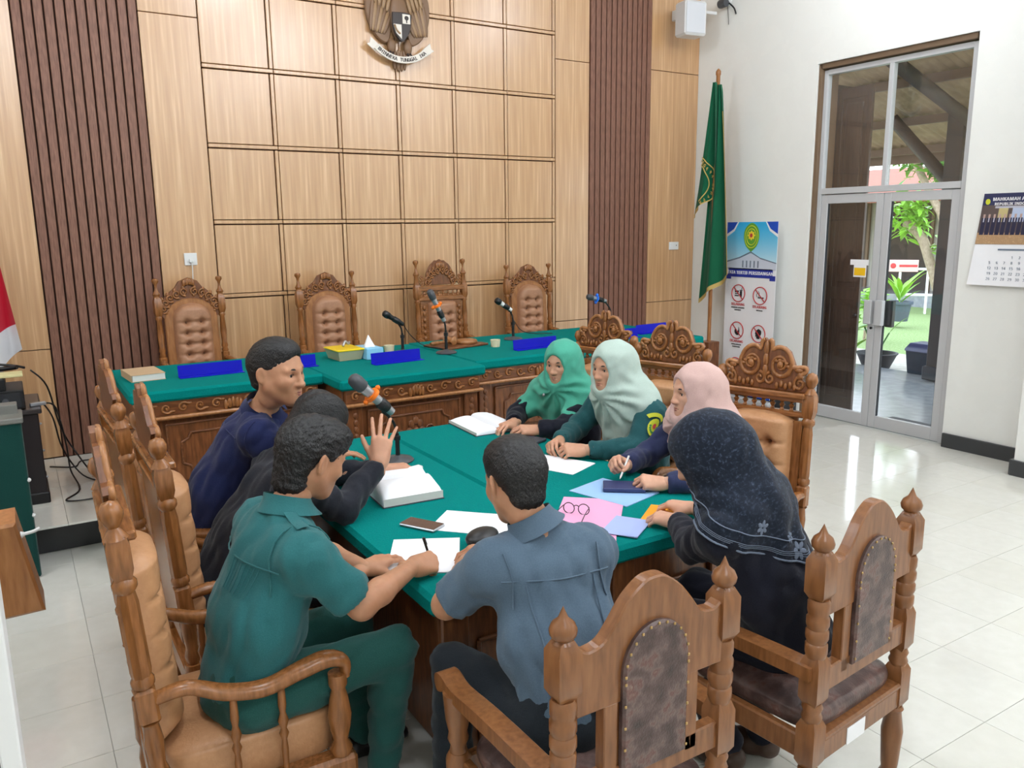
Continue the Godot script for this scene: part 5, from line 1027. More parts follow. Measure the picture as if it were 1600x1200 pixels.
	# woman in the teal green scarf
	J = J_("woman", "woman with a bright teal green headscarf at the far end", Vector3(2.74, 0.52, -3.72), Vector3(2.61, 0.975, -3.64), Vector3(-1, 0, 0.25), 0.165, Vector3(2.545, 1.13, -3.585), Vector3(-0.92, -0.12, 0.42))
	J.skin = mat("skin_d"); J.cloth = mat("ink_cloth"); J.big = 0.96
	hand_at(J, "l", Vector3(2.45, 0.81, -3.42), Vector3(2.33, 0.8, -3.5), Vector3(-0.9, 0.05, -0.3), Vector3(0.1, 0.9, 0.4), "relaxed")
	hand_at(J, "r", Vector3(2.42, 0.81, -3.85), Vector3(2.3, 0.8, -3.7), Vector3(-0.9, 0.0, 0.3), Vector3(0, 1, 0), "relaxed")
	p = person(J)
	hijab(J, p, mat("mint_scarf"), 0.27, "headscarf", 0.2, 0.17, 0.004)
	part("brooch", MB.new().ball(Vector3.ZERO, Vector3(0.008, 0.01, 0.008)), mat("silver"), p, J.off * at(J.neck + Vector3(-0.16, -0.02, 0.02)))

func double(n: String) -> StandardMaterial3D:
	var m := mat(n)
	m.cull_mode = BaseMaterial3D.CULL_DISABLED
	return m

func scarf_print(J: Dictionary, root: Node3D, s: SDF) -> void:   # the printed border and sprigs of the dark scarf, laid on its folds
	var inv: Transform3D = J.hx.affine_inverse()
	var fx: Transform3D = J.off * J.hx
	var im: IM = J.scarf
	var on := func(w: Vector3) -> Array:   # the place on the folded cloth nearest a point, and its normal
		var p := s.snap(inv * w, 0.0)
		var c := Vector3.ZERO
		var nn := Vector3.ZERO
		var t := 0.0
		for k in im.v.size():
			var d := im.v[k].distance_squared_to(p)
			if d < 0.0006:
				var g := exp(-d / 0.00008)
				c += im.v[k] * g; nn += im.n[k] * g; t += g
		return [p, s.grad(p, s.all())] if t < 0.001 else [c / t, nn.normalized()]
	var hc: Vector3 = inv * J.hem[0]
	var hn: Vector3 = (inv.basis * J.hem[1]).normalized()
	for k in [[0.001, 0.0035], [0.016, 0.0012], [0.021, 0.0012], [0.026, 0.0012], [0.056, 0.002]]: part("print_stripe", contour(im, hc + hn * k[0], hn, k[1], fx), mat("print_grey"), root)
	var flower := func(w: Vector3, size: float, n: int) -> void:
		var h: Array = on.call(w)
		var tx: Vector3 = h[1].cross(Vector3(0.3, 0.9, 0.2)).normalized()
		var b := Basis(tx, h[1].cross(tx), h[1])
		var mb := MB.new()
		for k in n:
			var a := TAU * k / n + size * 90.0
			mb.ball(Vector3(0, size * 0.6, 0), Vector3(size * 0.3, size * 0.5, 0.0022), Transform3D(b, h[0]) * at(Vector3.ZERO, 0, 0, a), 8, 5)
		part("printed_flower", mb, mat("print_grey"), root, fx)
	for c in [[Vector3(1.85, 0.985, -1.7), 0.03], [Vector3(1.885, 0.975, -1.64), 0.024], [Vector3(1.83, 0.99, -1.76), 0.022], [Vector3(1.99, 0.88, -1.52), 0.03], [Vector3(2.03, 0.84, -1.49), 0.024], [Vector3(1.955, 0.92, -1.55), 0.018]]: flower.call(c[0], c[1], 6)

# ------------------------------------------------------------------ materials
var mats := {}

func noise_tex(freq: float, ramp: Array, size := 512, octaves := 4, kind := FastNoiseLite.TYPE_SIMPLEX_SMOOTH, seed_ := 1, normal := false, bump := 4.0) -> NoiseTexture2D:
	var t := NoiseTexture2D.new()
	var f := FastNoiseLite.new()
	f.noise_type = kind; f.frequency = freq; f.fractal_octaves = octaves; f.seed = seed_
	t.noise = f; t.width = size; t.height = size; t.seamless = true
	if normal:
		t.as_normal_map = true; t.bump_strength = bump
	elif ramp.size() > 0:
		var g := Gradient.new()
		var os := PackedFloat32Array()
		var cs := PackedColorArray()
		for k in ramp:
			os.append(k[0]); cs.append(k[1])
		g.offsets = os; g.colors = cs
		t.color_ramp = g
	return t

func plain(name_: String, c: Color, rough := 0.6, spec := 0.5, metal := 0.0) -> StandardMaterial3D:
	var m := StandardMaterial3D.new()
	m.resource_name = name_; m.albedo_color = c; m.roughness = rough; m.metallic_specular = spec; m.metallic = metal
	mats[name_] = m
	return m

func textured(name_: String, tex: Texture2D, scale: Vector3, rough := 0.6, world := false, spec := 0.5, bump: Texture2D = null, depth := 0.5) -> StandardMaterial3D:
	var m := plain(name_, Color.WHITE, rough, spec)
	m.albedo_texture = tex
	m.uv1_triplanar = true; m.uv1_world_triplanar = world; m.uv1_scale = scale
	if bump:
		m.normal_enabled = true; m.normal_texture = bump; m.normal_scale = depth
	return m

func c8(r: int, g: int, b: int) -> Color: return Color8(r, g, b)

func mat(n: String) -> StandardMaterial3D: return mats[n]

func make_materials() -> void:
	grain.noise_type = FastNoiseLite.TYPE_SIMPLEX_SMOOTH; grain.frequency = 1.0; grain.fractal_octaves = 1; grain.seed = 5
	var oak := noise_tex(0.02, [[0.0, c8(184, 139, 94)], [0.45, c8(195, 151, 105)], [0.65, c8(201, 158, 112)], [0.85, c8(212, 172, 126)], [1.0, c8(220, 184, 140)]], 512, 4, FastNoiseLite.TYPE_SIMPLEX_SMOOTH, 3)
	textured("panel_wood", oak, Vector3(2.6, 0.09, 2.6), 0.3, true, 0.6)
	mat("panel_wood").clearcoat_enabled = true; mat("panel_wood").clearcoat = 1.0; mat("panel_wood").clearcoat_roughness = 0.28
	var wenge := noise_tex(0.03, [[0.0, c8(104, 68, 52)], [0.5, c8(126, 86, 68)], [1.0, c8(142, 100, 80)]], 512, 5, FastNoiseLite.TYPE_SIMPLEX_SMOOTH, 8)
	textured("slat_wood", wenge, Vector3(5, 0.5, 5), 0.5, true)
	plain("groove", c8(70, 44, 32), 0.8)
	var teak := noise_tex(0.02, [[0.0, c8(112, 68, 32)], [0.45, c8(138, 88, 46)], [0.7, c8(152, 98, 54)], [1.0, c8(166, 112, 64)]], 512, 5, FastNoiseLite.TYPE_SIMPLEX_SMOOTH, 12)
	textured("teak", teak, Vector3(5, 0.7, 5), 0.26)
	textured("teak_flat", teak, Vector3(0.7, 5, 5), 0.26)
	var teak2 := noise_tex(0.02, [[0.0, c8(134, 86, 48)], [0.5, c8(158, 106, 62)], [1.0, c8(174, 122, 76)]], 512, 5, FastNoiseLite.TYPE_SIMPLEX_SMOOTH, 21)
	textured("honey", teak2, Vector3(4, 0.6, 4), 0.3)
	var wal := noise_tex(0.02, [[0.0, c8(108, 66, 34)], [0.5, c8(130, 84, 48)], [1.0, c8(146, 98, 60)]], 512, 5, FastNoiseLite.TYPE_SIMPLEX_SMOOTH, 41)
	textured("walnut", wal, Vector3(4, 0.6, 4), 0.28)
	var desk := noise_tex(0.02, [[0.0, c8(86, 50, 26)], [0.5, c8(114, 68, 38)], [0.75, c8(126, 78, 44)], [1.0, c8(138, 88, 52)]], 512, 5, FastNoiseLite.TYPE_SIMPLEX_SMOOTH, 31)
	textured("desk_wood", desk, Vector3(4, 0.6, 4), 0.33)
	textured("desk_wood_flat", desk, Vector3(0.6, 4, 4), 0.33)
	var weave := noise_tex(0.25, [], 256, 2, FastNoiseLite.TYPE_VALUE, 4, true, 3.0)
	var fine := noise_tex(0.06, [], 512, 3, FastNoiseLite.TYPE_SIMPLEX_SMOOTH, 6, true, 5.0)
	var felt := noise_tex(0.2, [[0.0, c8(0, 112, 106)], [0.5, c8(0, 122, 116)], [1.0, c8(4, 130, 125)]], 256, 3)
	textured("felt", felt, Vector3(3, 3, 3), 0.95, true, 0.2, weave, 0.3)
	var tan := noise_tex(0.05, [[0.0, c8(184, 134, 92)], [0.5, c8(190, 140, 98)], [1.0, c8(196, 147, 105)]], 256, 4)
	textured("tan_leather", tan, Vector3(3, 3, 3), 0.42, false, 0.5, fine, 0.25)
	var tan2 := noise_tex(0.05, [[0.0, c8(160, 114, 84)], [0.5, c8(168, 122, 91)], [1.0, c8(176, 130, 98)]], 256, 4, FastNoiseLite.TYPE_SIMPLEX_SMOOTH, 9)
	textured("beige_leather", tan2, Vector3(3, 3, 3), 0.45, false, 0.5, fine, 0.25)
	var umber := noise_tex(0.012, [[0.0, c8(52, 36, 34)], [0.45, c8(78, 58, 54)], [0.7, c8(104, 84, 78)], [0.85, c8(96, 60, 52)], [1.0, c8(128, 108, 100)]], 256, 4, FastNoiseLite.TYPE_SIMPLEX_SMOOTH, 17)
	textured("umber_leather", umber, Vector3(4, 4, 4), 0.36, false, 0.5, fine, 0.3)
	plain("stitch", c8(110, 72, 44), 0.7)
	plain("button", c8(120, 78, 50), 0.5)
	plain("brass", c8(180, 150, 100), 0.35, 0.5, 0.9)
	var wall := noise_tex(0.02, [[0.0, c8(235, 236, 231)], [1.0, c8(237, 238, 233)]], 256, 3)
	textured("paint", wall, Vector3(0.7, 0.7, 0.7), 0.75, true, 0.4)
	var tile := noise_tex(0.02, [[0.0, c8(214, 213, 204)], [0.5, c8(217, 216, 207)], [1.0, c8(220, 219, 211)]], 512, 5)
	textured("tile", tile, Vector3(1.1, 1.1, 1.1), 0.09, true, 0.5)
	textured("tile_warm", tile, Vector3(0.8, 0.8, 0.8), 0.1, true, 0.5).albedo_color = Color(0.992, 0.99, 0.984)
	plain("grout", c8(188, 187, 179), 0.6)
	plain("riser", c8(52, 54, 56), 0.3)
	plain("skirting", c8(56, 58, 60), 0.3)
	plain("aluminium", c8(190, 191, 192), 0.45)
	plain("old_brown", c8(112, 90, 68), 0.6)
	plain("gasket", c8(30, 32, 36), 0.7)
	var glass := plain("glass", Color(0.5, 0.55, 0.56, 0.015), 0.02)
	glass.transparency = BaseMaterial3D.TRANSPARENCY_ALPHA
	plain("black_plastic", c8(22, 22, 24), 0.4)
	plain("grey_plastic", c8(70, 72, 76), 0.45)
	plain("silver", c8(176, 178, 182), 0.3, 0.5, 0.7)
	plain("white_plastic", c8(226, 226, 224), 0.4)
	plain("orange", c8(244, 120, 10), 0.5)
	plain("azure", c8(30, 110, 220), 0.5)
	plain("acrylic_blue", c8(16, 20, 176), 0.35, 0.3)
	plain("paper", c8(244, 245, 248), 0.85, 0.3)
	plain("page_edge", c8(214, 212, 206), 0.9, 0.2)
	plain("old_paper", c8(196, 168, 134), 0.85, 0.3)
	plain("sky_card", c8(152, 190, 232), 0.7)
	plain("pink_card", c8(236, 168, 204), 0.75)
	plain("pale_blue", c8(166, 182, 228), 0.7)
	plain("amber_card", c8(238, 158, 34), 0.7)
	plain("navy_cover", c8(50, 58, 100), 0.4)
	plain("charcoal_cover", c8(66, 68, 76), 0.5)
	plain("phone_back", c8(74, 50, 44), 0.18)
	plain("lash", c8(24, 18, 16), 0.5)
	plain("eye_white", c8(222, 214, 208), 0.2)
	plain("lips", c8(150, 84, 76), 0.45)
	var hm := textured("hair", noise_tex(0.06, [[0.0, c8(13, 12, 13)], [1.0, c8(26, 25, 26)]], 256, 3), Vector3(8, 3, 3), 0.5, false, 0.5)
	hm.normal_enabled = true; hm.normal_scale = 0.7
	hm.normal_texture = noise_tex(0.09, [], 512, 3, FastNoiseLite.TYPE_SIMPLEX_SMOOTH, 14, true, 8.0)
	hm.uv1_scale = Vector3(11, 2.2, 5)
	for k in [["skin_a", c8(196, 142, 108)], ["skin_b", c8(188, 134, 100)], ["skin_c", c8(214, 162, 134)], ["skin_d", c8(206, 152, 122)]]:
		var cc: Color = k[1]
		var st := noise_tex(0.03, [[0.0, cc.darkened(0.06)], [1.0, cc.lightened(0.05)]], 256, 4)
		var sm := textured(k[0], st, Vector3(4, 4, 4), 0.5, false, 0.45)
		sm.subsurf_scatter_enabled = true; sm.subsurf_scatter_strength = 0.12
	for k in [["navy_cloth", c8(28, 36, 78)], ["black_cloth", c8(32, 34, 42)], ["teal_cloth", c8(42, 104, 106)], ["teal_trousers", c8(34, 84, 78)], ["slate_cloth", c8(84, 104, 122)], ["ink_cloth", c8(22, 24, 36)], ["dusk_cloth", c8(44, 50, 84)], ["sea_cloth", c8(34, 84, 88)], ["dark_trousers", c8(30, 36, 42)],
		["mint_scarf", c8(78, 172, 146)], ["sage_scarf", c8(186, 206, 195)], ["rose_scarf", c8(212, 176, 168)], ["night_scarf", c8(36, 42, 54)], ["flag_green", c8(18, 94, 62)], ["flag_red", c8(196, 24, 48)], ["flag_white", c8(228, 228, 230)], ["drape_green", c8(10, 58, 52)]]:
		var cc: Color = k[1]
		var ct := noise_tex(0.3, [[0.0, cc.darkened(0.1)], [1.0, cc.lightened(0.06)]], 128, 2)
		var cm := textured(k[0], ct, Vector3(6, 6, 6), 0.85, false, 0.25, weave, 0.2)
		cm.rim_enabled = true; cm.rim = 0.25; cm.rim_tint = 0.6
	var night := noise_tex(0.035, [[0.0, c8(26, 31, 42)], [0.62, c8(31, 37, 49)], [0.74, c8(44, 53, 68)], [0.86, c8(66, 78, 97)], [1.0, c8(84, 97, 116)]], 512, 4, FastNoiseLite.TYPE_SIMPLEX, 23)
	mat("night_scarf").albedo_texture = night
	mat("night_scarf").uv1_scale = Vector3(3.0, 3.0, 3.0)
	plain("shoe_black", c8(16, 16, 18), 0.3)
	plain("shoe_brown", c8(72, 52, 40), 0.5)
	plain("gold_print", c8(206, 176, 96), 0.5)
	plain("patch_yellow", c8(200, 206, 50), 0.7)
	plain("patch_green", c8(60, 130, 60), 0.7)
	plain("fringe", c8(186, 160, 92), 0.8)
	plain("print_grey", c8(112, 124, 142), 0.8)
	plain("print_red", c8(190, 60, 62), 0.6)
	plain("print_black", c8(36, 34, 38), 0.6)
	plain("print_blue", c8(38, 52, 152), 0.6)
	plain("print_white", c8(240, 240, 242), 0.6)
	plain("royal", c8(26, 78, 190), 0.6)
	plain("eagle_wood", c8(122, 92, 66), 0.45)
	plain("eagle_gold", c8(150, 118, 82), 0.4)
	plain("eagle_dark", c8(58, 50, 48), 0.5)
	plain("eagle_cream", c8(226, 218, 206), 0.5)

# ------------------------------------------------------------------ people
var heads := {}
var hands := {}
var grain := FastNoiseLite.new()

func head_net(kind: String) -> IM:   # face towards +z, y up, the middle of the head at the origin
	if heads.has(kind): return heads[kind]
	var s := SDF.new()
	var f := kind == "woman"
	s.ell(Vector3(0, 0.034, -0.014), Vector3(0.075, 0.084, 0.097))
	s.ell(Vector3(0, -0.02, 0.03), Vector3(0.06, 0.086, 0.06), 0.04)
	for x in [-1.0, 1.0]:
		s.cap(Vector3(0.05 * x, -0.045, 0.0), Vector3(0.014 * x, -0.093, 0.064), 0.024, 0.018, 0.035)
		s.ell(Vector3(0.041 * x, -0.022, 0.058), Vector3(0.024, 0.024, 0.022), 0.025)
	s.ell(Vector3(0, -0.096, 0.07), Vector3(0.022, 0.015, 0.016), 0.025)
	for x in [-1.0, 1.0]:
		s.ell(Vector3(0.031 * x, 0.006, 0.098), Vector3(0.021, 0.012, 0.018), 0.016, 1)
		s.cap(Vector3(0.01 * x, 0.025, 0.083), Vector3(0.046 * x, 0.024, 0.068), 0.0085, 0.008, 0.016)
		s.ell(Vector3(0.031 * x, 0.0055, 0.0715), Vector3(0.0165, 0.0125, 0.0125), 0.004)
		s.ell(Vector3(0.031 * x, 0.0035, 0.088), Vector3(0.0125, 0.0052, 0.0095), 0.003, 1)
		s.ell(Vector3(0.013 * x, -0.033, 0.096), Vector3(0.0085, 0.0075, 0.0105), 0.009)
		s.ell(Vector3(0.007 * x, -0.0405, 0.1), Vector3(0.0035, 0.004, 0.005), 0.003, 1)
		s.ell(Vector3(0.08 * x, -0.004, -0.014), Vector3(0.0095, 0.033, 0.02), 0.007, 0, Basis.from_euler(Vector3(-0.2, -0.55 * x, 0.0)))
		s.ell(Vector3(0.0895 * x, 0.001, -0.011), Vector3(0.006, 0.02, 0.011), 0.005, 1, Basis.from_euler(Vector3(-0.2, -0.55 * x, 0.0)))
	s.cap(Vector3(0, 0.016, 0.087), Vector3(0, -0.028, 0.107 if not f else 0.104), 0.0075, 0.0115, 0.014)
	s.ell(Vector3(0, -0.0315, 0.106 if not f else 0.103), Vector3(0.0125, 0.0105, 0.012), 0.008)
	s.ell(Vector3(0, -0.062, 0.077), Vector3(0.029, 0.022, 0.018), 0.02)
	for x in [-1.0, 1.0]:
		s.cap(Vector3(0.022 * x, -0.0635, 0.083), Vector3(0.004 * x, -0.0585, 0.0955), 0.0032, 0.0055, 0.005)
		s.cap(Vector3(0.019 * x, -0.0665, 0.084), Vector3(0.0, -0.0715, 0.0925), 0.0035, 0.0065, 0.005)
	s.cap(Vector3(0.02, -0.065, 0.092), Vector3(-0.02, -0.065, 0.092), 0.001, 0.001, 0.004, 1)
	s.cap(Vector3(0, -0.045, -0.015), Vector3(0, -0.095, -0.025), 0.05 if f else 0.055, 0.048 if f else 0.053, 0.03)
	heads[kind] = s.net(0.0038)
	return heads[kind]

func hand_net(pose: String) -> IM:   # a right hand seen from its back: fingers along +y, thumb towards -x, palm facing -z, wrist at the origin
	if hands.has(pose): return hands[pose]
	var curl := {"open": [0.12, 0.12, 0.1], "flat": [0.25, 0.3, 0.2], "relaxed": [0.55, 0.6, 0.4], "pen": [0.95, 1.05, 0.6], "fist": [1.15, 1.3, 0.8], "clasp": [0.9, 0.9, 0.5]}
	var fan := {"open": 0.17, "flat": 0.07, "relaxed": 0.05, "pen": 0.0, "fist": 0.0, "clasp": 0.04}
	var th := {"open": [Vector3(-0.62, 0.75, -0.12), Vector3(-0.45, 0.88, -0.1)], "flat": [Vector3(-0.6, 0.72, -0.3), Vector3(-0.3, 0.93, -0.2)], "relaxed": [Vector3(-0.5, 0.72, -0.5), Vector3(-0.1, 0.9, -0.4)],
		"pen": [Vector3(-0.35, 0.72, -0.6), Vector3(0.25, 0.85, -0.45)], "fist": [Vector3(-0.3, 0.7, -0.65), Vector3(0.5, 0.7, -0.5)], "clasp": [Vector3(-0.35, 0.8, -0.5), Vector3(0.1, 0.95, -0.3)]}
	var s := SDF.new()
	var bases := [Vector3(-0.029, 0.088, 0.002), Vector3(-0.009, 0.094, 0.005), Vector3(0.011, 0.089, 0.003), Vector3(0.029, 0.079, -0.002)]
	var lens := [[0.041, 0.025, 0.021], [0.045, 0.029, 0.022], [0.041, 0.027, 0.022], [0.032, 0.02, 0.02]]
	var rad := [0.0088, 0.009, 0.0086, 0.0076]
	s.cap(Vector3(0, -0.03, 0), Vector3(0, 0.012, 0), 0.022, 0.021, 0.02, 0, 1.25, Vector3.RIGHT)
	for k in 4: s.cap(Vector3(lerpf(-0.012, 0.012, k / 3.0), 0.012, 0), bases[k], 0.0165, 0.0115, 0.016)
	s.ell(Vector3(-0.024, 0.036, -0.01), Vector3(0.016, 0.03, 0.014), 0.016, 0, Basis.from_euler(Vector3(0, 0, 0.35)))
	s.ell(Vector3(0.024, 0.036, -0.008), Vector3(0.012, 0.03, 0.012), 0.014)
	for k in 4:
		var fan_a: float = (1.4 - k) * float(fan[pose])
		var side := Vector3(-sin(fan_a), 0, 0)
		var p: Vector3 = bases[k]
		var a := 0.0
		for g in 3:
			a += float(curl[pose][g]) * (1.0 + 0.06 * (k - 1))
			var q := p + (Vector3(0, cos(a), -sin(a)) + side * cos(a)).normalized() * float(lens[k][g])
			s.cap(p, q, rad[k] * (1.0 - 0.09 * g), rad[k] * (0.93 - 0.1 * g), 0.006 if g == 0 else 0.003)
			p = q
	var t0 := Vector3(-0.024, 0.022, -0.008)
	var d0: Vector3 = th[pose][0].normalized()
	var d1: Vector3 = th[pose][1].normalized()
	s.cap(t0, t0 + d0 * 0.043, 0.0135, 0.0105, 0.012)
	s.cap(t0 + d0 * 0.043, t0 + d0 * 0.043 + (d0 + d1).normalized() * 0.03, 0.0105, 0.0095, 0.004)
	s.cap(t0 + d0 * 0.043 + (d0 + d1).normalized() * 0.03, t0 + d0 * 0.043 + (d0 + d1).normalized() * 0.03 + d1 * 0.023, 0.0095, 0.0075, 0.003)
	hands[pose] = s.net(0.0033)
	return hands[pose]

static func aim(fingers: Vector3, back: Vector3) -> Basis:   # the turn that points a hand's fingers and the back of the hand
	var y := fingers.normalized()
	var z := (back - y * back.dot(y)).normalized()
	return Basis(y.cross(z), y, z)

static func face_to(dir: Vector3, up := Vector3.UP) -> Basis:
	var z := dir.normalized()
	var x := up.cross(z).normalized()
	return Basis(x, z.cross(x), z)

func trunk(s: SDF, J: Dictionary, g: float) -> void:   # pelvis, belly, chest and shoulders, g thicker than the skin
	var l: Vector3 = (J.sr - J.sl).normalized()
	var w: float = J.get("girth", 1.0)
	var mid: Vector3 = J.hip.lerp(J.neck, 0.42) - J.fwd * 0.012
	s.cap(J.hip, mid, 0.102 * w + g, 0.1 * w + g, 0.05, 0, 1.42, l)
	s.cap(mid, J.hip.lerp(J.neck, 0.78), 0.1 * w + g, 0.1 * w + g, 0.06, 0, 1.5, l)
	s.cap(J.sl, J.sr, 0.052 + g, 0.052 + g, 0.07)
	s.cap(J.neck, J.sl.lerp(J.sr, 0.14), 0.05 + g * 0.6, 0.048 + g, 0.05)
	s.cap(J.neck, J.sr.lerp(J.sl, 0.14), 0.05 + g * 0.6, 0.048 + g, 0.05)

func limbs(s: SDF, J: Dictionary, g: float) -> void:
	for e in ["l", "r"]:
		s.cap(J["h" + e], J["k" + e], 0.078 + g, 0.055 + g, 0.04)
		s.cap(J["k" + e], J["a" + e], 0.052 + g, 0.034 + g, 0.02)

func sleeve(s: SDF, J: Dictionary, e: String, g: float, long: bool) -> void:
	var sh: Vector3 = J["s" + e]
	var el: Vector3 = J["e" + e]
	var wr: Vector3 = J["w" + e]
	if long:
		s.cap(sh, el, 0.054 + g, 0.043 + g, 0.04)
		s.cap(el, el.lerp(wr, 0.93), 0.042 + g, 0.031 + g, 0.02, 0, 1.0, Vector3.RIGHT, 1)
	else:
		s.cap(sh, sh.lerp(el, 0.86), 0.056 + g, 0.055 + g, 0.04, 0, 1.0, Vector3.RIGHT, 1)

func rumple(amp: float, size: float, along: Vector3) -> Callable:   # the folds of worn cloth
	return func(p: Vector3, _n: Vector3) -> float:
		var q := p - along * p.dot(along) * 0.55
		var a := grain.get_noise_3dv(q * size)
		var b := grain.get_noise_3dv(q * size * 2.3 + Vector3(7, 3, 1))
		return amp * (1.6 * absf(a) - 0.5 + 0.5 * b)

func person(J: Dictionary) -> Node3D:
	var root := thing("person", J.label, "person", Vector3(J.hip.x, 0, J.hip.z), 0.0, "people at the meeting table")
	var off := Transform3D(Basis.IDENTITY, -root.position)
	var hx: Transform3D = Transform3D(face_to(J.look, J.get("crown", Vector3.UP)).scaled(Vector3.ONE * float(J.get("big", 1.0))), J.head)
	var up: Vector3 = (J.neck - J.hip).normalized()
	# one skin surface: trunk and legs, arms, head, hands
	var im := IM.new()
	var s := SDF.new()
	trunk(s, J, 0.0)
	limbs(s, J, 0.0)
	s.cap(J.neck, hx * Vector3(0, -0.07, -0.02), 0.057 if J.kind == "man" else 0.052, 0.053 if J.kind == "man" else 0.048, 0.04)
	im.add(s.net(0.018), off)
	s = SDF.new()
	for e in ["l", "r"]:
		s.cap(J["s" + e], J["e" + e], 0.05, 0.041, 0.02)
		s.cap(J["e" + e], J["e" + e].lerp(J["w" + e], 0.35), 0.041, 0.04, 0.02)
		s.cap(J["e" + e].lerp(J["w" + e], 0.35), J["w" + e], 0.04, 0.027, 0.02)
	im.add(s.net(0.0095), off)
	im.add(head_net(J.kind), off * hx)
	for e in ["l", "r"]:
		var hb: Basis = aim(J["f" + e], J["b" + e])
		if e == "l": hb = hb * Basis.from_scale(Vector3(-1, 1, 1))
		im.add(hand_net(J["p" + e]), off * Transform3D(hb.scaled(Vector3.ONE * float(J.get("hand", 1.0))), J["w" + e]))
	var skin: Material = J.skin
	part("body", im, skin, root)
	# face
	var dark := mat("lash")
	for x in [-1.0, 1.0]:
		var eye := part("eye", MB.new().ball(Vector3.ZERO, Vector3(0.0118, 0.0118, 0.0118)), mat("eye_white"), root, off * hx * at(Vector3(0.031 * x, 0.0035, 0.0722)))
		part("iris", MB.new().ball(Vector3(0.001 * x, -0.0005, 0.0098), Vector3(0.0056, 0.0056, 0.0028)), dark, eye)
		part("eyelashes", MB.new().tube(curve([Vector3(0.018 * x, 0.005, 0.0835), Vector3(0.03 * x, 0.0098, 0.0855), Vector3(0.044 * x, 0.0055, 0.0775)], 4), [0.0012], 5), dark, root, off * hx)
		part("eyebrow", MB.new().tube(curve([Vector3(0.012 * x, 0.0235, 0.0925), Vector3(0.03 * x, 0.0285, 0.0875), Vector3(0.05 * x, 0.0235, 0.0755)], 4), [0.002, 0.003, 0.003, 0.003, 0.0028, 0.0025, 0.002, 0.0015, 0.001], 6, Transform3D.IDENTITY, 1.5), dark, root, off * hx)
	part("lips", MB.new().tube(curve([Vector3(-0.021, -0.0635, 0.0855), Vector3(-0.009, -0.06, 0.096), Vector3(0, -0.0612, 0.0985), Vector3(0.009, -0.06, 0.096), Vector3(0.021, -0.0635, 0.0855)], 4), [0.0012, 0.0025, 0.003, 0.0034, 0.0036, 0.0036, 0.0036, 0.0035, 0.0034, 0.0035, 0.0036, 0.0036, 0.0036, 0.0034, 0.003, 0.0025, 0.0012], 6)
		.tube(curve([Vector3(-0.019, -0.0655, 0.086), Vector3(0, -0.0705, 0.0975), Vector3(0.019, -0.0655, 0.086)], 5), [0.0015, 0.0028, 0.0036, 0.004, 0.0044, 0.0045, 0.0044, 0.004, 0.0036, 0.0028, 0.0015], 6), mat("lips"), root, off * hx)
	# clothes
	s = SDF.new()
	trunk(s, J, 0.014)
	for e in ["l", "r"]: sleeve(s, J, e, 0.014, J.long)
	var top: SDF = s
	var shirt := s.net(0.0125)
	shirt.push(rumple(J.get("crease", 0.0085), 9.0, up))
	J.shirt_node = part(J.get("top", "shirt"), shirt.add(IM.new()), J.cloth, root, off)
	s = SDF.new()
	s.cap(J.hip - up * 0.03, J.hip + up * 0.05, 0.115, 0.113, 0.05, 0, 1.42, (J.sr - J.sl).normalized())
	limbs(s, J, 0.017)
	var legs := s.net(0.018)
	legs.push(rumple(0.009, 8.0, J.fwd))
	part(J.get("bottom", "trousers"), legs, J.cloth2, root, off)
	for e in ["l", "r"]:
		var fd: Vector3 = J.get("toe", J.fwd)
		var a: Vector3 = J["a" + e]
		s = SDF.new()
		s.cap(Vector3(a.x, 0.05, a.z) - fd * 0.03, Vector3(a.x, 0.045, a.z) + fd * 0.05, 0.042, 0.04, 0.02)
		s.cap(Vector3(a.x, 0.04, a.z) + fd * 0.04, Vector3(a.x, 0.03, a.z) + fd * 0.16, 0.036, 0.024, 0.03, 0, 1.5, fd.cross(Vector3.UP))
		part("shoe", s.net(0.012), J.shoe, root, off)
	J.off = off
	J.hx = hx
	J.top_sdf = top
	if J.has("collar"):
		var ring := SDF.new()
		var hb0: Vector3 = hx * Vector3(0, -0.07, -0.02)
		var q: Vector3 = (hb0 - J.neck).normalized()
		var c: Vector3 = J.neck + q * 0.05
		var b := face_to(J.fwd, q)
		var mb := MB.new()
		var pts: Array = []
		for k in 17:
			var a := PI * 0.5 + TAU * (0.02 + 0.96 * k / 16.0)
			pts.append(c + b * Vector3(cos(a) * 0.067, 0.012 - 0.02 * sin(a), 0.002 + sin(a) * 0.067))
		mb.tube(curve(pts, 2), [0.019], 8, off, 0.32, b * Vector3(1, 0, 0))
		var band := MB.new().surf(40, 4, func(u: float, v: float) -> Vector3:
			var a := PI * 0.5 + TAU * (0.02 + 0.96 * u)
			var r := 0.067 + 0.02 * v * v + 0.008 * v
			return off * (c + b * Vector3(cos(a) * r, 0.035 - 0.052 * v - 0.022 * sin(a), sin(a) * r)))
		var inn := MB.new().surf(40, 4, func(u: float, v: float) -> Vector3:
			var a := PI * 0.5 + TAU * (0.02 + 0.96 * u)
			var r := 0.0645 + 0.012 * v
			return off * (c + b * Vector3(cos(a) * r, 0.035 - 0.05 * v - 0.022 * sin(a), sin(a) * r)))
		band.v.append_array(inn.v); band.n.append_array(inn.n); band.u.append_array(inn.u)
		part("collar", band, J.cloth, root)
	return root

func seam(J: Dictionary, root: Node3D, called: String, pts: Array, r := 0.0016, m: Material = null, off := 0.003) -> void:   # a stitched line laid on the shirt
	var q := PackedVector3Array()
	for p in curve(pts, 5): q.append(J.top_sdf.snap(p, off))
	part(called, MB.new().tube(q, [r], 6, J.off), m if m else J.cloth, root)

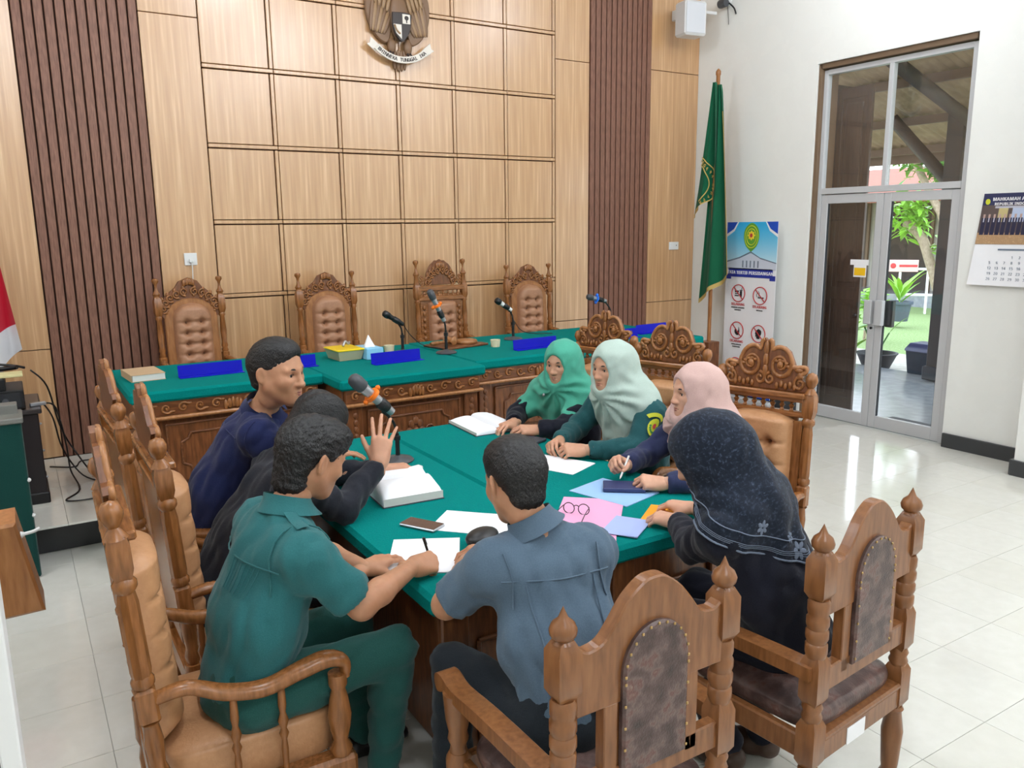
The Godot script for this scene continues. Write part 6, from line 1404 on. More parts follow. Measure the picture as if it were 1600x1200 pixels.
func back_seam(J: Dictionary, root: Node3D, called: String, pts: Array, r := 0.002) -> void:   # a stitched line on the back of a shirt: points as [share from left to right shoulder, distance down]
	var q := PackedVector3Array()
	var dn: Vector3 = (J.hip - J.neck).normalized()
	var lat: Vector3 = (J.sr - J.sl).normalized()
	var out: Vector3 = lat.cross(dn).normalized()
	if out.dot(J.fwd) > 0.0: out = -out
	var L: PackedInt32Array = J.top_sdf.all()
	for w in curve2(pts, 6):
		var p: Vector3 = J.sl.lerp(J.sr, w.x) + dn * w.y + out * 0.4
		for k in 40:
			var d: float = J.top_sdf.ev(p, L)
			if d < 0.004: break
			p -= out * maxf(d - 0.003, 0.002)
		q.append(p)
	part(called, MB.new().tube(q, [r], 6, J.off), J.cloth, root)

func patch(J: Dictionary, root: Node3D, called: String, c: Vector3, right: Vector3, up: Vector3, shape: Callable, m: Material, off := 0.006, sdf: SDF = null) -> void:   # a flat badge sewn on: shape(s, t) -> place on the cloth
	var s: SDF = sdf if sdf else J.top_sdf
	var mb := MB.new().surf(14, 8, func(u: float, v: float) -> Vector3:
		var q: Vector2 = shape.call(u, v)
		return J.off * s.snap(c + right * q.x + up * q.y, off))
	part(called, mb, m, root)

func hair(J: Dictionary, root: Node3D, style: String) -> void:
	var s := SDF.new()
	var fluff := 0.0012
	match style:
		"swept":   # short sides, long top swept back off the forehead
			s.ell(Vector3(0, 0.043, -0.02), Vector3(0.081, 0.084, 0.102))
			s.ell(Vector3(0.0, 0.094, 0.012), Vector3(0.06, 0.038, 0.066), 0.03)
			s.cap(Vector3(0, -0.04, -0.066), Vector3(0, 0.02, -0.07), 0.043, 0.05, 0.03, 0, 1.25)
			s.ell(Vector3(0, -0.002, 0.115), Vector3(0.074, 0.087, 0.08), 0.01, 1)
		"shaggy":  # thick tousled hair over the forehead
			s.ell(Vector3(0, 0.044, -0.018), Vector3(0.084, 0.088, 0.106))
			s.ell(Vector3(0.0, 0.084, 0.04), Vector3(0.062, 0.042, 0.058), 0.03)
			s.cap(Vector3(0, -0.085, -0.05), Vector3(0, 0.02, -0.065), 0.05, 0.058, 0.03, 0, 1.25)
			s.ell(Vector3(0, -0.028, 0.13), Vector3(0.075, 0.085, 0.085), 0.012, 1)
			fluff = 0.0026
		"crop":    # neat short back and sides
			s.ell(Vector3(0, 0.043, -0.018), Vector3(0.081, 0.086, 0.103))
			s.ell(Vector3(0.0, 0.085, 0.01), Vector3(0.064, 0.042, 0.07), 0.03)
			s.cap(Vector3(0, -0.045, -0.06), Vector3(0, 0.02, -0.065), 0.043, 0.05, 0.03, 0, 1.25)
			s.ell(Vector3(0, -0.02, 0.125), Vector3(0.075, 0.085, 0.08), 0.012, 1)
		"parted":  # long hair parted in the middle and drawn down
			s.ell(Vector3(0.035, 0.045, -0.014), Vector3(0.062, 0.086, 0.108), 0.006)
			s.ell(Vector3(-0.035, 0.045, -0.014), Vector3(0.062, 0.086, 0.108), 0.006)
			for x in [-1.0, 1.0]: s.cap(Vector3(0.07 * x, 0.02, 0.02), Vector3(0.078 * x, -0.12, 0.02), 0.034, 0.026, 0.03)
			s.cap(Vector3(0, 0, -0.07), Vector3(0, -0.12, -0.09), 0.06, 0.045, 0.04, 0, 1.3)
			s.ell(Vector3(0, -0.03, 0.13), Vector3(0.062, 0.088, 0.085), 0.012, 1)
			fluff = 0.0012
	if style != "parted":
		for x in [-1.0, 1.0]:
			s.ell(Vector3(0.082 * x, -0.012, -0.005), Vector3(0.022, 0.03, 0.022), 0.008, 1)
			s.ell(Vector3(0.075 * x, -0.06, 0.035), Vector3(0.05, 0.05, 0.055), 0.012, 1)
	var im := s.net(0.0048)
	im.push(func(p: Vector3, _n: Vector3) -> float:
		var q := Vector3(p.x * 2.0, p.y * 1.0, p.z * 0.4)
		return fluff * (1.3 * grain.get_noise_3dv(q * 50.0) + 0.9 * grain.get_noise_3dv(q * 105.0) + 0.3))
	part("hair", im, mat("hair"), root, J.off * J.hx)

func cut_below(im: IM, c: Vector3, n: Vector3) -> void:   # drops the cloth on the far side of a plane
	var keep := PackedInt32Array()
	for k in range(0, im.i.size(), 3):
		var far := 0
		for j in 3: far += 1 if (im.v[im.i[k + j]] - c).dot(n) < 0.0 else 0
		if far < 3: keep.append_array([im.i[k], im.i[k + 1], im.i[k + 2]])
	im.i = keep
	for k in im.v.size():   # the last row is drawn onto the hem
		var d := (im.v[k] - c).dot(n)
		if d < 0.0 and d > -0.012: im.v[k] -= n * d

func contour(im: IM, c: Vector3, n: Vector3, r: float, xf: Transform3D) -> MB:   # a thread where a plane meets the cloth
	var mb := MB.new()
	for k in range(0, im.i.size(), 3):
		var hit := PackedVector3Array()
		var nn := Vector3.ZERO
		for j in 3:
			var a := im.v[im.i[k + j]]
			var b := im.v[im.i[k + (j + 1) % 3]]
			var da := (a - c).dot(n)
			var db := (b - c).dot(n)
			nn += im.n[im.i[k + j]]
			if (da < 0.0) != (db < 0.0): hit.append(a.lerp(b, da / (da - db)))
		if hit.size() == 2 and hit[0].distance_to(hit[1]) > 0.0004:
			var o := nn.normalized() * 0.0015
			mb.tube(PackedVector3Array([hit[0] + o, hit[1] + o]), [r], 5, xf)
	return mb

func hijab(J: Dictionary, root: Node3D, m: Material, front: float, called := "headscarf", longback := 0.16, arms := 0.12, fat := 0.0) -> SDF:
	var inv: Transform3D = J.hx.affine_inverse()
	var nk: Vector3 = inv * J.neck
	var fw: Vector3 = (inv.basis * J.fwd).normalized()
	var dn: Vector3 = (inv * J.hip - nk).normalized()
	var sl: Vector3 = inv * J.sl
	var sr: Vector3 = inv * J.sr
	var lat := (sr - sl).normalized()
	var s := SDF.new()
	s.ell(Vector3(0, 0.034, -0.018), Vector3(0.094 + fat, 0.101 + fat, 0.118 + fat))
	s.ell(Vector3(0, -0.04, 0.008), Vector3(0.086 + fat, 0.105, 0.09), 0.03)
	s.ell(Vector3(0, -0.1, 0.035), Vector3(0.064, 0.05, 0.056), 0.04)
	s.cap(Vector3(0, -0.07, -0.02), nk + fw * 0.01, 0.088 + fat, 0.1, 0.05)
	s.cap(Vector3(0, -0.02, -0.055), nk - fw * 0.055 + dn * minf(longback * 0.7, 0.1 if longback < 0.3 else 0.26), 0.092 + fat, 0.085, 0.06)
	var reach := 0.72 if arms == 0.0 else 1.0
	s.cap(nk, nk.lerp(sl, reach), 0.088, 0.08, 0.07)
	s.cap(nk, nk.lerp(sr, reach), 0.088, 0.08, 0.07)
	if arms > 0.0:
		s.cap(sl, sl.lerp(inv * J.el, arms / 0.26), 0.08, 0.07, 0.05)
		s.cap(sr, sr.lerp(inv * J.er, arms / 0.26), 0.08, 0.07, 0.05)
	if front > 0.0: s.cap(nk + fw * 0.045, nk + fw * 0.085 + dn * front, 0.095, 0.07, 0.08, 0, 1.7, lat)
	s.cap(nk - fw * 0.02, nk - fw * 0.06 + dn * longback, 0.09 + fat, 0.062, 0.08, 0, 1.6, lat)
	s.ell(Vector3(0, -0.012, 0.125), Vector3(0.061, 0.088, 0.105), 0.012, 1)
	var im := s.net(0.0085)
	var chin := Vector3(0, -0.1, 0.08)
	im.push(func(p: Vector3, _n: Vector3) -> float:
		var low := smoothstep(0.05, -0.12, p.y)
		var q := p - chin
		var a := atan2(q.y + 0.04, q.x + 0.6 * q.z)
		var r := q.length()
		var fold := sin(a * 11.0 + r * 14.0 + 1.5 * grain.get_noise_3dv(p * 9.0)) * smoothstep(0.02, 0.11, r)
		var side := sin((p.y * 0.9 + p.z * 1.3) * 75.0 + 2.5 * grain.get_noise_3dv(p * 8.0)) * smoothstep(0.02, 0.07, absf(p.x)) * smoothstep(0.09, 0.0, p.y) * (1.0 - low)
		return low * fold * 0.0085 * smoothstep(-0.04, 0.04, p.z) + low * 0.004 * smoothstep(0.02, -0.05, p.z) * sin(p.x * 60.0 + p.y * 14.0 + 2.0 * grain.get_noise_3dv(p * 7.0)) + side * 0.0026 + 0.003 * grain.get_noise_3dv(p * 14.0))
	if J.has("hem"): cut_below(im, inv * J.hem[0], (inv.basis * J.hem[1]).normalized())
	part(called, im, m, root, J.off * J.hx)
	J.scarf = im
	return s

# ------------------------------------------------------------------ mesh tools
class MB:   # a soup of triangles with normals; commit() turns each one to face its normals
	var v := PackedVector3Array()
	var n := PackedVector3Array()
	var u := PackedVector2Array()
	func tri(a: Vector3, b: Vector3, c: Vector3, na: Vector3, nb: Vector3, nc: Vector3) -> void:
		var g := (c - a).cross(b - a)
		if g.dot(na + nb + nc) < 0.0:
			v.append_array([a, c, b]); n.append_array([na, nc, nb])
		else:
			v.append_array([a, b, c]); n.append_array([na, nb, nc])
	func quad(a: Vector3, b: Vector3, c: Vector3, d: Vector3, nn: Vector3) -> void:
		tri(a, b, c, nn, nn, nn); tri(a, c, d, nn, nn, nn)
	func quadn(a: Vector3, b: Vector3, c: Vector3, d: Vector3, na: Vector3, nb: Vector3, nc: Vector3, nd: Vector3) -> void:
		tri(a, b, c, na, nb, nc); tri(a, c, d, na, nc, nd)
	func box(c: Vector3, s: Vector3, bev := 0.004, xf := Transform3D.IDENTITY) -> MB:
		var h := s * 0.5
		bev = minf(bev, minf(h.x, minf(h.y, h.z)) * 0.9)
		for ax in 3:
			for sg in [-1.0, 1.0]:
				var b1 := (ax + 1) % 3
				var b2 := (ax + 2) % 3
				var q: Array[Vector3] = []
				for st in [[-1, -1], [1, -1], [1, 1], [-1, 1]]:
					var p := Vector3.ZERO
					p[ax] = h[ax] * sg; p[b1] = (h[b1] - bev) * st[0]; p[b2] = (h[b2] - bev) * st[1]
					q.append(xf * (c + p))
				var nn := Vector3.ZERO
				nn[ax] = sg
				quad(q[0], q[1], q[2], q[3], (xf.basis * nn).normalized())
		if bev <= 0.0: return self
		for ax in 3:   # the edges along each axis, then the corners
			var b1 := (ax + 1) % 3
			var b2 := (ax + 2) % 3
			for s1 in [-1.0, 1.0]:
				for s2 in [-1.0, 1.0]:
					var q: Array[Vector3] = []
					for e in [[-1.0, 0], [1.0, 0], [1.0, 1], [-1.0, 1]]:
						var p := Vector3.ZERO
						p[ax] = (h[ax] - bev) * e[0]
						p[b1] = (h[b1] - (bev if e[1] == 0 else 0.0)) * s1
						p[b2] = (h[b2] - (bev if e[1] == 1 else 0.0)) * s2
						q.append(xf * (c + p))
					var nn := Vector3.ZERO
					nn[b1] = s1; nn[b2] = s2
					quad(q[0], q[1], q[2], q[3], (xf.basis * nn).normalized())
		for sx in [-1.0, 1.0]:
			for sy in [-1.0, 1.0]:
				for sz in [-1.0, 1.0]:
					var sv := Vector3(sx, sy, sz)
					var nn := (xf.basis * sv).normalized()
					tri(xf * (c + Vector3(h.x, h.y - bev, h.z - bev) * sv), xf * (c + Vector3(h.x - bev, h.y, h.z - bev) * sv), xf * (c + Vector3(h.x - bev, h.y - bev, h.z) * sv), nn, nn, nn)
		return self
	func lathe(prof: Array, xf := Transform3D.IDENTITY, seg := 16, square := false) -> MB:   # prof: [radius, height] from the bottom up
		var m := prof.size()
		var sn: Array[Vector2] = []
		for i in m - 1:
			var dr: float = prof[i + 1][0] - prof[i][0]
			var dy: float = prof[i + 1][1] - prof[i][1]
			sn.append(Vector2(dy, -dr).normalized())
		for i in m - 1:
			var n0 := sn[i]
			var n1 := sn[i]
			if i > 0 and sn[i - 1].dot(sn[i]) > 0.6: n0 = (sn[i - 1] + sn[i]).normalized()
			if i < m - 2 and sn[i + 1].dot(sn[i]) > 0.6: n1 = (sn[i + 1] + sn[i]).normalized()
			for k in seg:
				var a0 := TAU * k / seg
				var a1 := TAU * (k + 1) / seg
				var d0 := Vector3(cos(a0), 0, sin(a0))
				var d1 := Vector3(cos(a1), 0, sin(a1))
				var r0: float = prof[i][0]
				var r1: float = prof[i + 1][0]
				var y0 := Vector3(0, prof[i][1], 0)
				var y1 := Vector3(0, prof[i + 1][1], 0)
				var f0 := d0
				var f1 := d1
				if seg <= 8:
					f0 = (d0 + d1).normalized(); f1 = f0
				quadn(xf * (d0 * r0 + y0), xf * (d1 * r0 + y0), xf * (d1 * r1 + y1), xf * (d0 * r1 + y1),
					xf.basis * (f0 * n0.x + Vector3(0, n0.y, 0)), xf.basis * (f1 * n0.x + Vector3(0, n0.y, 0)), xf.basis * (f1 * n1.x + Vector3(0, n1.y, 0)), xf.basis * (f0 * n1.x + Vector3(0, n1.y, 0)))
		for e in [0, m - 1]:
			if prof[e][0] > 0.0005:
				var nn := xf.basis * Vector3(0, -1 if e == 0 else 1, 0)
				for k in seg:
					var a0 := TAU * k / seg
					var a1 := TAU * (k + 1) / seg
					tri(xf * Vector3(0, prof[e][1], 0), xf * Vector3(cos(a0) * prof[e][0], prof[e][1], sin(a0) * prof[e][0]), xf * Vector3(cos(a1) * prof[e][0], prof[e][1], sin(a1) * prof[e][0]), nn, nn, nn)
		return self
	func tube(pts: PackedVector3Array, rad: Array, seg := 8, xf := Transform3D.IDENTITY, flat := 1.0, upv := Vector3.UP) -> MB:   # rad: one radius, or one for each point; flat squeezes across upv
		var m := pts.size()
		var rings: Array = []
		var nors: Array = []
		var ref := upv
		for i in m:
			var t := (pts[mini(i + 1, m - 1)] - pts[maxi(i - 1, 0)]).normalized()
			if absf(t.dot(ref)) > 0.95: ref = Vector3.RIGHT if absf(t.x) < 0.8 else Vector3.FORWARD
			var s := t.cross(ref).normalized()
			var w := s.cross(t).normalized()
			ref = w
			var r: float = rad[mini(i, rad.size() - 1)]
			var ring := PackedVector3Array()
			var nr := PackedVector3Array()
			for k in seg:
				var a := TAU * k / seg
				ring.append(xf * (pts[i] + s * cos(a) * r + w * sin(a) * r * flat))
				nr.append((xf.basis * (s * cos(a) * flat + w * sin(a))).normalized())
			rings.append(ring); nors.append(nr)
		for i in m - 1:
			for k in seg:
				var j := (k + 1) % seg
				quadn(rings[i][k], rings[i][j], rings[i + 1][j], rings[i + 1][k], nors[i][k], nors[i][j], nors[i + 1][j], nors[i + 1][k])
		for e in [0, m - 1]:
			var nn := ((xf * pts[0]) - (xf * pts[1])).normalized() if e == 0 else ((xf * pts[m - 1]) - (xf * pts[m - 2])).normalized()
			for k in range(1, seg - 1):
				tri(rings[e][0], rings[e][k], rings[e][k + 1], nn, nn, nn)
		return self
	func ball(c: Vector3, r: Vector3, xf := Transform3D.IDENTITY, seg := 10, rows := 6) -> MB:
		var p := func(i: int, k: int) -> Vector3:
			var a := PI * i / rows
			var b := TAU * k / seg
			return Vector3(sin(a) * cos(b), cos(a), sin(a) * sin(b))
		for i in rows:
			for k in seg:
				var q: Array[Vector3] = [p.call(i, k), p.call(i, k + 1), p.call(i + 1, k + 1), p.call(i + 1, k)]
				var nn: Array[Vector3] = []
				for w in q: nn.append((xf.basis * (w / r)).normalized())
				for z in 4: q[z] = xf * (c + q[z] * r)
				if i > 0: tri(q[0], q[1], q[2], nn[0], nn[1], nn[2])
				if i < rows - 1: tri(q[0], q[2], q[3], nn[0], nn[2], nn[3])
				elif i == rows - 1: tri(q[0], q[1], q[3], nn[0], nn[1], nn[3])
		return self
	func ext(poly: PackedVector2Array, d: float, xf := Transform3D.IDENTITY, bev := 0.0) -> MB:   # an outline given thickness d about z = 0, its front edge chamfered
		var m := poly.size()
		var ar := 0.0
		for i in m: ar += poly[i].cross(poly[(i + 1) % m])
		if ar < 0.0: poly.reverse()
		var inn := poly.duplicate()
		if bev > 0.0:
			for i in m:
				var e0 := (poly[i] - poly[(i + m - 1) % m]).normalized()
				var e1 := (poly[(i + 1) % m] - poly[i]).normalized()
				var q := (Vector2(-e0.y, e0.x) + Vector2(-e1.y, e1.x))
				inn[i] = poly[i] + q.normalized() * bev / maxf(0.5, q.length() * 0.5)
		var ix := Geometry2D.triangulate_polygon(inn)
		var f := xf.basis * Vector3(0, 0, 1)
		for k in range(0, ix.size(), 3):
			tri(xf * Vector3(inn[ix[k]].x, inn[ix[k]].y, d / 2), xf * Vector3(inn[ix[k + 1]].x, inn[ix[k + 1]].y, d / 2), xf * Vector3(inn[ix[k + 2]].x, inn[ix[k + 2]].y, d / 2), f, f, f)
		ix = Geometry2D.triangulate_polygon(poly)
		for k in range(0, ix.size(), 3):
			tri(xf * Vector3(poly[ix[k]].x, poly[ix[k]].y, -d / 2), xf * Vector3(poly[ix[k + 1]].x, poly[ix[k + 1]].y, -d / 2), xf * Vector3(poly[ix[k + 2]].x, poly[ix[k + 2]].y, -d / 2), -f, -f, -f)
		for i in m:
			var j := (i + 1) % m
			var e := (poly[j] - poly[i]).normalized()
			var nn := xf.basis * Vector3(e.y, -e.x, 0)
			var z := d / 2 - bev
			quad(xf * Vector3(poly[i].x, poly[i].y, -d / 2), xf * Vector3(poly[j].x, poly[j].y, -d / 2), xf * Vector3(poly[j].x, poly[j].y, z), xf * Vector3(poly[i].x, poly[i].y, z), nn)
			if bev > 0.0:
				quad(xf * Vector3(poly[i].x, poly[i].y, z), xf * Vector3(poly[j].x, poly[j].y, z), xf * Vector3(inn[j].x, inn[j].y, d / 2), xf * Vector3(inn[i].x, inn[i].y, d / 2), (nn + f).normalized())
		return self
	func surf(nu: int, nv: int, f: Callable, closed_u := false) -> MB:   # f(s, t) -> point, s and t from 0 to 1
		var g: Array = []
		for j in nv + 1:
			var row := PackedVector3Array()
			for i in nu + 1: row.append(f.call(float(i) / nu, float(j) / nv))
			g.append(row)
		var nr: Array = []
		for j in nv + 1:
			var row := PackedVector3Array()
			for i in nu + 1:
				var i0 := i - 1
				var i1 := i + 1
				if closed_u:
					i0 = (i - 1 + nu) % nu; i1 = (i + 1) % nu
				var a: Vector3 = g[j][clampi(i1, 0, nu)] - g[j][clampi(i0, 0, nu)]
				var b: Vector3 = g[mini(j + 1, nv)][i] - g[maxi(j - 1, 0)][i]
				row.append(b.cross(a).normalized())
			nr.append(row)
		for j in nv:
			for i in nu:
				var q := [[i, j], [i + 1, j], [i + 1, j + 1], [i, j], [i + 1, j + 1], [i, j + 1]]
				for w in q:
					v.append(g[w[1]][w[0]]); n.append(nr[w[1]][w[0]]); u.append(Vector2(float(w[0]) / nu, float(w[1]) / nv))
		return self
	func mesh() -> ArrayMesh:
		var am := ArrayMesh.new()
		if v.is_empty(): return am
		var a := []
		a.resize(Mesh.ARRAY_MAX)
		a[Mesh.ARRAY_VERTEX] = v; a[Mesh.ARRAY_NORMAL] = n
		if u.size() == v.size(): a[Mesh.ARRAY_TEX_UV] = u
		am.add_surface_from_arrays(Mesh.PRIMITIVE_TRIANGLES, a)
		return am

class IM:   # indexed triangles (counter-clockwise inside, turned on commit)
	var v := PackedVector3Array()
	var n := PackedVector3Array()
	var i := PackedInt32Array()
	func add(o: IM, xf := Transform3D.IDENTITY) -> IM:
		var at := v.size()
		var nb := xf.basis.inverse().transposed()
		for p in o.v: v.append(xf * p)
		for p in o.n: n.append((nb * p).normalized())
		if xf.basis.determinant() < 0.0:
			for k in range(0, o.i.size(), 3): i.append_array([at + o.i[k], at + o.i[k + 2], at + o.i[k + 1]])
		else:
			for k in o.i: i.append(at + k)
		return self
	func normals() -> void:
		n.resize(v.size()); n.fill(Vector3.ZERO)
		for k in range(0, i.size(), 3):
			var g := (v[i[k + 1]] - v[i[k]]).cross(v[i[k + 2]] - v[i[k]])
			n[i[k]] += g; n[i[k + 1]] += g; n[i[k + 2]] += g
		for k in n.size(): n[k] = n[k].normalized()
	func push(f: Callable) -> IM:   # moves each point along its normal by f(point, normal)
		for k in v.size(): v[k] += n[k] * float(f.call(v[k], n[k]))
		normals()
		return self
	func mesh() -> ArrayMesh:
		var am := ArrayMesh.new()
		if v.is_empty(): return am
		var a := []
		a.resize(Mesh.ARRAY_MAX)
		var ix := i.duplicate()
		for k in range(0, ix.size(), 3):
			ix[k + 1] = i[k + 2]; ix[k + 2] = i[k + 1]
		a[Mesh.ARRAY_VERTEX] = v; a[Mesh.ARRAY_NORMAL] = n; a[Mesh.ARRAY_INDEX] = ix
		am.add_surface_from_arrays(Mesh.PRIMITIVE_TRIANGLES, a)
		return am

class SDF:   # tapered capsules and ellipsoids joined (op 0) or cut away (op 1) smoothly, meshed as surface nets
	var T := PackedInt32Array()
	var OP := PackedInt32Array()
	var A := PackedVector3Array()
	var AB := PackedVector3Array()
	var IL := PackedFloat32Array()
	var RA := PackedFloat32Array()
	var DR := PackedFloat32Array()
	var K := PackedFloat32Array()
	var S := PackedFloat32Array()
	var NV := PackedVector3Array()
	var CUT := PackedInt32Array()
	var BI: Array[Basis] = []
	var REACH := PackedFloat32Array()
	func _p(t: int, op: int, a: Vector3, ab: Vector3, ra: float, dr: float, k: float, s: float, nv: Vector3, cut: int, bi: Basis, reach: float) -> void:
		T.append(t); OP.append(op); A.append(a); AB.append(ab); IL.append(1.0 / maxf(ab.length_squared(), 1e-9)); RA.append(ra); DR.append(dr); K.append(k); S.append(s); NV.append(nv); CUT.append(cut); BI.append(bi); REACH.append(reach)
	func cap(a: Vector3, b: Vector3, ra: float, rb: float, k := 0.02, op := 0, wide := 1.0, ax := Vector3.RIGHT, cut := 0) -> SDF:
		_p(0, op, a, b - a, ra, rb - ra, k, 1.0 / wide, ax.normalized(), cut, Basis.IDENTITY, maxf(ra, rb) * maxf(wide, 1.0))
		return self
	func chain(pts: Array, rs: Array, k := 0.02, op := 0) -> SDF:
		for j in pts.size() - 1: cap(pts[j], pts[j + 1], rs[mini(j, rs.size() - 1)], rs[mini(j + 1, rs.size() - 1)], k, op)
		return self
	func ell(c: Vector3, r: Vector3, k := 0.02, op := 0, rot := Basis.IDENTITY) -> SDF:
		_p(1, op, c, Vector3.ZERO, minf(r.x, minf(r.y, r.z)), 0.0, k, 1.0, Vector3.RIGHT, 0, Basis.from_scale(Vector3.ONE / r) * rot.inverse(), maxf(r.x, maxf(r.y, r.z)))
		return self
	func one(j: int, p: Vector3) -> float:
		var q := p - A[j]
		if T[j] == 1: return ((BI[j] * q).length() - 1.0) * RA[j]
		var h := q.dot(AB[j]) * IL[j]
		var t := clampf(h, 0.0, 1.0)
		q -= AB[j] * t
		if S[j] != 1.0: q += NV[j] * (q.dot(NV[j]) * (S[j] - 1.0))
		var e := q.length() - RA[j] - DR[j] * t
		if CUT[j] == 1: e = maxf(e, (h - 1.0) / sqrt(IL[j]))
		elif CUT[j] == 2: e = maxf(e, -h / sqrt(IL[j]))
		return e
	func ev(p: Vector3, L: PackedInt32Array) -> float:
		var d := 10.0
		for j in L:
			var q := p - A[j]
			var e := 0.0
			if T[j] == 1:
				e = ((BI[j] * q).length() - 1.0) * RA[j]
			else:
				var h := q.dot(AB[j]) * IL[j]
				var t := clampf(h, 0.0, 1.0)
				q -= AB[j] * t
				if S[j] != 1.0: q += NV[j] * (q.dot(NV[j]) * (S[j] - 1.0))
				e = q.length() - RA[j] - DR[j] * t
				if CUT[j] == 1: e = maxf(e, (h - 1.0) / sqrt(IL[j]))
				elif CUT[j] == 2: e = maxf(e, -h / sqrt(IL[j]))
			var k := K[j]
			if OP[j] == 0:
				var w := k - absf(d - e)
				d = minf(d, e)
				if w > 0.0: d -= w * w * 0.25 / k
			else:
				var w := k - absf(d + e)
				d = maxf(d, -e)
				if w > 0.0: d += w * w * 0.25 / k
		return d
	func all() -> PackedInt32Array:
		var L := PackedInt32Array()
		for j in T.size(): L.append(j)
		return L
	func snap(p: Vector3, off := 0.0) -> Vector3:   # the nearest point on the surface, off outside it
		var L := all()
		for s in 6:
			var g := grad(p, L)
			p -= g * (ev(p, L) - off)
		return p
	func grad(p: Vector3, L: PackedInt32Array) -> Vector3:
		var h := 0.002
		return Vector3(ev(p + Vector3(h, 0, 0), L) - ev(p - Vector3(h, 0, 0), L), ev(p + Vector3(0, h, 0), L) - ev(p - Vector3(0, h, 0), L), ev(p + Vector3(0, 0, h), L) - ev(p - Vector3(0, 0, h), L)).normalized()
	func net(cell: float) -> IM:
		var lo := Vector3.ONE * 1e6
		var hi := -lo
		var kmax := 0.0
		for j in T.size():
			kmax = maxf(kmax, K[j])
			if OP[j] == 1: continue
			var r := Vector3.ONE * (REACH[j] + K[j] * 0.5 + cell)
			lo = lo.min(A[j] - r).min(A[j] + AB[j] - r)
			hi = hi.max(A[j] + r).max(A[j] + AB[j] + r)
		var out := IM.new()
		var bs := cell * 8.0
		var nb := Vector3i(((hi - lo) / bs).ceil())
		var hd := bs * 0.8661
		var vid := {}
		var edges := PackedInt32Array()
		var M := 4096
		var D := PackedFloat32Array()
		D.resize(125)
		var off := PackedInt32Array([0, 1, 5, 6, 25, 26, 30, 31])
		for bx in nb.x:
			for by in nb.y:
				for bz in nb.z:
					var o := lo + Vector3(bx, by, bz) * bs
					var c := o + Vector3.ONE * bs * 0.5
					var es := PackedFloat32Array()
					var dm := 10.0
					for j in T.size():
						var e := one(j, c)
						es.append(e)
						if OP[j] == 0: dm = minf(dm, e)
					if dm > hd + kmax * 0.5: continue
					var L := PackedInt32Array()
					for j in T.size():
						if OP[j] == 0:
							if es[j] < dm + 2.0 * hd + K[j]: L.append(j)
						elif es[j] < hd + K[j]: L.append(j)
					var dc := ev(c, L)
					if absf(dc) > hd * 1.05 + cell: continue
					for sub in 8:
						var sx := (sub >> 2) * 4
						var sy := ((sub >> 1) & 1) * 4
						var sz := (sub & 1) * 4
						var so := o + Vector3(sx, sy, sz) * cell
						if absf(ev(so + Vector3.ONE * bs * 0.25, L)) > hd * 0.54 + cell * 0.3: continue
						var any_in := false
						var any_out := false
						var at := 0
						for x in 5:
							for y in 5:
								for z in 5:
									var d := ev(so + Vector3(x, y, z) * cell, L)
									D[at] = d
									at += 1
									if d < 0.0: any_in = true
									else: any_out = true
						if not (any_in and any_out): continue
						for x in 4:
							for y in 4:
								for z in 4:
									var b := x * 25 + y * 5 + z
									var neg := D[b] < 0.0
									var same := true
									for q in 7:
										if (D[b + off[q + 1]] < 0.0) != neg:
											same = false
											break
									if same: continue
									var sum := Vector3.ZERO
									var cnt := 0
									for q in 8:
										var dq := D[b + off[q]]
										for ax in 3:
											var bit := 4 >> ax
											if q & bit: continue
											var dr := D[b + off[q | bit]]
											if (dq < 0.0) == (dr < 0.0): continue
											var pt := Vector3((q >> 2) & 1, (q >> 1) & 1, q & 1)
											pt[ax] += dq / (dq - dr)
											sum += pt
											cnt += 1
									var ix := bx * 8 + sx + x
									var iy := by * 8 + sy + y
									var iz := bz * 8 + sz + z
									vid[(ix * M + iy) * M + iz] = out.v.size()
									out.v.append(so + (Vector3(x, y, z) + sum / cnt) * cell)
									for ax in 3:
										if (D[b + off[4 >> ax]] < 0.0) != neg:
											edges.append_array([ix, iy, iz, ax if neg else ax + 3])
		for e in range(0, edges.size(), 4):
			var ix := edges[e]
			var iy := edges[e + 1]
			var iz := edges[e + 2]
			var ax := edges[e + 3] % 3
			var d1 := M if ax == 0 else (1 if ax == 1 else M * M)
			var d2 := 1 if ax == 0 else (M * M if ax == 1 else M)
			var b := (ix * M + iy) * M + iz
			var q0: int = vid.get(b - d1 - d2, -1)
			var q1: int = vid.get(b - d2, -1)
			var q2: int = vid.get(b, -1)
			var q3: int = vid.get(b - d1, -1)
			if q0 < 0 or q1 < 0 or q2 < 0 or q3 < 0: continue
			if edges[e + 3] < 3: out.i.append_array([q0, q1, q2, q0, q2, q3])
			else: out.i.append_array([q0, q2, q1, q0, q3, q2])
		out.normals()
		return out

# ------------------------------------------------------------------ naming
var taken := {}

func numbered(called: String) -> String:
	var k: int = taken.get(called, 0)
	taken[called] = k + 1
	return called if k == 0 else "%s_%03d" % [called, k]

func tag(o: Node, label: String, category: String, group := "") -> Node:
	o.set_meta("label", label); o.set_meta("category", category)
	if group: o.set_meta("group", group)
	return o

func thing(called: String, label: String, category: String, at := Vector3.ZERO, turn := 0.0, group := "") -> Node3D:
	var o := Node3D.new()
	o.name = numbered(called)
	add_child(o)
	o.position = at
	o.rotation.y = turn
	tag(o, label, category, group)
	return o

func part(called: String, shape, m: Material, parent: Node3D, xf := Transform3D.IDENTITY) -> MeshInstance3D:
	var o := MeshInstance3D.new()
	o.name = called
	o.mesh = shape if shape is Mesh else shape.mesh()
	o.material_override = m
	parent.add_child(o, true)
	o.transform = xf
	return o

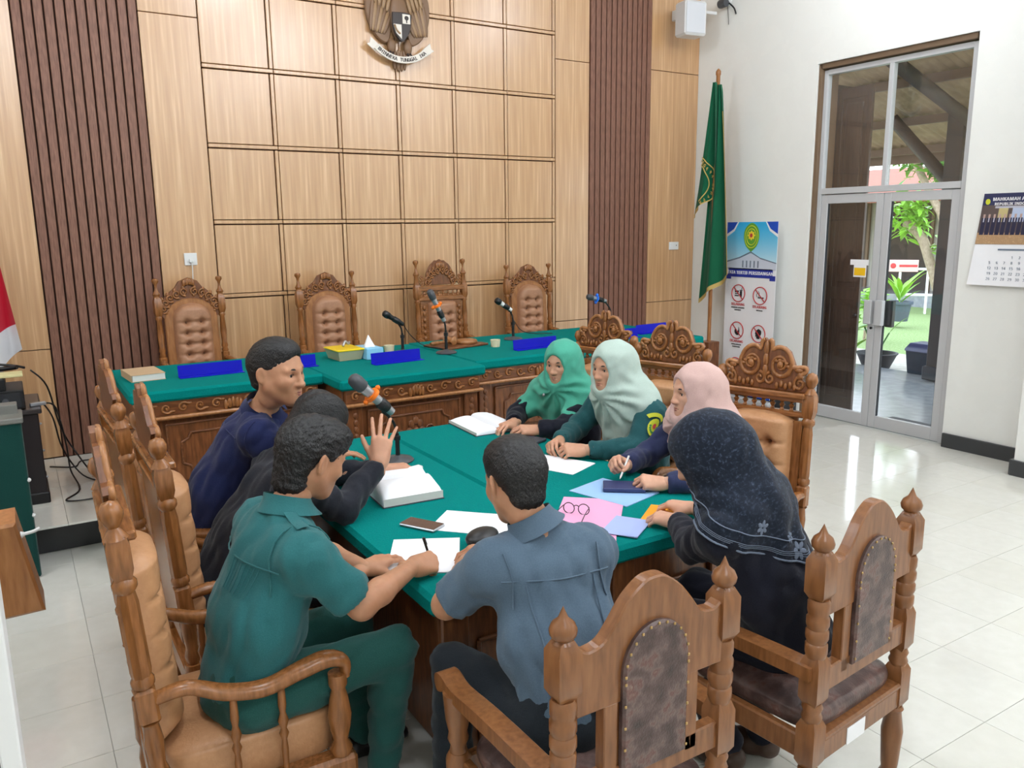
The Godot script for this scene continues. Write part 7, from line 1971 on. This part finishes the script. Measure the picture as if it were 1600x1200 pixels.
func lone(called: String, shape, m: Material, label: String, category: String, at := Vector3.ZERO, turn := 0.0, group := "") -> MeshInstance3D:
	var o := MeshInstance3D.new()
	o.name = numbered(called)
	o.mesh = shape if shape is Mesh else shape.mesh()
	o.material_override = m
	add_child(o)
	o.position = at
	o.rotation.y = turn
	tag(o, label, category, group)
	return o

func struct(called: String, shape, m: Material, parent: Node3D = self) -> MeshInstance3D:
	var o := MeshInstance3D.new()
	o.name = numbered(called) if parent == self else called
	if shape != null:
		o.mesh = shape if shape is Mesh else shape.mesh()
		o.material_override = m
	parent.add_child(o, true)
	o.set_meta("kind", "structure")
	return o

func dup(root: Node3D, called: String, label: String, at: Vector3, turn := 0.0) -> Node3D:
	var r: Node3D = root.duplicate()
	r.name = numbered(called)
	add_child(r)
	r.position = at
	r.rotation.y = turn
	r.set_meta("label", label)
	return r

func words(called: String, txt: String, size: float, m: Material, parent: Node3D, xf: Transform3D, bold := false, depth := 0.002) -> MeshInstance3D:
	var f := SystemFont.new()
	f.font_names = PackedStringArray(["Droid Sans"])
	if bold: f.font_weight = 700
	var t := TextMesh.new()
	t.text = txt; t.font = f; t.font_size = 32; t.pixel_size = size / 32.0 * 1.35; t.depth = depth
	return part(called, t, m, parent, xf)

static func at(p: Vector3, rx := 0.0, ry := 0.0, rz := 0.0) -> Transform3D:
	return Transform3D(Basis.from_euler(Vector3(rx, ry, rz)), p)

static func curve(pts: Array, per := 6) -> PackedVector3Array:   # a smooth line through points
	var out := PackedVector3Array()
	var m := pts.size()
	for i in m - 1:
		var p0: Vector3 = pts[maxi(i - 1, 0)]
		var p1: Vector3 = pts[i]
		var p2: Vector3 = pts[i + 1]
		var p3: Vector3 = pts[mini(i + 2, m - 1)]
		for k in per: out.append(p1.cubic_interpolate(p2, p0, p3, float(k) / per))
	out.append(pts[m - 1])
	return out

static func curve2(pts: Array, per := 6) -> PackedVector2Array:
	var a := []
	for p in pts: a.append(Vector3(p[0], p[1], 0))
	var out := PackedVector2Array()
	for p in curve(a, per): out.append(Vector2(p.x, p.y))
	return out

static func spiral(c: Vector2, r0: float, r1: float, a0: float, turns: float, z := 0.0, m := 18) -> PackedVector3Array:
	var out := PackedVector3Array()
	for k in m + 1:
		var t := float(k) / m
		var r := lerpf(r0, r1, t)
		var a := a0 + turns * TAU * t
		out.append(Vector3(c.x + cos(a) * r, c.y + sin(a) * r, z))
	return out

static func oval(rx: float, ry: float, c := Vector2.ZERO, m := 28) -> PackedVector2Array:
	var o := PackedVector2Array()
	for k in m: o.append(c + Vector2(cos(TAU * k / m) * rx, sin(TAU * k / m) * ry))
	return o
